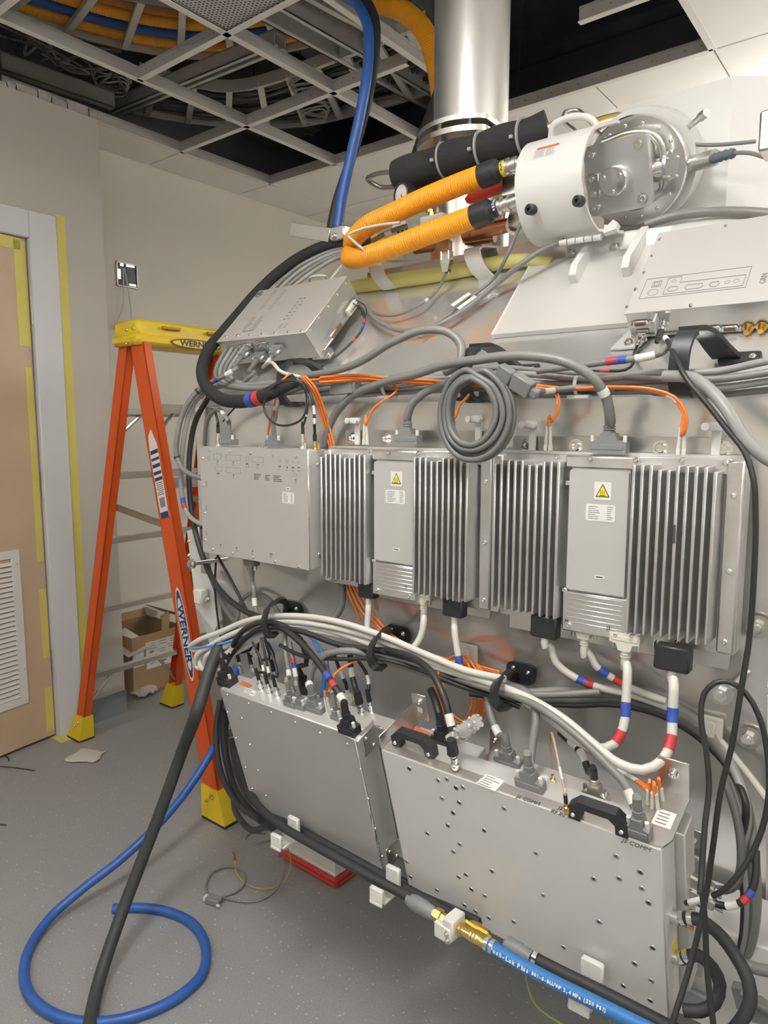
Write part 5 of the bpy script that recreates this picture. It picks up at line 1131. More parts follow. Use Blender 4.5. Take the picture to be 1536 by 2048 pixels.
o, pth = amber('lower amber corrugated hose with a black RETURN collar', [(970, 425, 1.47), (915, 446, 1.47), (850, 470, 1.47), (780, 497, 1.475), (735, 512, 1.485), (708, 518, 1.51), (699, 513, 1.55), (712, 498, 1.62), (745, 482, 1.75)], .0265)
fitting(o, pth, 'RETURN', BPLASTIC)
# ================================================================== PLUMBING BEHIND THE HOSES
cp = thing('copper_manifold', 'copper pipe manifold behind the amber hoses', 'pipework', (-.95, 1.66, 1.76)); q0 = cp.location.copy()
for pts, r_ in (([(1085, 437, 1.60), (1010, 452, 1.62), (930, 470, 1.64)], .018), ([(845, 410, 1.68), (990, 380, 1.68)], .009), ([(908, 405, 1.66), (905, 450, 1.66)], .007), ([(1008, 405, 1.62), (1003, 460, 1.62)], .007), ([(830, 500, 1.66), (990, 475, 1.66)], .012), ([(960, 350, 1.66), (960, 420, 1.66)], .007)):
    B().tube(spline([P3(p)-q0 for p in pts], .02), r_, 12).build('copper_pipe', COPPER, cp)
for x, y, Y in ((858, 378, 1.66), (866, 375, 1.66), (858, 425, 1.64), (862, 432, 1.64)): B().lathe([(.010, 0), (.010, .008), (.007, .009), (.007, .016)], atY(x, y, Y)-q0, (0, 0, 1), 6).build('brass_nut', BRASS, cp)
B().box(atY(868, 445, 1.62)-q0, (.075, .03, .035), b=.003).build('valve_block', CREAM, cp); B().box(atY(803, 462, 1.60)-q0, (.045, .03, .045), b=.003).build('relay_body', WPLASTIC, cp)
for k in range(3): B().box(atY(797+k*8, 464, 1.584)-q0, (.005, .003, .025)).build('relay_slot', PRINT, cp)
B().box(atY(1030, 372, 1.55)-q0, (.055, .03, .045), b=.002).build('valve_body', mat('warm_flange', (.66, .62, .57)), cp)
text_mesh('V3', .018, frame(atY(1042, 378, 1.534)-q0, (1, 0, 0), (0, 0, 1)), 'lettering', PRINT, cp)
B().lathe([(.022, 0), (.022, .03), (.016, .032)], atY(1045, 440, 1.54)-q0, (0, -1, 0), 20).build('union_ring', STEEL, cp); B().ring(atY(1030, 450, 1.53)-q0, atY(1030, 450, 1.52)-q0, .022, .015, 20).build('white_pipe_clip', WPLASTIC, cp)
rh = B(); rh.prism([(-.07, -.010), (.06, -.008), (.075, .004), (.07, .014), (-.06, .012), (-.075, .002)], -.008, .008, frame(atY(985, 383, 1.57)-q0, (1, 0, .08), (0, 0, 1))); rh.build('red_valve_handle', RED, cp)
rh = B(); rh.prism([(-.06, -.008), (.06, -.008), (.06, .010), (-.06, .010)], -.008, .008, frame(atY(900, 372, 1.62)-q0, (1, 0, .05), (0, 0, 1))); rh.build('red_valve_handle', RED, cp)
# base tray sheet under the plumbing
bt = B(); pz_ = [atY(735, 545, 1.62)-q0, atY(1130, 470, 1.62)-q0, atY(1130, 530, 1.60)-q0, atY(735, 590, 1.60)-q0]; slab(pz_, .004, (0, 1, 0)).build('back_sheet', STEEL, cp)
ga_ = thing('pressure_gauge', 'round black pressure gauge with white dial under the foam pipe', 'gauge', atY(806, 390, 1.55)); gd_ = V((-.25, -.95, -.05)).normalized()
B().lathe([(.030, .0), (.030, .028), (.027, .030), (.026, .024), (.001, .024)], -gd_*.02, gd_, 28).build('case', BPLASTIC, ga_); B().lathe([(.0255, .0), (.0255, .0015), (.001, .0015)], gd_*.004, gd_, 28).build('dial', WPLASTIC, ga_)
nd = B(); nd.cyl(gd_*.0065, gd_*.0065+V((.006, 0, -.014)), .0012, n=6); nd.build('needle', PRINT, ga_); B().box((-.02, .02, .018), (.03, .02, .025), b=.002).build('back_fitting', GALV, ga_)
# yellow foam strip and the two white straps
ys = B(); pf_ = spline([P3(p) for p in ((660, 582, 1.60), (760, 566, 1.59), (870, 550, 1.588), (960, 533, 1.588), (1050, 520, 1.585), (1105, 527, 1.59))], .03); ys.tube(pf_, .017, 10, rr=[.0165+.004*math.sin(i*.16) for i in range(len(pf_))]); ys.build('foam_strip', YFOAM, None, label='pale yellow foam strip along the top of the flank', cat='foam strip')
for x, lab in ((768, 'white curved strap over the foam under the amber hoses'), (962, 'white curved strap over the foam left of the cold head cover')):
    w0_ = 0 if x > 800 else 24
    s = B(); s.ribbon(spline([P3(p) for p in ((x+38, 500+w0_*.9, 1.66), (x+5, 496+w0_, 1.60), (x-18, 500+w0_, 1.555), (x-15, 518+w0_, 1.545), (x, 545+w0_*.9, 1.565), (x+12, 556+w0_*.9, 1.585))], .008), (.046, 0, 0), .005); s.build('strap', WPAINT, None, label=lab, cat='strap', group='white straps over the foam')
# aluminium arm at the upper left
ab = thing('support_arm', 'short aluminium channel arm at the upper left of the magnet', 'bracket', atY(640, 470, 1.64)); q0 = ab.location.copy()
pA, pB = atY(590, 463, 1.60)-q0, atY(668, 475, 1.60)-q0; Ma = frame((pA+pB)/2, pB-pA, (0, 0, 1)); La = (pB-pA).length
b = B(); b.box((0, -.014, 0), (La, .006, .045), Ma, .001); b.box((0, .004, .019), (La, .036, .006), Ma, .001); b.box((0, .004, -.019), (La, .036, .006), Ma, .001); b.build('channel', ALU, ab)
b = B(); b.box(atY(680, 468, 1.585)-q0, (.055, .03, .04), b=.004); cl_ = b.build('clamp', ALU, ab); bolts(cl_, [atY(668, 472, 1.568)-q0], .006, (0, -1, 0), STEEL)
# ================================================================== CABLES
ZT = .742
def pc(label, base, axis, pts, r, m, kind='dsub', w=.05, h=.03, t=.016, pm=None, tail=.014, name='cable', group=None, zdir=None, thumb=True, tm=None, **k):
    """cable that starts at a plug standing on `base` along `axis`, then follows pts"""
    base = P3(base); ax = V(axis).normalized()
    L_ = {'dsub': h+tail, 'bnc': .034, 'lc': .044, 'hood': h, 'none': 0, 'sma': .022}[kind]
    o = cable(label, [base+ax*L_*.97, base+ax*(L_+.018)]+list(pts), r, m, 'cable', name, group=group, **k)
    zd = V(zdir) if zdir else V((0, -1, 0)); zd = (zd-ax*zd.dot(ax)).normalized(); M = Matrix((ax.cross(zd), ax, zd)).transposed().to_4x4(); M.translation = base
    if kind == 'dsub': connector(o, M, w, h, t, pm or GPLASTIC, tail, max(r*1.05, .004), thumb, tm=tm)
    elif kind == 'bnc':
        c = B().lathe([(.0062, 0), (.0072, .002), (.0072, .010), (.0055, .011), (.0055, .014), (.0068, .015), (.0068, .024), (.005, .025), (.0045, .034)], base, ax, 14).build('coax_plug', pm or CHROME, o)
        B().lathe([(r*1.5, 0), (r*1.35, .02), (r*1.1, .03)], base+ax*.033, ax, 10).build('boot', BPLASTIC, o)
    elif kind == 'sma':
        B().lathe([(.0042, 0), (.0042, .004), (.0036, .005), (.0048, .006), (.0048, .013), (.003, .014), (.0028, .022)], base, ax, 6).build('coax_plug', GOLD, o); B().cyl(base+ax*.02, base+ax*.036, r*1.5, n=8).build('boot', BPLASTIC, o)
    elif kind == 'hood':
        b = B(); b.box((0, h/2, 0), (w, h, t), M, .003); co = b.build('plug_housing', pm or BPLASTIC, o)
        for q in (1,): B().cyl(M @ V((w/2+.003, -.004, 0)), M @ V((w/2+.003, .012, 0)), .003, n=8).build('retaining_screw', CHROME, co)
    elif kind == 'lc':
        for q in (-1, 1):
            b = B(); b.box((q*.0045, .006, 0), (.0068, .012, .007), M, .001); b.cyl(M @ V((q*.0045, .012, 0)), M @ V((q*.0030, .046, 0)), .0034, .0027, n=8); b.build('fibre_plug', CREAM, o)
    return o
UPZ = (0, 0, 1); DN = (0, 0, -1)
# ---- ledge bundle (grey cables lying along the ledge)
led = [([(1536, 722, 1.20), (1440, 742, 1.215), (1300, 746, 1.22), (1180, 758, 1.225), (1050, 748, 1.23), (930, 752, 1.235), (800, 762, 1.235), (660, 776, 1.235), (560, 788, 1.24)], .0062, LGREY_CABLE, 'topmost grey cable of the ledge bundle'),
       ([(1560, 742, 1.20), (1440, 758, 1.21), (1320, 758, 1.225), (1180, 768, 1.23), (1040, 766, 1.235), (900, 768, 1.24), (760, 778, 1.24), (640, 788, 1.24)], .0062, GREY_CABLE, 'grey cable just below the topmost one on the ledge'),
       ([(1560, 760, 1.21), (1430, 776, 1.22), (1300, 771, 1.235), (1150, 778, 1.24), (1000, 776, 1.245), (860, 782, 1.245), (700, 792, 1.245)], .0058, LGREY_CABLE, 'grey cable at the back of the ledge bundle'),
       ([(1560, 778, 1.225), (1420, 790, 1.235), (1280, 783, 1.245), (1120, 790, 1.25), (960, 788, 1.25)], .0055, GREY_CABLE, 'lowest grey cable lying on the ledge at the right'),
       ([(1330, 757, 1.215), (1200, 750, 1.225), (1085, 742, 1.23), (1000, 735, 1.235), (940, 742, 1.235), (860, 756, 1.235), (740, 770, 1.235)], .005, GREY_CABLE, 'thin grey cable crossing behind the coil on the ledge'),
       ([(880, 770, 1.225), (790, 776, 1.23), (720, 765, 1.235), (640, 762, 1.235), (560, 790, 1.23), (470, 800, 1.23)], .005, LGREY_CABLE, 'pale grey cable on the ledge left of the in-line plug')]
for pts, r_, m_, lab in led: cable(lab, ([P3(pts[0])+V((.75, .0, -.02)), P3(pts[0])+V((.3, .0, -.006))] if pts[0][0] > 1500 else [])+pts, r_, m_, group='grey cables on the ledge')
c = B(); q = atY(690, 772, 1.215); Mq = frame(q, (1, 0, 0), (0, 0, 1)); cn = thing('inline_plug', 'grey in-line plug lying on the ledge left of the coil', 'connector', q)
B().prism([(-.04, -.014), (-.02, -.018), (.03, -.018), (.03, .012), (-.03, .012)], -.012, .012, frame((0, 0, 0), (1, 0, .05), (0, 0, 1))).build('housing', GPLASTIC, cn); B().box((.034, 0, 0), (.008, .022, .03), b=.001).build('end_cap', GPLASTIC, cn)
# C1: grey arc from the left hook to behind the coil
cable('thick grey cable arching up over the flank to the middle hook', [(600, 752, 1.20), (650, 746, 1.19), (720, 724, 1.18), (790, 682, 1.18), (850, 660, 1.19), (897, 665, 1.20), (922, 690, 1.20), (918, 725, 1.19), (890, 745, 1.19)], .0085, GREY_CABLE)
# C2: big cable from behind the left amplifier, over the coil, to the right amplifier plug
pc('thick grey cable arching to the plug on top of the right amplifier', atY(1217, 905, 1.20), UPZ, [(1221, 845, 1.19), (1214, 800, 1.17), (1187, 757, 1.15), (1136, 726, 1.14), (1059, 712, 1.135), (944, 721, 1.14), (880, 732, 1.16), (837, 747, 1.18), (769, 764, 1.20), (695, 800, 1.22), (662, 845, 1.235), (650, 890, 1.245), (648, 950, 1.25)], .0088, GREY_CABLE, w=.066, h=.034, t=.02, tags=((1203, 778, .012),))
pc('thick grey cable rising from the plug on top of the left amplifier', atY(815, 887, 1.205), UPZ, [(814, 835, 1.20), (822, 812, 1.20), (847, 787, 1.20), (900, 764, 1.21), (960, 752, 1.22)], .0085, GREY_CABLE, w=.062, h=.032, t=.02)
# coil
coil = []; rnd = random.Random(4)
for k in range(8):
    rx, rz = .050+.0042*((k*3) % 8)*.9, .056+.0040*((k*3) % 8)*.9; cx0 = atY(948, 825, 1.125)
    for i in range(14):
        a = 2*math.pi*i/14+R(100); coil.append(cx0+V((rx*math.cos(a)+rnd.uniform(-.001, .001), -.012+.0035*k+.004*math.cos(a*2), rz*1.06*math.sin(a)-.004*math.sin(a)*(k % 2)-.006*(rz-.056)/.03)))
coil = [atY(1005, 745, 1.14)]+coil+[atY(900, 760, 1.18)]
co = cable('coiled grey cable hanging from the middle hook in front of the amplifiers', coil, .0058, mat('coil_grey', (.145, .147, .146), .42, 0, .05, 20), step=.008)
M_ = endframe(o_path[co.name], False, (0, -1, .3)); q = atY(1012, 748, 1.13); Mk = frame(q, atY(1040, 768, 1.13)-q, (0, -.3, 1))
B().box((0, 0, 0), (.032, .026, .018), Mk, .002).build('plug', GPLASTIC, co)
jc = cable('grey cable with a plug joined to the coil, leading right with a white tag', [(1062, 778, 1.14), (1085, 783, 1.17), (1110, 780, 1.20), (1160, 774, 1.22), (1230, 778, 1.23)], .0052, GREY_CABLE, tags=((1096, 783, .025),))
c = B(); Mk = frame(atY(1045, 770, 1.13), atY(1060, 781, 1.13)-atY(1034, 764, 1.13), (0, -.3, 1)); c.box((0, 0, 0), (.042, .030, .020), Mk, .002); c.box((.028, 0, 0), (.016, .016, .014), Mk, .002); c.build('plug', GPLASTIC, jc)
# banded cable into the upper right box
cable('grey cable with red and blue bands entering the upper right box', [(1075, 742, 1.21), (1140, 734, 1.20), (1226, 722, 1.19), (1290, 714, 1.19), (1322, 706, 1.20), (1332, 695, 1.23)], .0062, GREY_CABLE, bands=((1222, 722, RED_T, .022), (1247, 719, BLUE_T, .022)), tags=((1288, 714, .03),))
pc('short black cable with a silver plug under the upper right box', GM @ V((gface(690, 760).x, yf, gface(690, 760).z)), -VS, [(1274, 710, 1.24), (1262, 733, 1.235), (1210, 742, 1.24), (1180, 742, 1.245)], .0028, BLACK_CABLE, 'dsub', .024, .03, .014, CHROME, .008, bands=((1205, 742, RED_T, .02),), tm=CHROME)
pc('long thin black cable hanging from the upper right box past the hook', GM @ V((gface(850, 660).x, yf-.004, gface(850, 660).z)), -VS, [(1330, 675, 1.26), (1340, 692, 1.22), (1355, 725, 1.16), (1375, 760, 1.14), (1412, 805, 1.13), (1455, 860, 1.12), (1490, 905, 1.11), (1507, 960, 1.10), (1511, 1030, 1.10), (1508, 1150, 1.10), (1497, 1290, 1.10), (1482, 1380, 1.09), (1466, 1480, 1.08), (1440, 1590, 1.07), (1425, 1700, 1.06), (1408, 1810, 1.04), (1375, 1950, 1.0), (1340, 2060, .96), V((-.26, .93, .12)), V((-.24, .95, .006)), V((-.05, 1.05, .006)), V((.2, 1.2, .006))], .0042, BLACK_CABLE, 'bnc', tags=((1331, 678, .02),))
cable('thick pale grey cable falling from the right hook along the photo edge', [(1330, 752, 1.19), (1385, 756, 1.17), (1420, 780, 1.15), (1456, 822, 1.13), (1495, 885, 1.12), (1530, 915, 1.12), (1575, 940, 1.12), P3((1575, 940, 1.12))+V((.12, .06, -.04)), P3((1575, 940, 1.12))+V((.22, .15, -.09))], .0095, LGREY_CABLE)
zt_ = thing('tie_mount', 'white adhesive tie mount holding orange fibres on the ledge', 'tie mount', atY(1160, 783, 1.235)); B().box((0, 0, -.01), (.042, .024, .008), b=.002).build('base', WPLASTIC, zt_); B().ring((-.006, 0, .012), (.0, 0, .012), .02, .017, 20).build('tie_loop', WPLASTIC, zt_)
zt_ = thing('tie_mount', 'white adhesive tie mount on the ledge above the left amplifier', 'tie mount', atY(775, 785, 1.235)); B().box((0, 0, -.01), (.042, .024, .008), b=.002).build('base', WPLASTIC, zt_); B().ring((-.003, 0, .014), (.003, 0, .014), .022, .019, 20).build('tie_loop', WPLASTIC, zt_)
# ---- orange fibres
fib = [([(640, 757, 1.18), (700, 752, 1.20), (780, 758, 1.21), (880, 764, 1.225), (980, 768, 1.23), (1060, 772, 1.225), (1140, 779, 1.22), (1230, 776, 1.21), (1310, 783, 1.205), (1345, 796, 1.20), (1366, 825, 1.20), (1370, 848, 1.20), (1363, 872, 1.205)], 'orange fibre running along the ledge to the right amplifier right end', (1362, 911, 1.21), ((1347, 800, .02),)),
       ([(620, 762, 1.18), (690, 758, 1.20), (790, 764, 1.215), (880, 770, 1.228), (1000, 775, 1.23), (1075, 778, 1.22), (1113, 790, 1.21), (1116, 810, 1.20), (1104, 842, 1.205)], 'orange fibre dropping to the left end of the right amplifier', (1096, 902, 1.21), ((1117, 802, .02),)),
       ([(640, 766, 1.18), (720, 762, 1.21), (790, 772, 1.225), (792, 785, 1.215), (768, 802, 1.20), (742, 825, 1.20), (733, 848, 1.205)], 'orange fibre dropping to the left end of the left amplifier', (731, 890, 1.21), ((768, 802, .026),)),
       ([(860, 770, 1.23), (930, 778, 1.225), (938, 790, 1.21), (918, 812, 1.205), (910, 835, 1.205)], 'orange fibre dropping behind the coil to the left amplifier', (907, 890, 1.21), ((930, 800, .022),))]
for pts, lab, base, tg in fib:
    b0 = P3(base); pts2 = [P3(p) for p in pts][::-1]
    o = pc(lab, b0, UPZ, pts2, .0026, ORANGE_FIB, 'lc', name='fibre_cable', group='orange fibres on the ledge', tags=tg)
    path = o_path[o.name]; B().tube([p+V((.004, -.004, .002))*(1 if i % 2 == 0 else 1.0) for i, p in enumerate(path)], .0024, 8).build('second_strand', ORANGE_FIB, o)
for k, (dx, dy) in enumerate(((0, 0), (5, 3), (10, 1))):
    cable(['left', 'middle', 'right'][k]+' strand of three orange fibres falling behind the left amplifier', [(600+dx, 752, 1.17), (618+dx, 770+dy, 1.18), (632+dx, 800, 1.20), (645+dx, 840, 1.225), (658+dx, 890, 1.245), (680+dx, 1000, 1.25), (692+dx*1.2, 1150, 1.24), (702+dx*1.6, 1180, 1.23), (725+dx*2, 1225, 1.22), (770+dx*1.5, 1270+dy, 1.22), (830+dx, 1298+dy*2, 1.23), (890+dx, 1318+dy*2, 1.25), (950, 1330+dy*3, 1.26), (1000, 1344+dy*3, 1.27)], .0028, ORANGE_FIB, name='fibre_cable', group='orange fibres falling behind the left amplifier')
cable('orange fibre ending short under the left amplifier', [(690, 1150, 1.24), (697, 1185, 1.235), (712, 1220, 1.235), (722, 1244, 1.24)], .0035, ORANGE_FIB, name='fibre_cable')
cable('orange fibre bow below the tilted control box with white heat shrink', [(580, 748, 1.16), (565, 760, 1.15), (556, 785, 1.16), (548, 815, 1.18), (540, 845, 1.19), (536, 868, 1.20)], .0026, ORANGE_FIB, name='fibre_cable', tags=((549, 812, .012),))
oc = []
for k in range(5):
    cx0 = atY(915, 1388, 1.215); rnd = random.Random(20+k)
    for i in range(12):
        a = 2*math.pi*i/12+R(90); oc.append(cx0+V(((.045+.004*k)*math.cos(a)+rnd.uniform(-.003, .003), .012*k-.02, (.062+.003*k)*math.sin(a)+rnd.uniform(-.003, .003))))
cable('orange fibre coil hanging below the left amplifier behind the bundle', [atY(860, 1312, 1.23)]+oc+[atY(960, 1345, 1.24), atY(1000, 1350, 1.26)], .0026, ORANGE_FIB, name='fibre_coil', step=.01)
cable('loop of orange fibre spread left of the hanging coil', [(830, 1296, 1.235), (870, 1330, 1.22), (888, 1380, 1.20), (890, 1430, 1.20), (905, 1452, 1.20), (930, 1452, 1.20), (952, 1430, 1.21), (960, 1395, 1.22), (945, 1350, 1.24), (905, 1322, 1.25)], .0026, ORANGE_FIB, name='fibre_cable')
fq = [(1302, 1628), (1311, 1634), (1321, 1622)]
for k, (x, y) in enumerate(fq):
    pc(['left', 'front', 'right'][k]+' of three orange fibres plugged in beside the right end bracket', ('z', x, y, ZT), LV, [(1300+k*4, 1590-k*2, 1.12), (1285+k*4, 1572, 1.14), (1262+k*3, 1556, 1.16), (1235+k*2, 1540, 1.18), (1195, 1515, 1.20), (1140, 1470, 1.24)], .0026, ORANGE_FIB, 'lc', name='fibre_cable', group='orange fibres by the right end bracket', tags=((1258, 1552, .05),))
# ---- thick black insulated loop, upper left
cable('thick black foam covered cable with blue and red bands around the tilted box', [(735, 482, 1.60), (690, 486, 1.60), (643, 495, 1.59), (595, 518, 1.57), (548, 553, 1.54), (512, 588, 1.50), (474, 632, 1.43), (443, 668, 1.36), (416, 702, 1.29), (404, 741, 1.24), (414, 775, 1.20), (443, 798, 1.17), (482, 803, 1.15), (525, 793, 1.14), (560, 776, 1.15), (590, 760, 1.18)], .0165, FOAM, name='insulated_cable', bands=((503, 799, BLUE_T, .022), (521, 794, RED_T, .018)), n=16)
for k in range(4):
    o_ = k*9
    cable(['first', 'second', 'third', 'fourth'][k]+' grey cable in the sheaf passing behind the tilted control box', [(730, 492+o_*.4, 1.60), (655+o_*.5, 505+o_*.5, 1.58), (600+o_, 532+o_*.4, 1.53), (545+o_*1.3, 580, 1.48), (490+o_*1.4, 650, 1.40), (452+o_*1.2, 700, 1.32), (432+o_, 738, 1.28), (436+o_, 764-o_*.3, 1.25), (470+o_, 775-o_*.2, 1.23), (540, 776-o_*.4, 1.22), (620, 768-o_*.3, 1.23), (700, 772, 1.24)], .0062, LGREY_CABLE if k % 2 else GREY_CABLE, group='grey cables behind the tilted control box')
# plugs on the lower face of the tilted control box
def uface(X, Y):
    o = UM @ V((0, -uh/2, 0)); return onplane(390+X/4.151, 440+Y/4.151, o, -VS)
pc('grey cable with blue and red bands plugged under the tilted control box', uface(430, 1080), -VS, [(468, 740, 1.22), (448, 752, 1.21), (428, 762, 1.21), (415, 768, 1.23)], .0062, GREY_CABLE, w=.045, h=.028, t=.018, bands=((436, 759, BLUE_T, .014), (424, 763, RED_T, .012)), tags=((456, 747, .022),))
pc('short grey cable plugged in the middle under the tilted control box', uface(555, 1110), -VS, [(505, 750, 1.23), (496, 758, 1.23), (480, 770, 1.24)], .0055, GREY_CABLE, w=.042, h=.026, t=.018)
pc('white wires hanging from the right plug under the tilted control box', uface(700, 1050), -VS, [(548, 728, 1.20), (560, 742, 1.19), (590, 752, 1.19), (640, 756, 1.21)], .0045, WHITE_CABLE, w=.038, h=.036, t=.016)
wl2 = cable('small black wire with red and blue bands at the side of the tilted control box', [('s', 715, 612, .07), ('s', 727, 625, .06), ('s', 729, 642, .05), ('s', 722, 662, .04), ('s', 700, 688, .03), ('s', 668, 716, .03), ('s', 640, 735, .04)], .0032, BLACK_CABLE, bands=((729, 645, RED_T, .010), (726, 653, BLUE_T, .010), (708, 680, RED_T, .012)))
for k, pts in enumerate(([('s', 712, 600, .08), ('s', 730, 612, .06), ('s', 731, 630, .05), ('s', 722, 628, .06)], [('s', 706, 606, .08), ('s', 722, 622, .06), ('s', 728, 636, .05)])):
    B().tube(spline([P3(p) for p in pts], .006), .0016, 6).build('loose_strand', BLACK_CABLE, wl2)
cable('grey cable sagging across the flank to the silver plug under the amber hoses', [('s', 700, 580, .05), ('s', 730, 612, .03), ('s', 762, 630, .025), ('s', 800, 628, .025), ('s', 845, 606, .03), (878, 575, 1.53), (893, 545, 1.52)], .0038, GREY_CABLE, tags=((848, 601, .010),))
dv = B(); q0 = atY(893, 545, 1.52); q1 = atY(907, 480, 1.52); d_ = (q1-q0); dM = frame(q0, V((1, 0, 0)), d_)
o = thing('silver_plug', 'silver metal plug with latch hanging under the lower amber hose', 'connector', q0); li = T(*(-q0))
B().prism([(-.007, 0), (.007, 0), (.014, .025), (.014, .05), (-.014, .05), (-.014, .025)], -.008, .008, li @ dM).build('hood', CHROME, o); B().box((0, .064, 0), (.026, .026, .014), li @ dM, .002).build('socket', STEEL, o)
for q in (-1, 1): B().cyl((li @ dM) @ V((q*.011, .03, .008)), (li @ dM) @ V((q*.011, .05, .008)), .0028, n=8).build('thumbscrew', CHROME, o)
cable('grey cable running down from the pipe clip with a white flag across the flank', [(1042, 445, 1.50), (1028, 480, 1.50), (1010, 520, 1.50), ('s', 985, 560, .03), ('s', 950, 588, .025), ('s', 910, 620, .02), ('s', 868, 650, .02), ('s', 840, 675, .02)], .0042, GREY_CABLE)
fg = thing('cable_flag', 'white folded paper flag on the thin cable across the flank', 'label', SL(922, 602, .03)); Mf = frame((0, 0, 0), SL(942, 588, .03)-SL(905, 614, .03), VS); B().box((0, -.004, .006), (.052, .014, .001), Mf).build('front_leaf', PAPER, fg); B().box((.006, -.018, -.002), (.052, .014, .001), Mf).build('rear_leaf', PAPER, fg)
cable('dark grey cable sweeping from under the cold head cover down across the flank', [(1130, 482, 1.54), (1090, 497, 1.52), (1040, 530, 1.50), ('s', 985, 575, .03), ('s', 930, 618, .025), ('s', 880, 648, .025), ('s', 820, 662, .025), ('s', 765, 648, .03), ('s', 728, 612, .04), ('s', 700, 580, .05)], .0062, GREY_CABLE)
# white thin cable on the amber hoses
cable('thin white cable lying over the amber hoses', [(800, 445, 1.50), (760, 450, 1.49), (715, 461, 1.475), (697, 470, 1.47), (708, 483, 1.465), (728, 500, 1.455)], .0038, WHITE_CABLE, step=.006)
cable('short grey cable with white tag between the amber hoses', [(815, 452, 1.54), (795, 458, 1.53), (770, 468, 1.53), (745, 482, 1.54)], .006, GREY_CABLE, tags=((775, 466, .022),))
# ---- left edge cables
cable('outer grey cable curving down the left end of the magnet', [(440, 768, 1.25), (404, 776, 1.22), (380, 800, 1.20), (364, 832, 1.19), (355, 870, 1.18), (354, 915, 1.18), (364, 936, 1.18), (384, 950, 1.18), (408, 958, 1.19)], .0072, GREY_CABLE, ties=((397, 783), (356, 918)))
cable('inner grey cable curving down the left end of the magnet', [(445, 772, 1.26), (412, 782, 1.24), (388, 808, 1.22), (374, 845, 1.21), (366, 890, 1.20), (362, 950, 1.20), (364, 990, 1.20), (372, 1022, 1.20), (390, 1042, 1.20), (408, 1050, 1.21)], .0066, LGREY_CABLE, bands=((365, 998, BLUE_T, .016), (370, 1016, RED_T, .014)))
cable('black cable running down the left end of the magnet to the lower bundle', [(420, 790, 1.27), (392, 840, 1.25), (380, 900, 1.24), (378, 960, 1.23), (386, 1040, 1.22), (408, 1120, 1.20), (440, 1180, 1.17), (490, 1222, 1.15), (540, 1240, 1.13)], .0078, BLACK_CABLE)
cable('thin black cable crossing below the control box', [(432, 1115, 1.22), (430, 1180, 1.22), (436, 1240, 1.22), (445, 1300, 1.22)], .003, BLACK_CABLE)
cable('black cable slanting from the control box down to the bundle', [(435, 1112, 1.20), (462, 1160, 1.17), (490, 1215, 1.15), (508, 1250, 1.13)], .0042, BLACK_CABLE)
cable('grey hose loop behind the bundle on the left', [(420, 1150, 1.25), (440, 1200, 1.25), (475, 1240, 1.24), (478, 1210, 1.25), (500, 1188, 1.255), (535, 1195, 1.26), (560, 1230, 1.26)], .0062, GREY_CABLE)
# ---- plugs on top of the flat control box
pc('black coax cable with a bright plug at the top left of the flat control box', atY(437, 892, 1.18), UPZ, [(436, 845, 1.17), (431, 826, 1.18), (424, 818, 1.20)], .0032, BLACK_CABLE, 'bnc', tm=None)
pc('grey cable arching from the left plug on the flat control box', atY(459, 890, 1.17), UPZ, [(455, 840, 1.16), (443, 822, 1.17), (426, 824, 1.19), (413, 848, 1.21), (409, 890, 1.23)], .0058, GREY_CABLE, w=.04, h=.026, t=.026, tags=((447, 826, .02),))
pc('grey cable rising from the middle plug on the flat control box', atY(548, 893, 1.18), UPZ, [(548, 842, 1.18), (552, 815, 1.20), (565, 790, 1.23)], .0055, GREY_CABLE, w=.046, h=.028, t=.020)
pc('thin black coax looping in a circle above the flat control box', atY(606, 897, 1.18), UPZ, [(609, 845, 1.17), (614, 800, 1.15), (606, 768, 1.14), (575, 762, 1.13), (540, 782, 1.13), (527, 812, 1.13), (540, 840, 1.13), (575, 851, 1.13), (606, 835, 1.135), (616, 800, 1.14), (606, 775, 1.16), (590, 762, 1.18)], .0026, BLACK_CABLE, 'bnc', tags=((611, 830, .006),))
pc('black coax with white bands rising from the right of the flat control box', atY(630, 900, 1.18), UPZ, [(629, 852, 1.17), (628, 820, 1.17), (622, 790, 1.17), (605, 765, 1.18)], .0032, BLACK_CABLE, 'sma', tags=((629, 846, .012), (627, 815, .02)))
cable('black tie wrap cable poking up at the left of the flat control box', [(446, 843, 1.18), (458, 828, 1.17), (470, 815, 1.18)], .0022, BLACK_CABLE)
# under the flat control box
pc('grey cable hanging from the plug under the flat control box', atY(503, 1118, 1.19), DN, [(507, 1172, 1.18), (509, 1205, 1.175), (516, 1232, 1.16), (540, 1250, 1.15)], .0062, GREY_CABLE, w=.04, h=.03, t=.02, tags=((508, 1200, .024),))
cable('thick grey cable dropping behind the left amplifier into the bundle', [(684, 1140, 1.235), (685, 1180, 1.23), (682, 1215, 1.22), (668, 1236, 1.21), (640, 1248, 1.19), (600, 1252, 1.17)], .0085, GREY_CABLE)
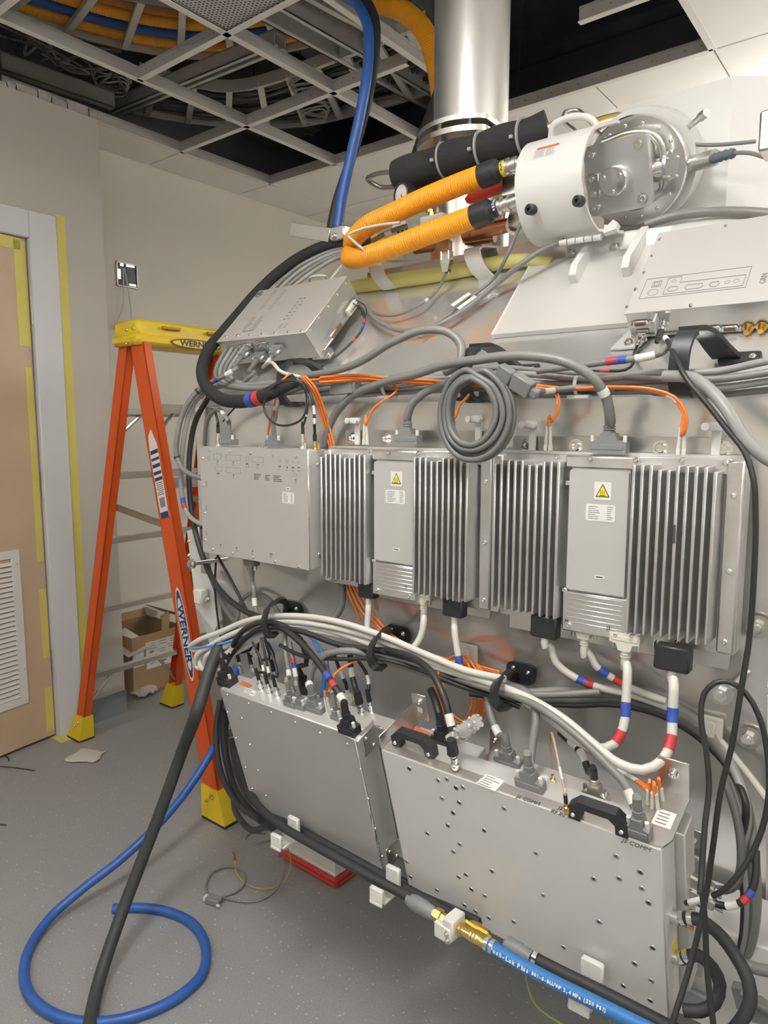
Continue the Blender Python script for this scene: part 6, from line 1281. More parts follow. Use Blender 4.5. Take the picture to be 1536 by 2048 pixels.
# ---- white power cables under the amplifiers
def blue_red(*q): return q
pc('white cable from the black plug under the left end of the left amplifier', atY(737, 1163, 1.19), DN, [(737, 1215, 1.185), (735, 1245, 1.18), (732, 1270, 1.165), (715, 1285, 1.15)], .0072, WHITE_CABLE, 'hood', .046, .036, .024, bands=((732, 1264, BLUE_T, .014),))
pc('white cable from the cream plug under the left amplifier', atY(848, 1183, 1.19), DN, [(848, 1235, 1.18), (842, 1272, 1.17), (824, 1298, 1.155), (800, 1304, 1.14), (770, 1296, 1.13)], .0072, WHITE_CABLE, 'dsub', .042, .026, .018, CREAM, bands=((823, 1298, BLUE_T, .014),), tm=PLATED)
pc('white cable from the black plug under the right end of the left amplifier', atY(910, 1196, 1.19), DN, [(909, 1255, 1.185), (913, 1290, 1.18), (918, 1320, 1.175), (922, 1350, 1.17), (930, 1365, 1.17)], .0072, WHITE_CABLE, 'hood', .048, .038, .024, bands=((917, 1316, BLUE_T, .016),))
pc('white cable sweeping right from the black plug under the right amplifier', atY(1092, 1230, 1.18), DN, [(1095, 1290, 1.185), (1112, 1325, 1.195), (1150, 1355, 1.21), (1190, 1372, 1.22), (1260, 1388, 1.24), (1350, 1420, 1.27)], .0072, WHITE_CABLE, 'hood', .052, .042, .024, bands=((1156, 1359, BLUE_T, .018), (1182, 1370, RED_T, .018)))
pc('white cable sweeping right from the J4 plug under the right amplifier', atY(1170, 1246, 1.19), DN, [(1172, 1300, 1.195), (1192, 1332, 1.205), (1222, 1354, 1.215), (1262, 1376, 1.23), (1330, 1402, 1.25)], .0068, WHITE_CABLE, 'dsub', .050, .028, .018, CREAM, bands=((1209, 1344, BLUE_T, .018), (1236, 1363, RED_T, .018)), tm=PLATED)
pc('white cable hanging from the J3 plug and turning left with blue and red bands', atY(1253, 1266, 1.18), DN, [(1254, 1330, 1.165), (1252, 1400, 1.15), (1246, 1455, 1.135), (1228, 1488, 1.12), (1195, 1497, 1.11), (1160, 1485, 1.11), (1110, 1445, 1.12), (1050, 1402, 1.13)], .0078, WHITE_CABLE, 'dsub', .052, .03, .02, CREAM, bands=((1250, 1417, BLUE_T, .024), (1240, 1466, RED_T, .022)), tm=PLATED)
pc('white cable hanging from the black plug at the right end and curving back left', atY(1348, 1290, 1.17), DN, [(1347, 1360, 1.155), (1345, 1430, 1.14), (1341, 1485, 1.12), (1325, 1520, 1.10), (1285, 1540, 1.085), (1240, 1528, 1.08), (1190, 1490, 1.09), (1130, 1440, 1.10), (1060, 1398, 1.11), (1000, 1373, 1.12), (920, 1345, 1.13), (850, 1318, 1.13), (760, 1284, 1.13), (680, 1258, 1.12), (600, 1240, 1.11)], .0080, WHITE_CABLE, 'hood', .056, .042, .026, bands=((1345, 1433, BLUE_T, .024), (1340, 1486, RED_T, .024)))
# ---- white bundle with loops at its left end
wbd = [[(1010, 1358, 1.12), (930, 1340, 1.12), (860, 1312, 1.12), (760, 1270, 1.115), (660, 1240, 1.11), (560, 1232, 1.10), (500, 1240, 1.09), (440, 1264, 1.08), (392, 1284, 1.07), (380, 1296, 1.075), (398, 1302, 1.085), (450, 1288, 1.10), (530, 1262, 1.11)],
       [(900, 1340, 1.13), (820, 1305, 1.125), (720, 1268, 1.12), (640, 1250, 1.11), (560, 1244, 1.10), (480, 1262, 1.085), (420, 1292, 1.075), (392, 1315, 1.07), (392, 1332, 1.075), (414, 1336, 1.08), (440, 1320, 1.09), (500, 1285, 1.10), (560, 1262, 1.12)],
       [(960, 1362, 1.13), (860, 1330, 1.13), (760, 1296, 1.125), (670, 1264, 1.12), (580, 1252, 1.105), (500, 1268, 1.09), (445, 1296, 1.08), (412, 1315, 1.07), (410, 1330, 1.075), (432, 1332, 1.08), (470, 1306, 1.09), (530, 1272, 1.11)],
       [(820, 1312, 1.135), (720, 1282, 1.13), (630, 1262, 1.115), (560, 1260, 1.105), (500, 1278, 1.095), (462, 1300, 1.085), (436, 1326, 1.075), (420, 1338, 1.075), (402, 1334, 1.075), (400, 1320, 1.08), (430, 1300, 1.09), (490, 1272, 1.10)]]
for k, pts in enumerate(wbd): cable(['topmost', 'second', 'third', 'lowest'][k]+' white cable of the bundle looping back at the left end', pts, .0068, WHITE_CABLE, group='white cables of the lower bundle')
cable('thin light blue cable woven through the left end of the white bundle', [(384, 1297, 1.065), (440, 1288, 1.07), (500, 1270, 1.085), (560, 1256, 1.09), (600, 1262, 1.09), (630, 1282, 1.10), (648, 1310, 1.10), (660, 1350, 1.09)], .003, mat('light_blue', (.08, .28, .72), .4))
cable('black cable following the white bundle to the middle hook', [(440, 1350, 1.10), (470, 1300, 1.08), (520, 1258, 1.075), (600, 1262, 1.08), (680, 1290, 1.095), (760, 1302, 1.11), (860, 1330, 1.13), (960, 1372, 1.14), (1040, 1395, 1.15)], .0062, BLACK_CABLE)
cable('black cable bowed along the underside of the bundle', [(560, 1290, 1.075), (600, 1310, 1.07), (680, 1318, 1.08), (760, 1318, 1.10), (840, 1340, 1.12), (920, 1372, 1.13), (1000, 1398, 1.14), (1040, 1415, 1.15)], .0045, BLACK_CABLE)
cable('grey cable running along the bundle toward the right hook', [(640, 1310, 1.09), (700, 1300, 1.10), (760, 1318, 1.12), (860, 1350, 1.14), (960, 1382, 1.15), (1080, 1390, 1.17), (1200, 1384, 1.20)], .0062, GREY_CABLE)
for k, (dy, m_, r_) in enumerate(((0, GREY_CABLE, .009), (12, mat('dark_grey_pvc', (.09, .092, .095), .45), .008), (-9, LGREY_CABLE, .008), (22, BLACK_CABLE, .006))):
    cable(['thick mid grey', 'dark grey', 'pale grey', 'thin black'][k]+' cable of the sheaf leaving the right hook toward the lower right', [(940, 1378+dy*.4, 1.19), (1040, 1390+dy*.5, 1.21), (1140, 1388+dy, 1.23), (1240, 1388+dy, 1.25), (1330, 1412+dy, 1.27), (1400, 1455+dy, 1.28), (1455, 1520+dy*.6, 1.28), (1490, 1600, 1.26-k*.01), (1506-k*8, 1700, 1.24), (1512-k*8, 1800, 1.24), (1500-k*6, 1890, 1.26), (1475-k*4, 1950, 1.28)], r_, m_, group='cables leaving the right hook')
cable('white cable of the sheaf at the lower right photo edge', [(1240, 1392, 1.27), (1330, 1405, 1.28), (1420, 1462, 1.285), (1490, 1540, 1.28), (1550, 1620, 1.27), P3((1550, 1620, 1.27))+V((.08, .03, -.10)), P3((1550, 1620, 1.27))+V((.14, .12, -.22))], .0062, WHITE_CABLE)
tm_ = thing('tie_mount', 'cream adhesive tie mount behind the cable sheaf at the lower right', 'tie mount', atY(1420, 1455, 1.285)); B().box((0, 0, 0), (.042, .010, .042), b=.002).build('base', CREAM, tm_); B().box((0, -.008, 0), (.02, .008, .03), b=.002).build('saddle', CREAM, tm_)
tm_ = thing('tie_mount', 'cream adhesive tie mount behind the orange fibre coil', 'tie mount', atY(935, 1310, 1.275)); B().box((0, 0, 0), (.05, .008, .05), b=.002).build('base', CREAM, tm_); B().box((0, -.008, 0), (.02, .008, .03), b=.002).build('saddle', CREAM, tm_)
# ---- plugs on top of the lower left boxes
def tp2(x, y, back=False): return ('z', x, y, ZT-(.012 if back else 0))
pc('black cable with a large black plug at the left corner of the lower left box', tp2(457, 1368), LV, [(460, 1312, 1.08), (470, 1282, 1.075), (495, 1255, 1.07), (535, 1244, 1.075), (575, 1256, 1.08), (610, 1290, 1.085)], .0065, BLACK_CABLE, w=.042, h=.04, t=.03, pm=BPLASTIC, tags=((464, 1300, .02),))
for k, (x, y, pts, tg) in enumerate((((524, 1384), None, [(527, 1345, 1.06), (520, 1315, 1.07), (505, 1285, 1.08)], ((526, 1340, .016),)), ((541, 1392), None, [(538, 1350, 1.06), (530, 1310, 1.065), (522, 1275, 1.075)], ((536, 1335, .016),)), ((557, 1398), None, [(555, 1350, 1.07), (545, 1310, 1.08), (528, 1275, 1.09)], ()))):
    pc(['leftmost', 'middle', 'rightmost'][k]+' of three thin black coax cables on the lower left box', tp2(*x), LV, pts, .003, BLACK_CABLE, 'bnc', tags=tg, group='black coax cables on the lower left box')
for k, (x, y, pts, tg) in enumerate(((484, 1345, [(500, 1300, 1.12), (505, 1270, 1.12)], ()), (508, 1350, [(512, 1310, 1.12), (516, 1275, 1.12)], ((511, 1320, .016),)), (530, 1358, [(538, 1318, 1.12), (530, 1280, 1.12)], ()), (553, 1365, [(548, 1320, 1.12), (535, 1285, 1.12)], ()))):
    pc(['first', 'second', 'third', 'fourth'][k]+' black coax from the left on the rear lower left box', tp2(x, y, 1), LV, pts, .0034, BLACK_CABLE, 'bnc', tags=tg, group='black coax cables on the rear lower left box')
pc('grey cable with a grey plug and white tag on the lower left box', tp2(585, 1412), LV, [(578, 1350, 1.06), (572, 1310, 1.07), (570, 1268, 1.09)], .0052, GREY_CABLE, w=.034, h=.03, t=.018, tags=((576, 1345, .022),))
pc('grey cable with red and blue bands and a grey plug on the lower left box', tp2(604, 1418), LV, [(592, 1355, 1.065), (586, 1320, 1.07), (580, 1285, 1.08)], .0048, GREY_CABLE, w=.03, h=.028, t=.016, bands=((585, 1316, RED_T, .010), (587, 1327, BLUE_T, .016)), tags=((590, 1350, .02),))
pc('thick grey cable bending right from the wide grey plug on the lower left box', tp2(632, 1424), LV, [(620, 1372, 1.06), (622, 1345, 1.06), (640, 1318, 1.07), (680, 1302, 1.08), (720, 1305, 1.10), (745, 1318, 1.12)], .0075, GREY_CABLE, w=.05, h=.034, t=.020, tags=((619, 1365, .022),))
pc('thin orange fibre with a cream plug on the lower left box', tp2(660, 1432), LV, [(657, 1385, 1.04), (668, 1350, 1.06), (690, 1332, 1.08), (720, 1318, 1.10)], .0026, ORANGE_FIB, 'lc', name='fibre_cable')
pc('grey cable with a grey plug beside the fibre plug on the lower left box', tp2(676, 1440), LV, [(668, 1398, 1.05), (662, 1370, 1.07), (655, 1335, 1.09), (650, 1300, 1.11)], .0045, GREY_CABLE, w=.026, h=.026, t=.016, tags=((664, 1385, .018),))
pc('thick banded black cable plugged at the right corner of the lower left box', tp2(700, 1464), LV, [(688, 1405, 1.02), (672, 1378, 1.03), (650, 1345, 1.045), (620, 1305, 1.06), (585, 1270, 1.07), (545, 1245, 1.08)], .0075, BLACK_CABLE, w=.042, h=.034, t=.024, pm=BPLASTIC, bands=((656, 1357, BLUE_T, .018), (666, 1372, RED_T, .016)), tags=((684, 1400, .02),))
pc('black cable with a cream plug on the rear lower left box', tp2(700, 1408, 1), LV, [(688, 1360, 1.12), (674, 1325, 1.12), (664, 1300, 1.12)], .004, BLACK_CABLE, w=.026, h=.026, t=.018, pm=CREAM, tags=((682, 1355, .02),))
pc('thick black coax with a large bright plug on the rear lower left box', tp2(724, 1432, 1), LV, [(712, 1380, 1.10), (703, 1345, 1.11), (700, 1310, 1.12)], .0062, BLACK_CABLE, 'bnc', tags=((702, 1345, .02),))
pc('thin black coax at the far right end of the rear lower left box', tp2(744, 1428, 1), LV, [(738, 1375, 1.12), (732, 1345, 1.13), (715, 1320, 1.14)], .0038, BLACK_CABLE, 'bnc', tags=((737, 1365, .02),))
pc('blue tipped black cable with a black plug standing on the rear lower left box', tp2(610, 1385, 1), LV, [(612, 1330, 1.12), (608, 1300, 1.12), (600, 1275, 1.12)], .006, BLACK_CABLE, w=.04, h=.04, t=.026, pm=BPLASTIC)
cable('light blue cable dipping behind the plugs of the lower left box', [(625, 1278, 1.12), (638, 1300, 1.12), (648, 1345, 1.12), (645, 1385, 1.12), (640, 1400, 1.12)], .0042, mat('light_blue', (.08, .28, .72), .4))
# label strips on the lower left box top
toplabel(LM, lb1, ((495, 1376), (515, 1384), (506, 1394), (486, 1386)), 3); toplabel(LM, lb1, ((700, 1462), (725, 1473), (716, 1484), (690, 1472)), 2)
toplabel(LM, lb1, ((485, 1362), (505, 1370), (498, 1376), (478, 1368)), 0, 'warning_strip', mat('warn_orange', (.50, .14, .06), .5))
# ---- plugs on top of the right boxes
pc('black cable arching from the bundle to the bright coax plug on the long box', tp2(911, 1537), LV, [(908, 1478, 1.04), (900, 1440, 1.05), (888, 1395, 1.06), (865, 1348, 1.08), (830, 1318, 1.10), (790, 1304, 1.11), (750, 1300, 1.12)], .0072, BLACK_CABLE, 'bnc', tags=((902, 1450, .022),))
pc('thick black cable with a black plug behind the left handle of the long box', tp2(888, 1488, 1), LV, [(881, 1440, 1.09), (872, 1405, 1.11), (862, 1380, 1.13)], .008, BLACK_CABLE, w=.046, h=.036, t=.028, pm=BPLASTIC)
pc('grey cable with a wide grey plug on the rear long box', tp2(1018, 1532, 1), LV, [(1000, 1472, 1.10), (984, 1438, 1.12), (976, 1405, 1.14), (974, 1385, 1.15)], .0072, GREY_CABLE, w=.052, h=.034, t=.018, tags=((993, 1462, .022),))
pc('grey cable with a wide grey plug above the J1 COMM marking', tp2(1062, 1576), LV, [(1060, 1525, 1.06), (1066, 1480, 1.08), (1072, 1430, 1.10), (1062, 1395, 1.12), (1030, 1375, 1.14), (1000, 1378, 1.15)], .0075, GREY_CABLE, w=.05, h=.036, t=.018, tags=((1061, 1520, .024),))
pc('thin tan coax with a gold plug looping over the J2 marking', tp2(1134, 1626), LV, [(1128, 1575, 1.05), (1118, 1530, 1.07), (1110, 1490, 1.09), (1104, 1466, 1.10), (1099, 1480, 1.12), (1103, 1530, 1.13), (1105, 1558, 1.13)], .0022, mat('tan_coax', (.52, .34, .24), .45), 'sma', tags=((1120, 1545, .02),))
q = P3(tp2(1107, 1570, 1)); B().lathe([(.0042, 0), (.0042, .004), (.0048, .006), (.0048, .013), (.003, .014), (.0028, .022)], q, LV, 6).build('gold_coax_socket', GOLD, rb2).matrix_parent_inverse = R2.inverted()
pc('black cable with a silver plug and white tags on the rear long box', tp2(1192, 1602, 1), LV, [(1178, 1545, 1.10), (1166, 1512, 1.12), (1148, 1490, 1.14), (1120, 1465, 1.16)], .0062, BLACK_CABLE, w=.042, h=.034, t=.016, pm=mat('silver_hood', (.55, .53, .49), .35, .9), tags=((1170, 1520, .025), (1152, 1494, .025)), tm=CHROME)
pc('grey cable with a grey plug above the J5 COMM marking', tp2(1278, 1668), LV, [(1268, 1612, 1.04), (1252, 1572, 1.05), (1215, 1530, 1.06), (1150, 1468, 1.075), (1090, 1422, 1.09), (1030, 1392, 1.11), (980, 1378, 1.12), (900, 1352, 1.14)], .0068, GREY_CABLE, w=.036, h=.034, t=.022, tags=((1259, 1585, .022),))
# bubble wrap piece
bw = []; c0 = atY(928, 1462, 1.03); d1 = (atY(955, 1440, 1.03)-atY(905, 1480, 1.03)); rnd = random.Random(2)
bb_ = B(); pts = [c0+d1*(i/8-.5) for i in range(9)]; bb_.tube(pts, .012, 10, rr=[.010+.004*rnd.random() for _ in pts]); bwo = bb_.build('bubble_wrap', BUBBLE, None, label='crumpled piece of clear bubble wrap on the long lower box', cat='bubble wrap')
bl_ = B()
for i in range(90):
    t_ = rnd.random(); a = rnd.random()*6.283; n1 = d1.orthogonal().normalized(); n2 = d1.normalized().cross(n1); p = c0+d1*(t_-.5)*1.05+(n1*math.cos(a)+n2*math.sin(a))*.011*rnd.uniform(.8, 1.25); bl_.lathe([(.001, -.002), (.0035, -.001), (.0038, .001), (.002, .003)], p, (n1*math.cos(a)+n2*math.sin(a)), 6)
bl_.build('bubble', BUBBLE, bwo, kind='stuff')
# ---- right edge loops and hoses
cable('black cable loop at the lower right with its top near the hex nut', [(1400, 1790, 1.00), (1404, 1730, 1.02), (1410, 1650, 1.04), (1418, 1570, 1.06), (1412, 1500, 1.07), (1402, 1435, 1.08), (1408, 1388, 1.09), (1430, 1366, 1.095), (1456, 1363, 1.10), (1490, 1385, 1.10), (1517, 1430, 1.10), (1534, 1500, 1.10), (1538, 1580, 1.09), (1520, 1670, 1.08), (1480, 1745, 1.06), (1440, 1785, 1.05), (1400, 1800, 1.05), (1372, 1806, 1.06)], .0042, BLACK_CABLE, tags=((1400, 1798, .045),))
cable('black cable hanging straight down at the lower right', [(1404, 1785, 1.0), (1410, 1840, 1.0), (1412, 1900, 1.0), (1418, 1980, .99), (1428, 2060, .98), V((-.19, .98, .12)), V((-.16, 1.0, .006)), V((.0, 1.12, .006)), V((.22, 1.3, .006))], .0042, BLACK_CABLE)
cable('upper black rubber hose looping from the right end of the long box', [RM @ V((ex+.012, (RM.inverted() @ atX(1345, 1822, RM.translation.x+ex)).y, -.03)), atY(1395, 1838, 1.07), (1432, 1862, 1.08), (1470, 1910, 1.08), (1496, 1960, 1.07), (1500, 2005, 1.06), (1480, 2045, 1.05), (1440, 2080, 1.05), V((-.26, 1.10, .33)), V((-.34, 1.12, .335)), V((-.45, 1.11, .345))], .0098, BLACK_RUB, 'hose', 'rubber_hose')
cable('lower black rubber hose looping back under the long box', [RM @ V((ex+.012, (RM.inverted() @ atX(1352, 1893, RM.translation.x+ex)).y, -.03)), atY(1395, 1910, 1.09), (1425, 1935, 1.10), (1440, 1970, 1.10), (1430, 2005, 1.09), (1400, 2022, 1.08), (1366, 2020, 1.07)], .0098, BLACK_RUB, 'hose', 'rubber_hose')
for nm in ('rubber_hose', 'rubber_hose.001'):
    o = bpy.data.objects[nm]; pth = o_path[nm]
    for s in (.004, .016): B().tube(sub(pth, s, s+.008, 3), .0112, 14).build('hose_clamp', CHROME, o)
cable('thick dark cable rising to the silver plugs at the lower right', [(1425, 1778, 1.14), (1450, 1780, 1.14), (1470, 1770, 1.14), (1481, 1740, 1.15), (1482, 1690, 1.16), (1470, 1620, 1.18), (1450, 1560, 1.20)], .0068, mat('dark_grey_pvc', (.09, .092, .095), .45))
cable('black cable with red and blue bands to the silver plugs at the lower right', [(1420, 1804, 1.13), (1450, 1812, 1.13), (1480, 1806, 1.13), (1500, 1788, 1.14), (1510, 1760, 1.15), (1512, 1700, 1.17)], .0058, BLACK_CABLE, bands=((1488, 1800, RED_T, .014), (1499, 1788, BLUE_T, .014)), tags=((1462, 1811, .02),))
for k, (x, y) in enumerate(((1392, 1762), (1395, 1790))):
    t = thing('silver_plug', ['upper', 'lower'][k]+' silver plug behind the right end of the long box', 'connector', atY(x, y, 1.13)); Mk = frame((0, 0, 0), (1, .1, -.25), (0, 0, 1)); B().box((0, 0, 0), (.055, .018, .02), Mk, .003).build('hood', mat('silver_hood', (.55, .53, .49)), t); B().cyl(Mk @ V((.028, 0, 0)), Mk @ V((.04, 0, 0)), .007, n=10).build('cable_gland', CHROME, t)
    for q in (-1, 1): B().cyl(Mk @ V((-.01, q*.009, .010)), Mk @ V((.012, q*.009, .010)), .0028, n=8).build('thumbscrew', CHROME, t)
gs = thing('gold_sockets', 'row of gold coax sockets behind the right end of the long box', 'connector', atY(1368, 1815, 1.12))
for k in range(3): B().lathe([(.005, 0), (.005, .004), (.0036, .004), (.0036, .016)], (-.002+.002*k, 0, -.014*k), (1, -.2, 0), 8).build('gold_socket', GOLD, gs)
# rear unit seen below the right end, with its plugs
ru = thing('rear_unit', 'pale rear unit with grey plugs low at the right end of the magnet', 'electronics box', atY(1440, 1960, 1.24)); q0 = ru.location.copy()
B().box((.03, .09, -.02), (.26, .14, .20), b=.004).build('unit_body', WPAINT, ru); B().box((-.06, .006, .03), (.06, .012, .09), b=.003).build('grey_panel', mat('panel_grey', (.42, .43, .44), .5), ru); B().box((-.05, .002, -.06), (.06, .012, .035), b=.003).build('window_panel', mat('panel_dark', (.25, .26, .27), .4), ru)
for x, y in ((1470, 1990), (1500, 2015)):
    q = atY(x, y, 1.20)-q0; B().prism([(-.018, 0), (.018, 0), (.018, .02), (.008, .034), (-.008, .034), (-.018, .02)], -.009, .009, frame(q, (.3, 0, -1), (1, 0, .3))).build('grey_plug', GPLASTIC, ru)
cable('short grey hose stub at the lower right photo edge', [(1490, 1930, 1.14), (1515, 1938, 1.14), (1560, 1945, 1.14), P3((1560, 1945, 1.14))+V((.12, .1, -.02)), P3((1560, 1945, 1.14))+V((.2, .28, -.04))], .009, GREY_CABLE, 'hose', 'hose_stub')
cable('grey cable leaving the rear unit at the lower right corner', [(1480, 1985, 1.18), (1515, 2010, 1.18), (1560, 2035, 1.18), P3((1560, 2035, 1.18))+V((.08, .05, -.1)), P3((1560, 2035, 1.18))+V((.18, .25, -.2))], .005, GREY_CABLE)
# left end frame of the magnet: white bracket plate with bolts
lf = thing('bolted_bracket', 'white bolted end frame at the left end of the magnet behind the ladder', 'bracket', (-1.69, 1.30, 1.0)); q0 = lf.location.copy()
ps = [atY(374, 1062, 1.27), atY(408, 1050, 1.27), atY(440, 1240, 1.27), atY(428, 1262, 1.27), atY(392, 1215, 1.27)]
slab([p-q0 for p in ps], .01, (0, 1, 0)).build('plate', WPAINT, lf)
bolts(lf, [atY(x, y, 1.268)-q0 for x, y in ((378, 1082), (378, 1110))], .004, (0, -1, 0), CHROME)
B().box(atY(402, 1192, 1.25)-q0, (.035, .03, .045), b=.004).build('clear_block', WPLASTIC, lf); bolts(lf, [atY(414, 1200, 1.232)-q0], .007, (0, -1, 0), STEEL)
ps = [atY(400, 1225, 1.28), atY(440, 1250, 1.28), atY(455, 1400, 1.33), atY(432, 1330, 1.33)]; slab([p-q0 for p in ps], .01, (0, 1, 0)).build('lower_plate', WPAINT, lf)
# ================================================================== CEILING VOID
def zpts(l): return [atZ(x, y, z) for x, y, z in l]
TRAYM = mat('tray_steel', (.72, .71, .67), .5, .5, .06, 10)
def tray_rail(path, h, parent, o0):
    pts = [p-o0 for p in path]; b = B(); b.ribbon([p+V((0, 0, h/2)) for p in pts], (0, 0, h), .004); b.ribbon([p+V((0, 0, .002)) for p in pts], V((.0, .0, .0))+V((.02, .02, 0)), .004); return b.build('side_rail', TRAYM, parent)
def ladder_tray(lab, near_px, far_px, h, rungs):
    a = spline(zpts(near_px), .05); b_ = spline(zpts(far_px), .05); t = thing('cable_tray', lab, 'cable tray', a[len(a)//2]); o0 = t.location.copy()
    tray_rail(a, h, t, o0); tray_rail(b_, h, t, o0)
    la = sum((q-p).length for p, q in zip(a, a[1:])); lb = sum((q-p).length for p, q in zip(b_, b_[1:]))
    for k in range(rungs):
        f = (k+.5)/rungs; p, q = along(a, la*f)[0]-o0, along(b_, lb*f)[0]-o0; d = q-p
        B().box((0, .008, 0), (d.length, .022, .030), frame((p+q)/2, d, (0, 0, 1)), .002).build('rung', TRAYM, t)
    return a, b_, la, lb
t1a, t1b, l1a, l1b = ladder_tray('curved ladder cable tray full of dark wires above the ceiling grid', [(250, 225, 2.93), (330, 240, 2.93), (400, 250, 2.93), (456, 254, 2.93), (556, 258, 2.93), (620, 251, 2.93), (712, 230, 2.93), (828, 197, 2.93), (930, 160, 2.93)], [(280, 150, 2.93), (340, 168, 2.93), (400, 178, 2.93), (437, 184, 2.93), (494, 181, 2.93), (540, 169, 2.93), (600, 150, 2.93), (675, 122, 2.93), (760, 90, 2.93), (850, 50, 2.93)], .055, 9)
t2a, t2b, l2a, l2b = ladder_tray('curved ladder cable tray carrying orange and blue conduits above the grid', [(-60, 12, 3.0), (0, 30, 3.0), (103, 60, 3.0), (217, 92, 3.0), (322, 112, 3.0), (410, 120, 3.0), (540, 110, 3.0), (640, 88, 3.0), (725, 62, 3.0), (800, 35, 3.0)], [(60, -60, 3.0), (140, -30, 3.0), (250, 0, 3.0), (330, 15, 3.0), (410, 20, 3.0), (520, 8, 3.0), (600, -10, 3.0), (700, -40, 3.0)], .085, 8)
rnd = random.Random(11)
def mix(k, path0, path1, l0, l1, z, f0, f1, n=10):
    out = []
    for i in range(n):
        f = f0+(f1-f0)*i/(n-1); p = along(path0, l0*f)[0].lerp(along(path1, l1*f)[0], k); out.append(p+V((0, 0, z)))
    return out
tones = ('dark grey', 'black', 'brown grey', 'charcoal')
mats_w = (mat('wire_grey', (.11, .11, .11), .5), BLACK_CABLE, mat('wire_brown', (.09, .08, .07), .5), mat('wire_char', (.06, .06, .062), .5))
for i in range(12):
    k = .08+i*.075; pts = [p+V((0, 0, rnd.uniform(-.012, .02)))+V((rnd.uniform(-.015, .015), rnd.uniform(-.015, .015), 0)) for p in mix(k, t1a, t1b, l1a, l1b, .03, .0, 1.0)]
    B().tube(spline(pts, .04), rnd.uniform(.007, .012), 7).build('tray_wire', mats_w[i % 4], None, label='dark wire lying in the curved cable tray above the grid', cat='cable', group='dark wires in the cable tray')
for i, (k, m_, r_, lab) in enumerate(((.10, AMBER, .026, 'outer orange conduit on the upper cable tray'), (.30, BLUE_HOSE, .024, 'blue conduit between the orange ones on the upper cable tray'), (.52, AMBER, .026, 'inner orange conduit on the upper cable tray'), (.75, mat('rust_conduit', (.40, .15, .04), .5), .026, 'rust coloured conduit at the back of the upper cable tray'), (.95, BLUE_HOSE, .022, 'second blue conduit at the back of the upper cable tray'))):
    pts = mix(k, t2a, t2b, l2a, l2b, .045, 0, 1, 12); path = spline(pts, .02)
    (corrugated(path, r_, .012, .002) if m_ is not BLUE_HOSE else B().tube(path, r_, 12)).build('conduit', m_, None, label=lab, cat='conduit', ang=80)
# loose wire tangle at the left
for i in range(14):
    x, y = rnd.uniform(-20, 235), 0; y = 55+x*.30+rnd.uniform(0, 45); p = atZ(x, y, 2.90+rnd.uniform(-.05, .12)); pts = []
    for k in range(7): pts.append(p+V((rnd.uniform(-.12, .12), rnd.uniform(-.14, .14), rnd.uniform(-.04, .06))))
    B().tube(spline(pts, .015), rnd.uniform(.003, .006), 6).build('loose_wire', (mats_w[2], mat('wire_pale', (.34, .34, .32), .5), mats_w[0])[i % 3], None, label='loose tangled wire above the left wall', cat='wire', group='tangled wires above the left wall')
for i, (x, y) in enumerate(((615, 190), (628, 232), (225, 178))):
    c0 = atZ(x, y, 2.88); pts = []
    for k in range(5):
        for j in range(8): a = j/8*6.283; pts.append(c0+V(((.06+.006*k)*math.cos(a), (.06+.006*k)*math.sin(a), .012*k+rnd.uniform(-.01, .01))))
    B().tube(spline(pts, .02), .004, 6).build('wire_coil', mat('wire_pale', (.34, .34, .32), .5), None, label=['small coil of grey wire hanging on the curved tray', 'lower coil of grey wire under the curved tray', 'coil of grey wire above the corner of the left wall'][i], cat='wire coil')
# steel members
def member(lab, p, q, w_, h_, m_, z, name='steel_channel'):
    a, b_ = atZ(*p, z), atZ(*q, z); d = b_-a; t = thing(name, lab, 'steel channel', (a+b_)/2); M = frame((0, 0, 0), d, (0, 0, 1)); L_ = d.length
    B().box((0, h_-.003, 0), (L_, .006, w_), M).build('top_flange', m_, t)
    for s_ in (-1, 1):
        B().box((0, h_/2, s_*(w_/2-.003)), (L_, h_, .006), M).build('side_flange', m_, t); B().box((0, .003, s_*(w_/2-.012)), (L_, .006, .024), M).build('lip', m_, t)
member('galvanised steel channel crossing the void toward the left wall', (232, 229), (560, 96), .07, .06, GALV, 2.88)
member('bright galvanised channel running behind the perforated panel', (500, 5), (930, 245), .13, .09, GALV, 2.92)
member('second bright galvanised channel running toward the vent pipe', (610, -20), (930, 160), .10, .08, GALV, 2.95)
member('dark steel track along the top of the left wall', (0, 142), (225, 219), .05, .07, DARKG, 2.80)
for (lab, c, s_, m_) in (('large grey air duct above the conduits', V((-2.85, 1.55, 3.33)), (.7, .8, .25), DARKG), ('grey air duct above the middle of the grid', V((-2.25, 2.75, 3.28)), (.7, .6, .25), mat('duct_mid', (.34, .34, .33), .6, .3)), ('dark air duct above the left row of the grid', V((-3.12, 2.75, 3.16)), (.42, .8, .25), mat('duct_warm', (.24, .225, .20), .6, .2))):
    t = thing('air_duct', lab, 'air duct', c); B().box((0, 0, 0), s_, b=.004).build('duct_body', m_, t)
    for s2 in (-1, 1): B().box((s2*s_[0]*.3, 0, 0), (.03, s_[1]+.02, s_[2]+.02), b=.003).build('duct_flange', m_, t)
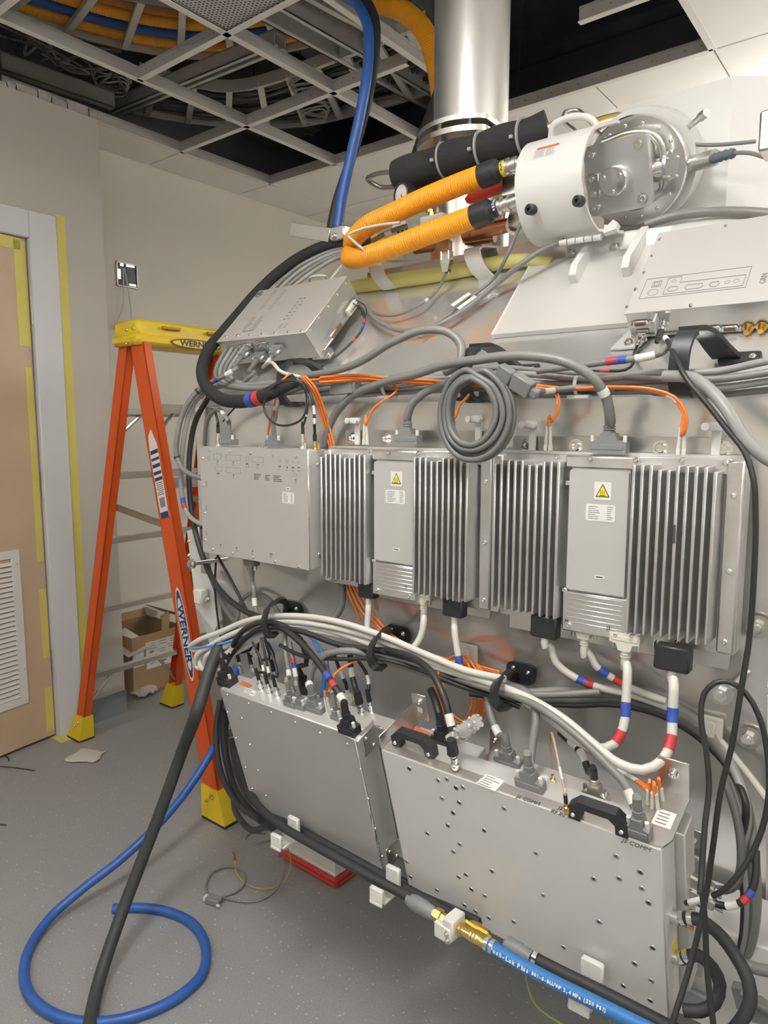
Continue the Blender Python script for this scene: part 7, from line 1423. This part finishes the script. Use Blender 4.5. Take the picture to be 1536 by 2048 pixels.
# big amber conduit curving down behind the vent pipe, hose pair through the ceiling
pth = spline([P3(p) for p in ((700, -25, 2.1), (760, 5, 2.1), (815, 28, 2.1), (850, 65, 2.1), (872, 130, 2.1), (885, 220, 2.1), (890, 320, 2.0), (880, 420, 1.9), (860, 480, 1.8))], .01)
corrugated(pth, .034, .010, .0015).build('conduit', AMBER, None, label='large amber conduit bending down behind the vent pipe', cat='conduit', ang=80)
cable('blue hose dropping through the open ceiling to the magnet', [(640, -40, 2.0), (690, -8, 1.85), (722, 20, 1.75), (737, 65, 1.70), (735, 140, 1.68), (720, 230, 1.66), (700, 320, 1.65), (683, 400, 1.64), (674, 470, 1.63)], .0155, BLUE_HOSE, 'hose', 'ceiling_hose', n=14)
cable('black hose dropping beside the blue one through the open ceiling', [(660, -45, 2.05), (712, -14, 1.90), (740, 14, 1.80), (752, 65, 1.74), (746, 140, 1.72), (728, 230, 1.70), (698, 330, 1.68), (672, 410, 1.67), (660, 470, 1.66)], .0145, BLACK_RUB, 'hose', 'ceiling_hose', n=14)
cable('black insulated line behind the left side of the vent pipe', [(905, 120, 2.0), (880, 190, 1.95), (855, 260, 1.90), (832, 330, 1.85), (815, 400, 1.80)], .024, FOAM, 'hose', 'insulated_line', n=12)
for i, (x, y0, y1) in enumerate(((505, 40, 185), (598, 35, 190), (1042, -10, 185), (340, 240, 285))):
    cable(['thin black wire hanging over the curved tray', 'thin black wire hanging behind the second grid bar', 'thin hanger wire in the dark opening right of the vent pipe', 'thin hanger chain in the left opening'][i], [(x, y0, 2.5), (x+2, (y0+y1)/2, 2.5), (x+4, y1, 2.5)] if i != 2 else [(1052, -10, 3.3), (1040, 100, 3.3), (1035, 190, 3.3)], .0025, BLACK_CABLE if i != 2 else mats_w[0], 'wire', 'hanger_wire', n=6)
# cables on the turret, right top
cable('dark grey cable running behind the upper right box along the shoulder', [(1290, 450, 1.62), (1340, 434, 1.63), (1420, 424, 1.63), (1500, 424, 1.62), (1600, 434, 1.62), P3((1600, 434, 1.62))+V((.3, .02, -.03)), P3((1600, 434, 1.62))+V((.7, .1, -.05))], .010, GREY_CABLE)
cable('grey cable from the round port leading to the turret socket', [(1360, 277, 1.72), (1385, 288, 1.70), (1420, 290, 1.70), (1470, 287, 1.72), (1510, 283, 1.75)], .0042, GREY_CABLE)
tw = cable('grey cable with a wrapped black strain relief on the turret', [(1425, 318, 1.66), (1470, 306, 1.64), (1500, 306, 1.63), (1530, 315, 1.62), (1580, 335, 1.60), P3((1580, 335, 1.60))+V((.06, .1, -.04)), P3((1580, 335, 1.60))+V((.04, .28, -.03)), V((-.245, 2.0, 1.98))], .0042, GREY_CABLE); B().tube([p for p in sub(o_path[tw.name], .0, .05, 9)], .010, 10, rr=[.009+.002*(i % 2) for i in range(9)]).build('tape_wrap', mat('slate_wrap', (.10, .13, .17), .6), tw)
cable('thin steel tube looping above the cold head cover', [(1150, 262, 1.66), (1128, 240, 1.70), (1130, 225, 1.72), (1150, 220, 1.74), (1175, 238, 1.72), (1200, 268, 1.66), (1222, 290, 1.62)], .0052, PLATED, 'tube', 'steel_tube')
bpy.context.view_layer.update()
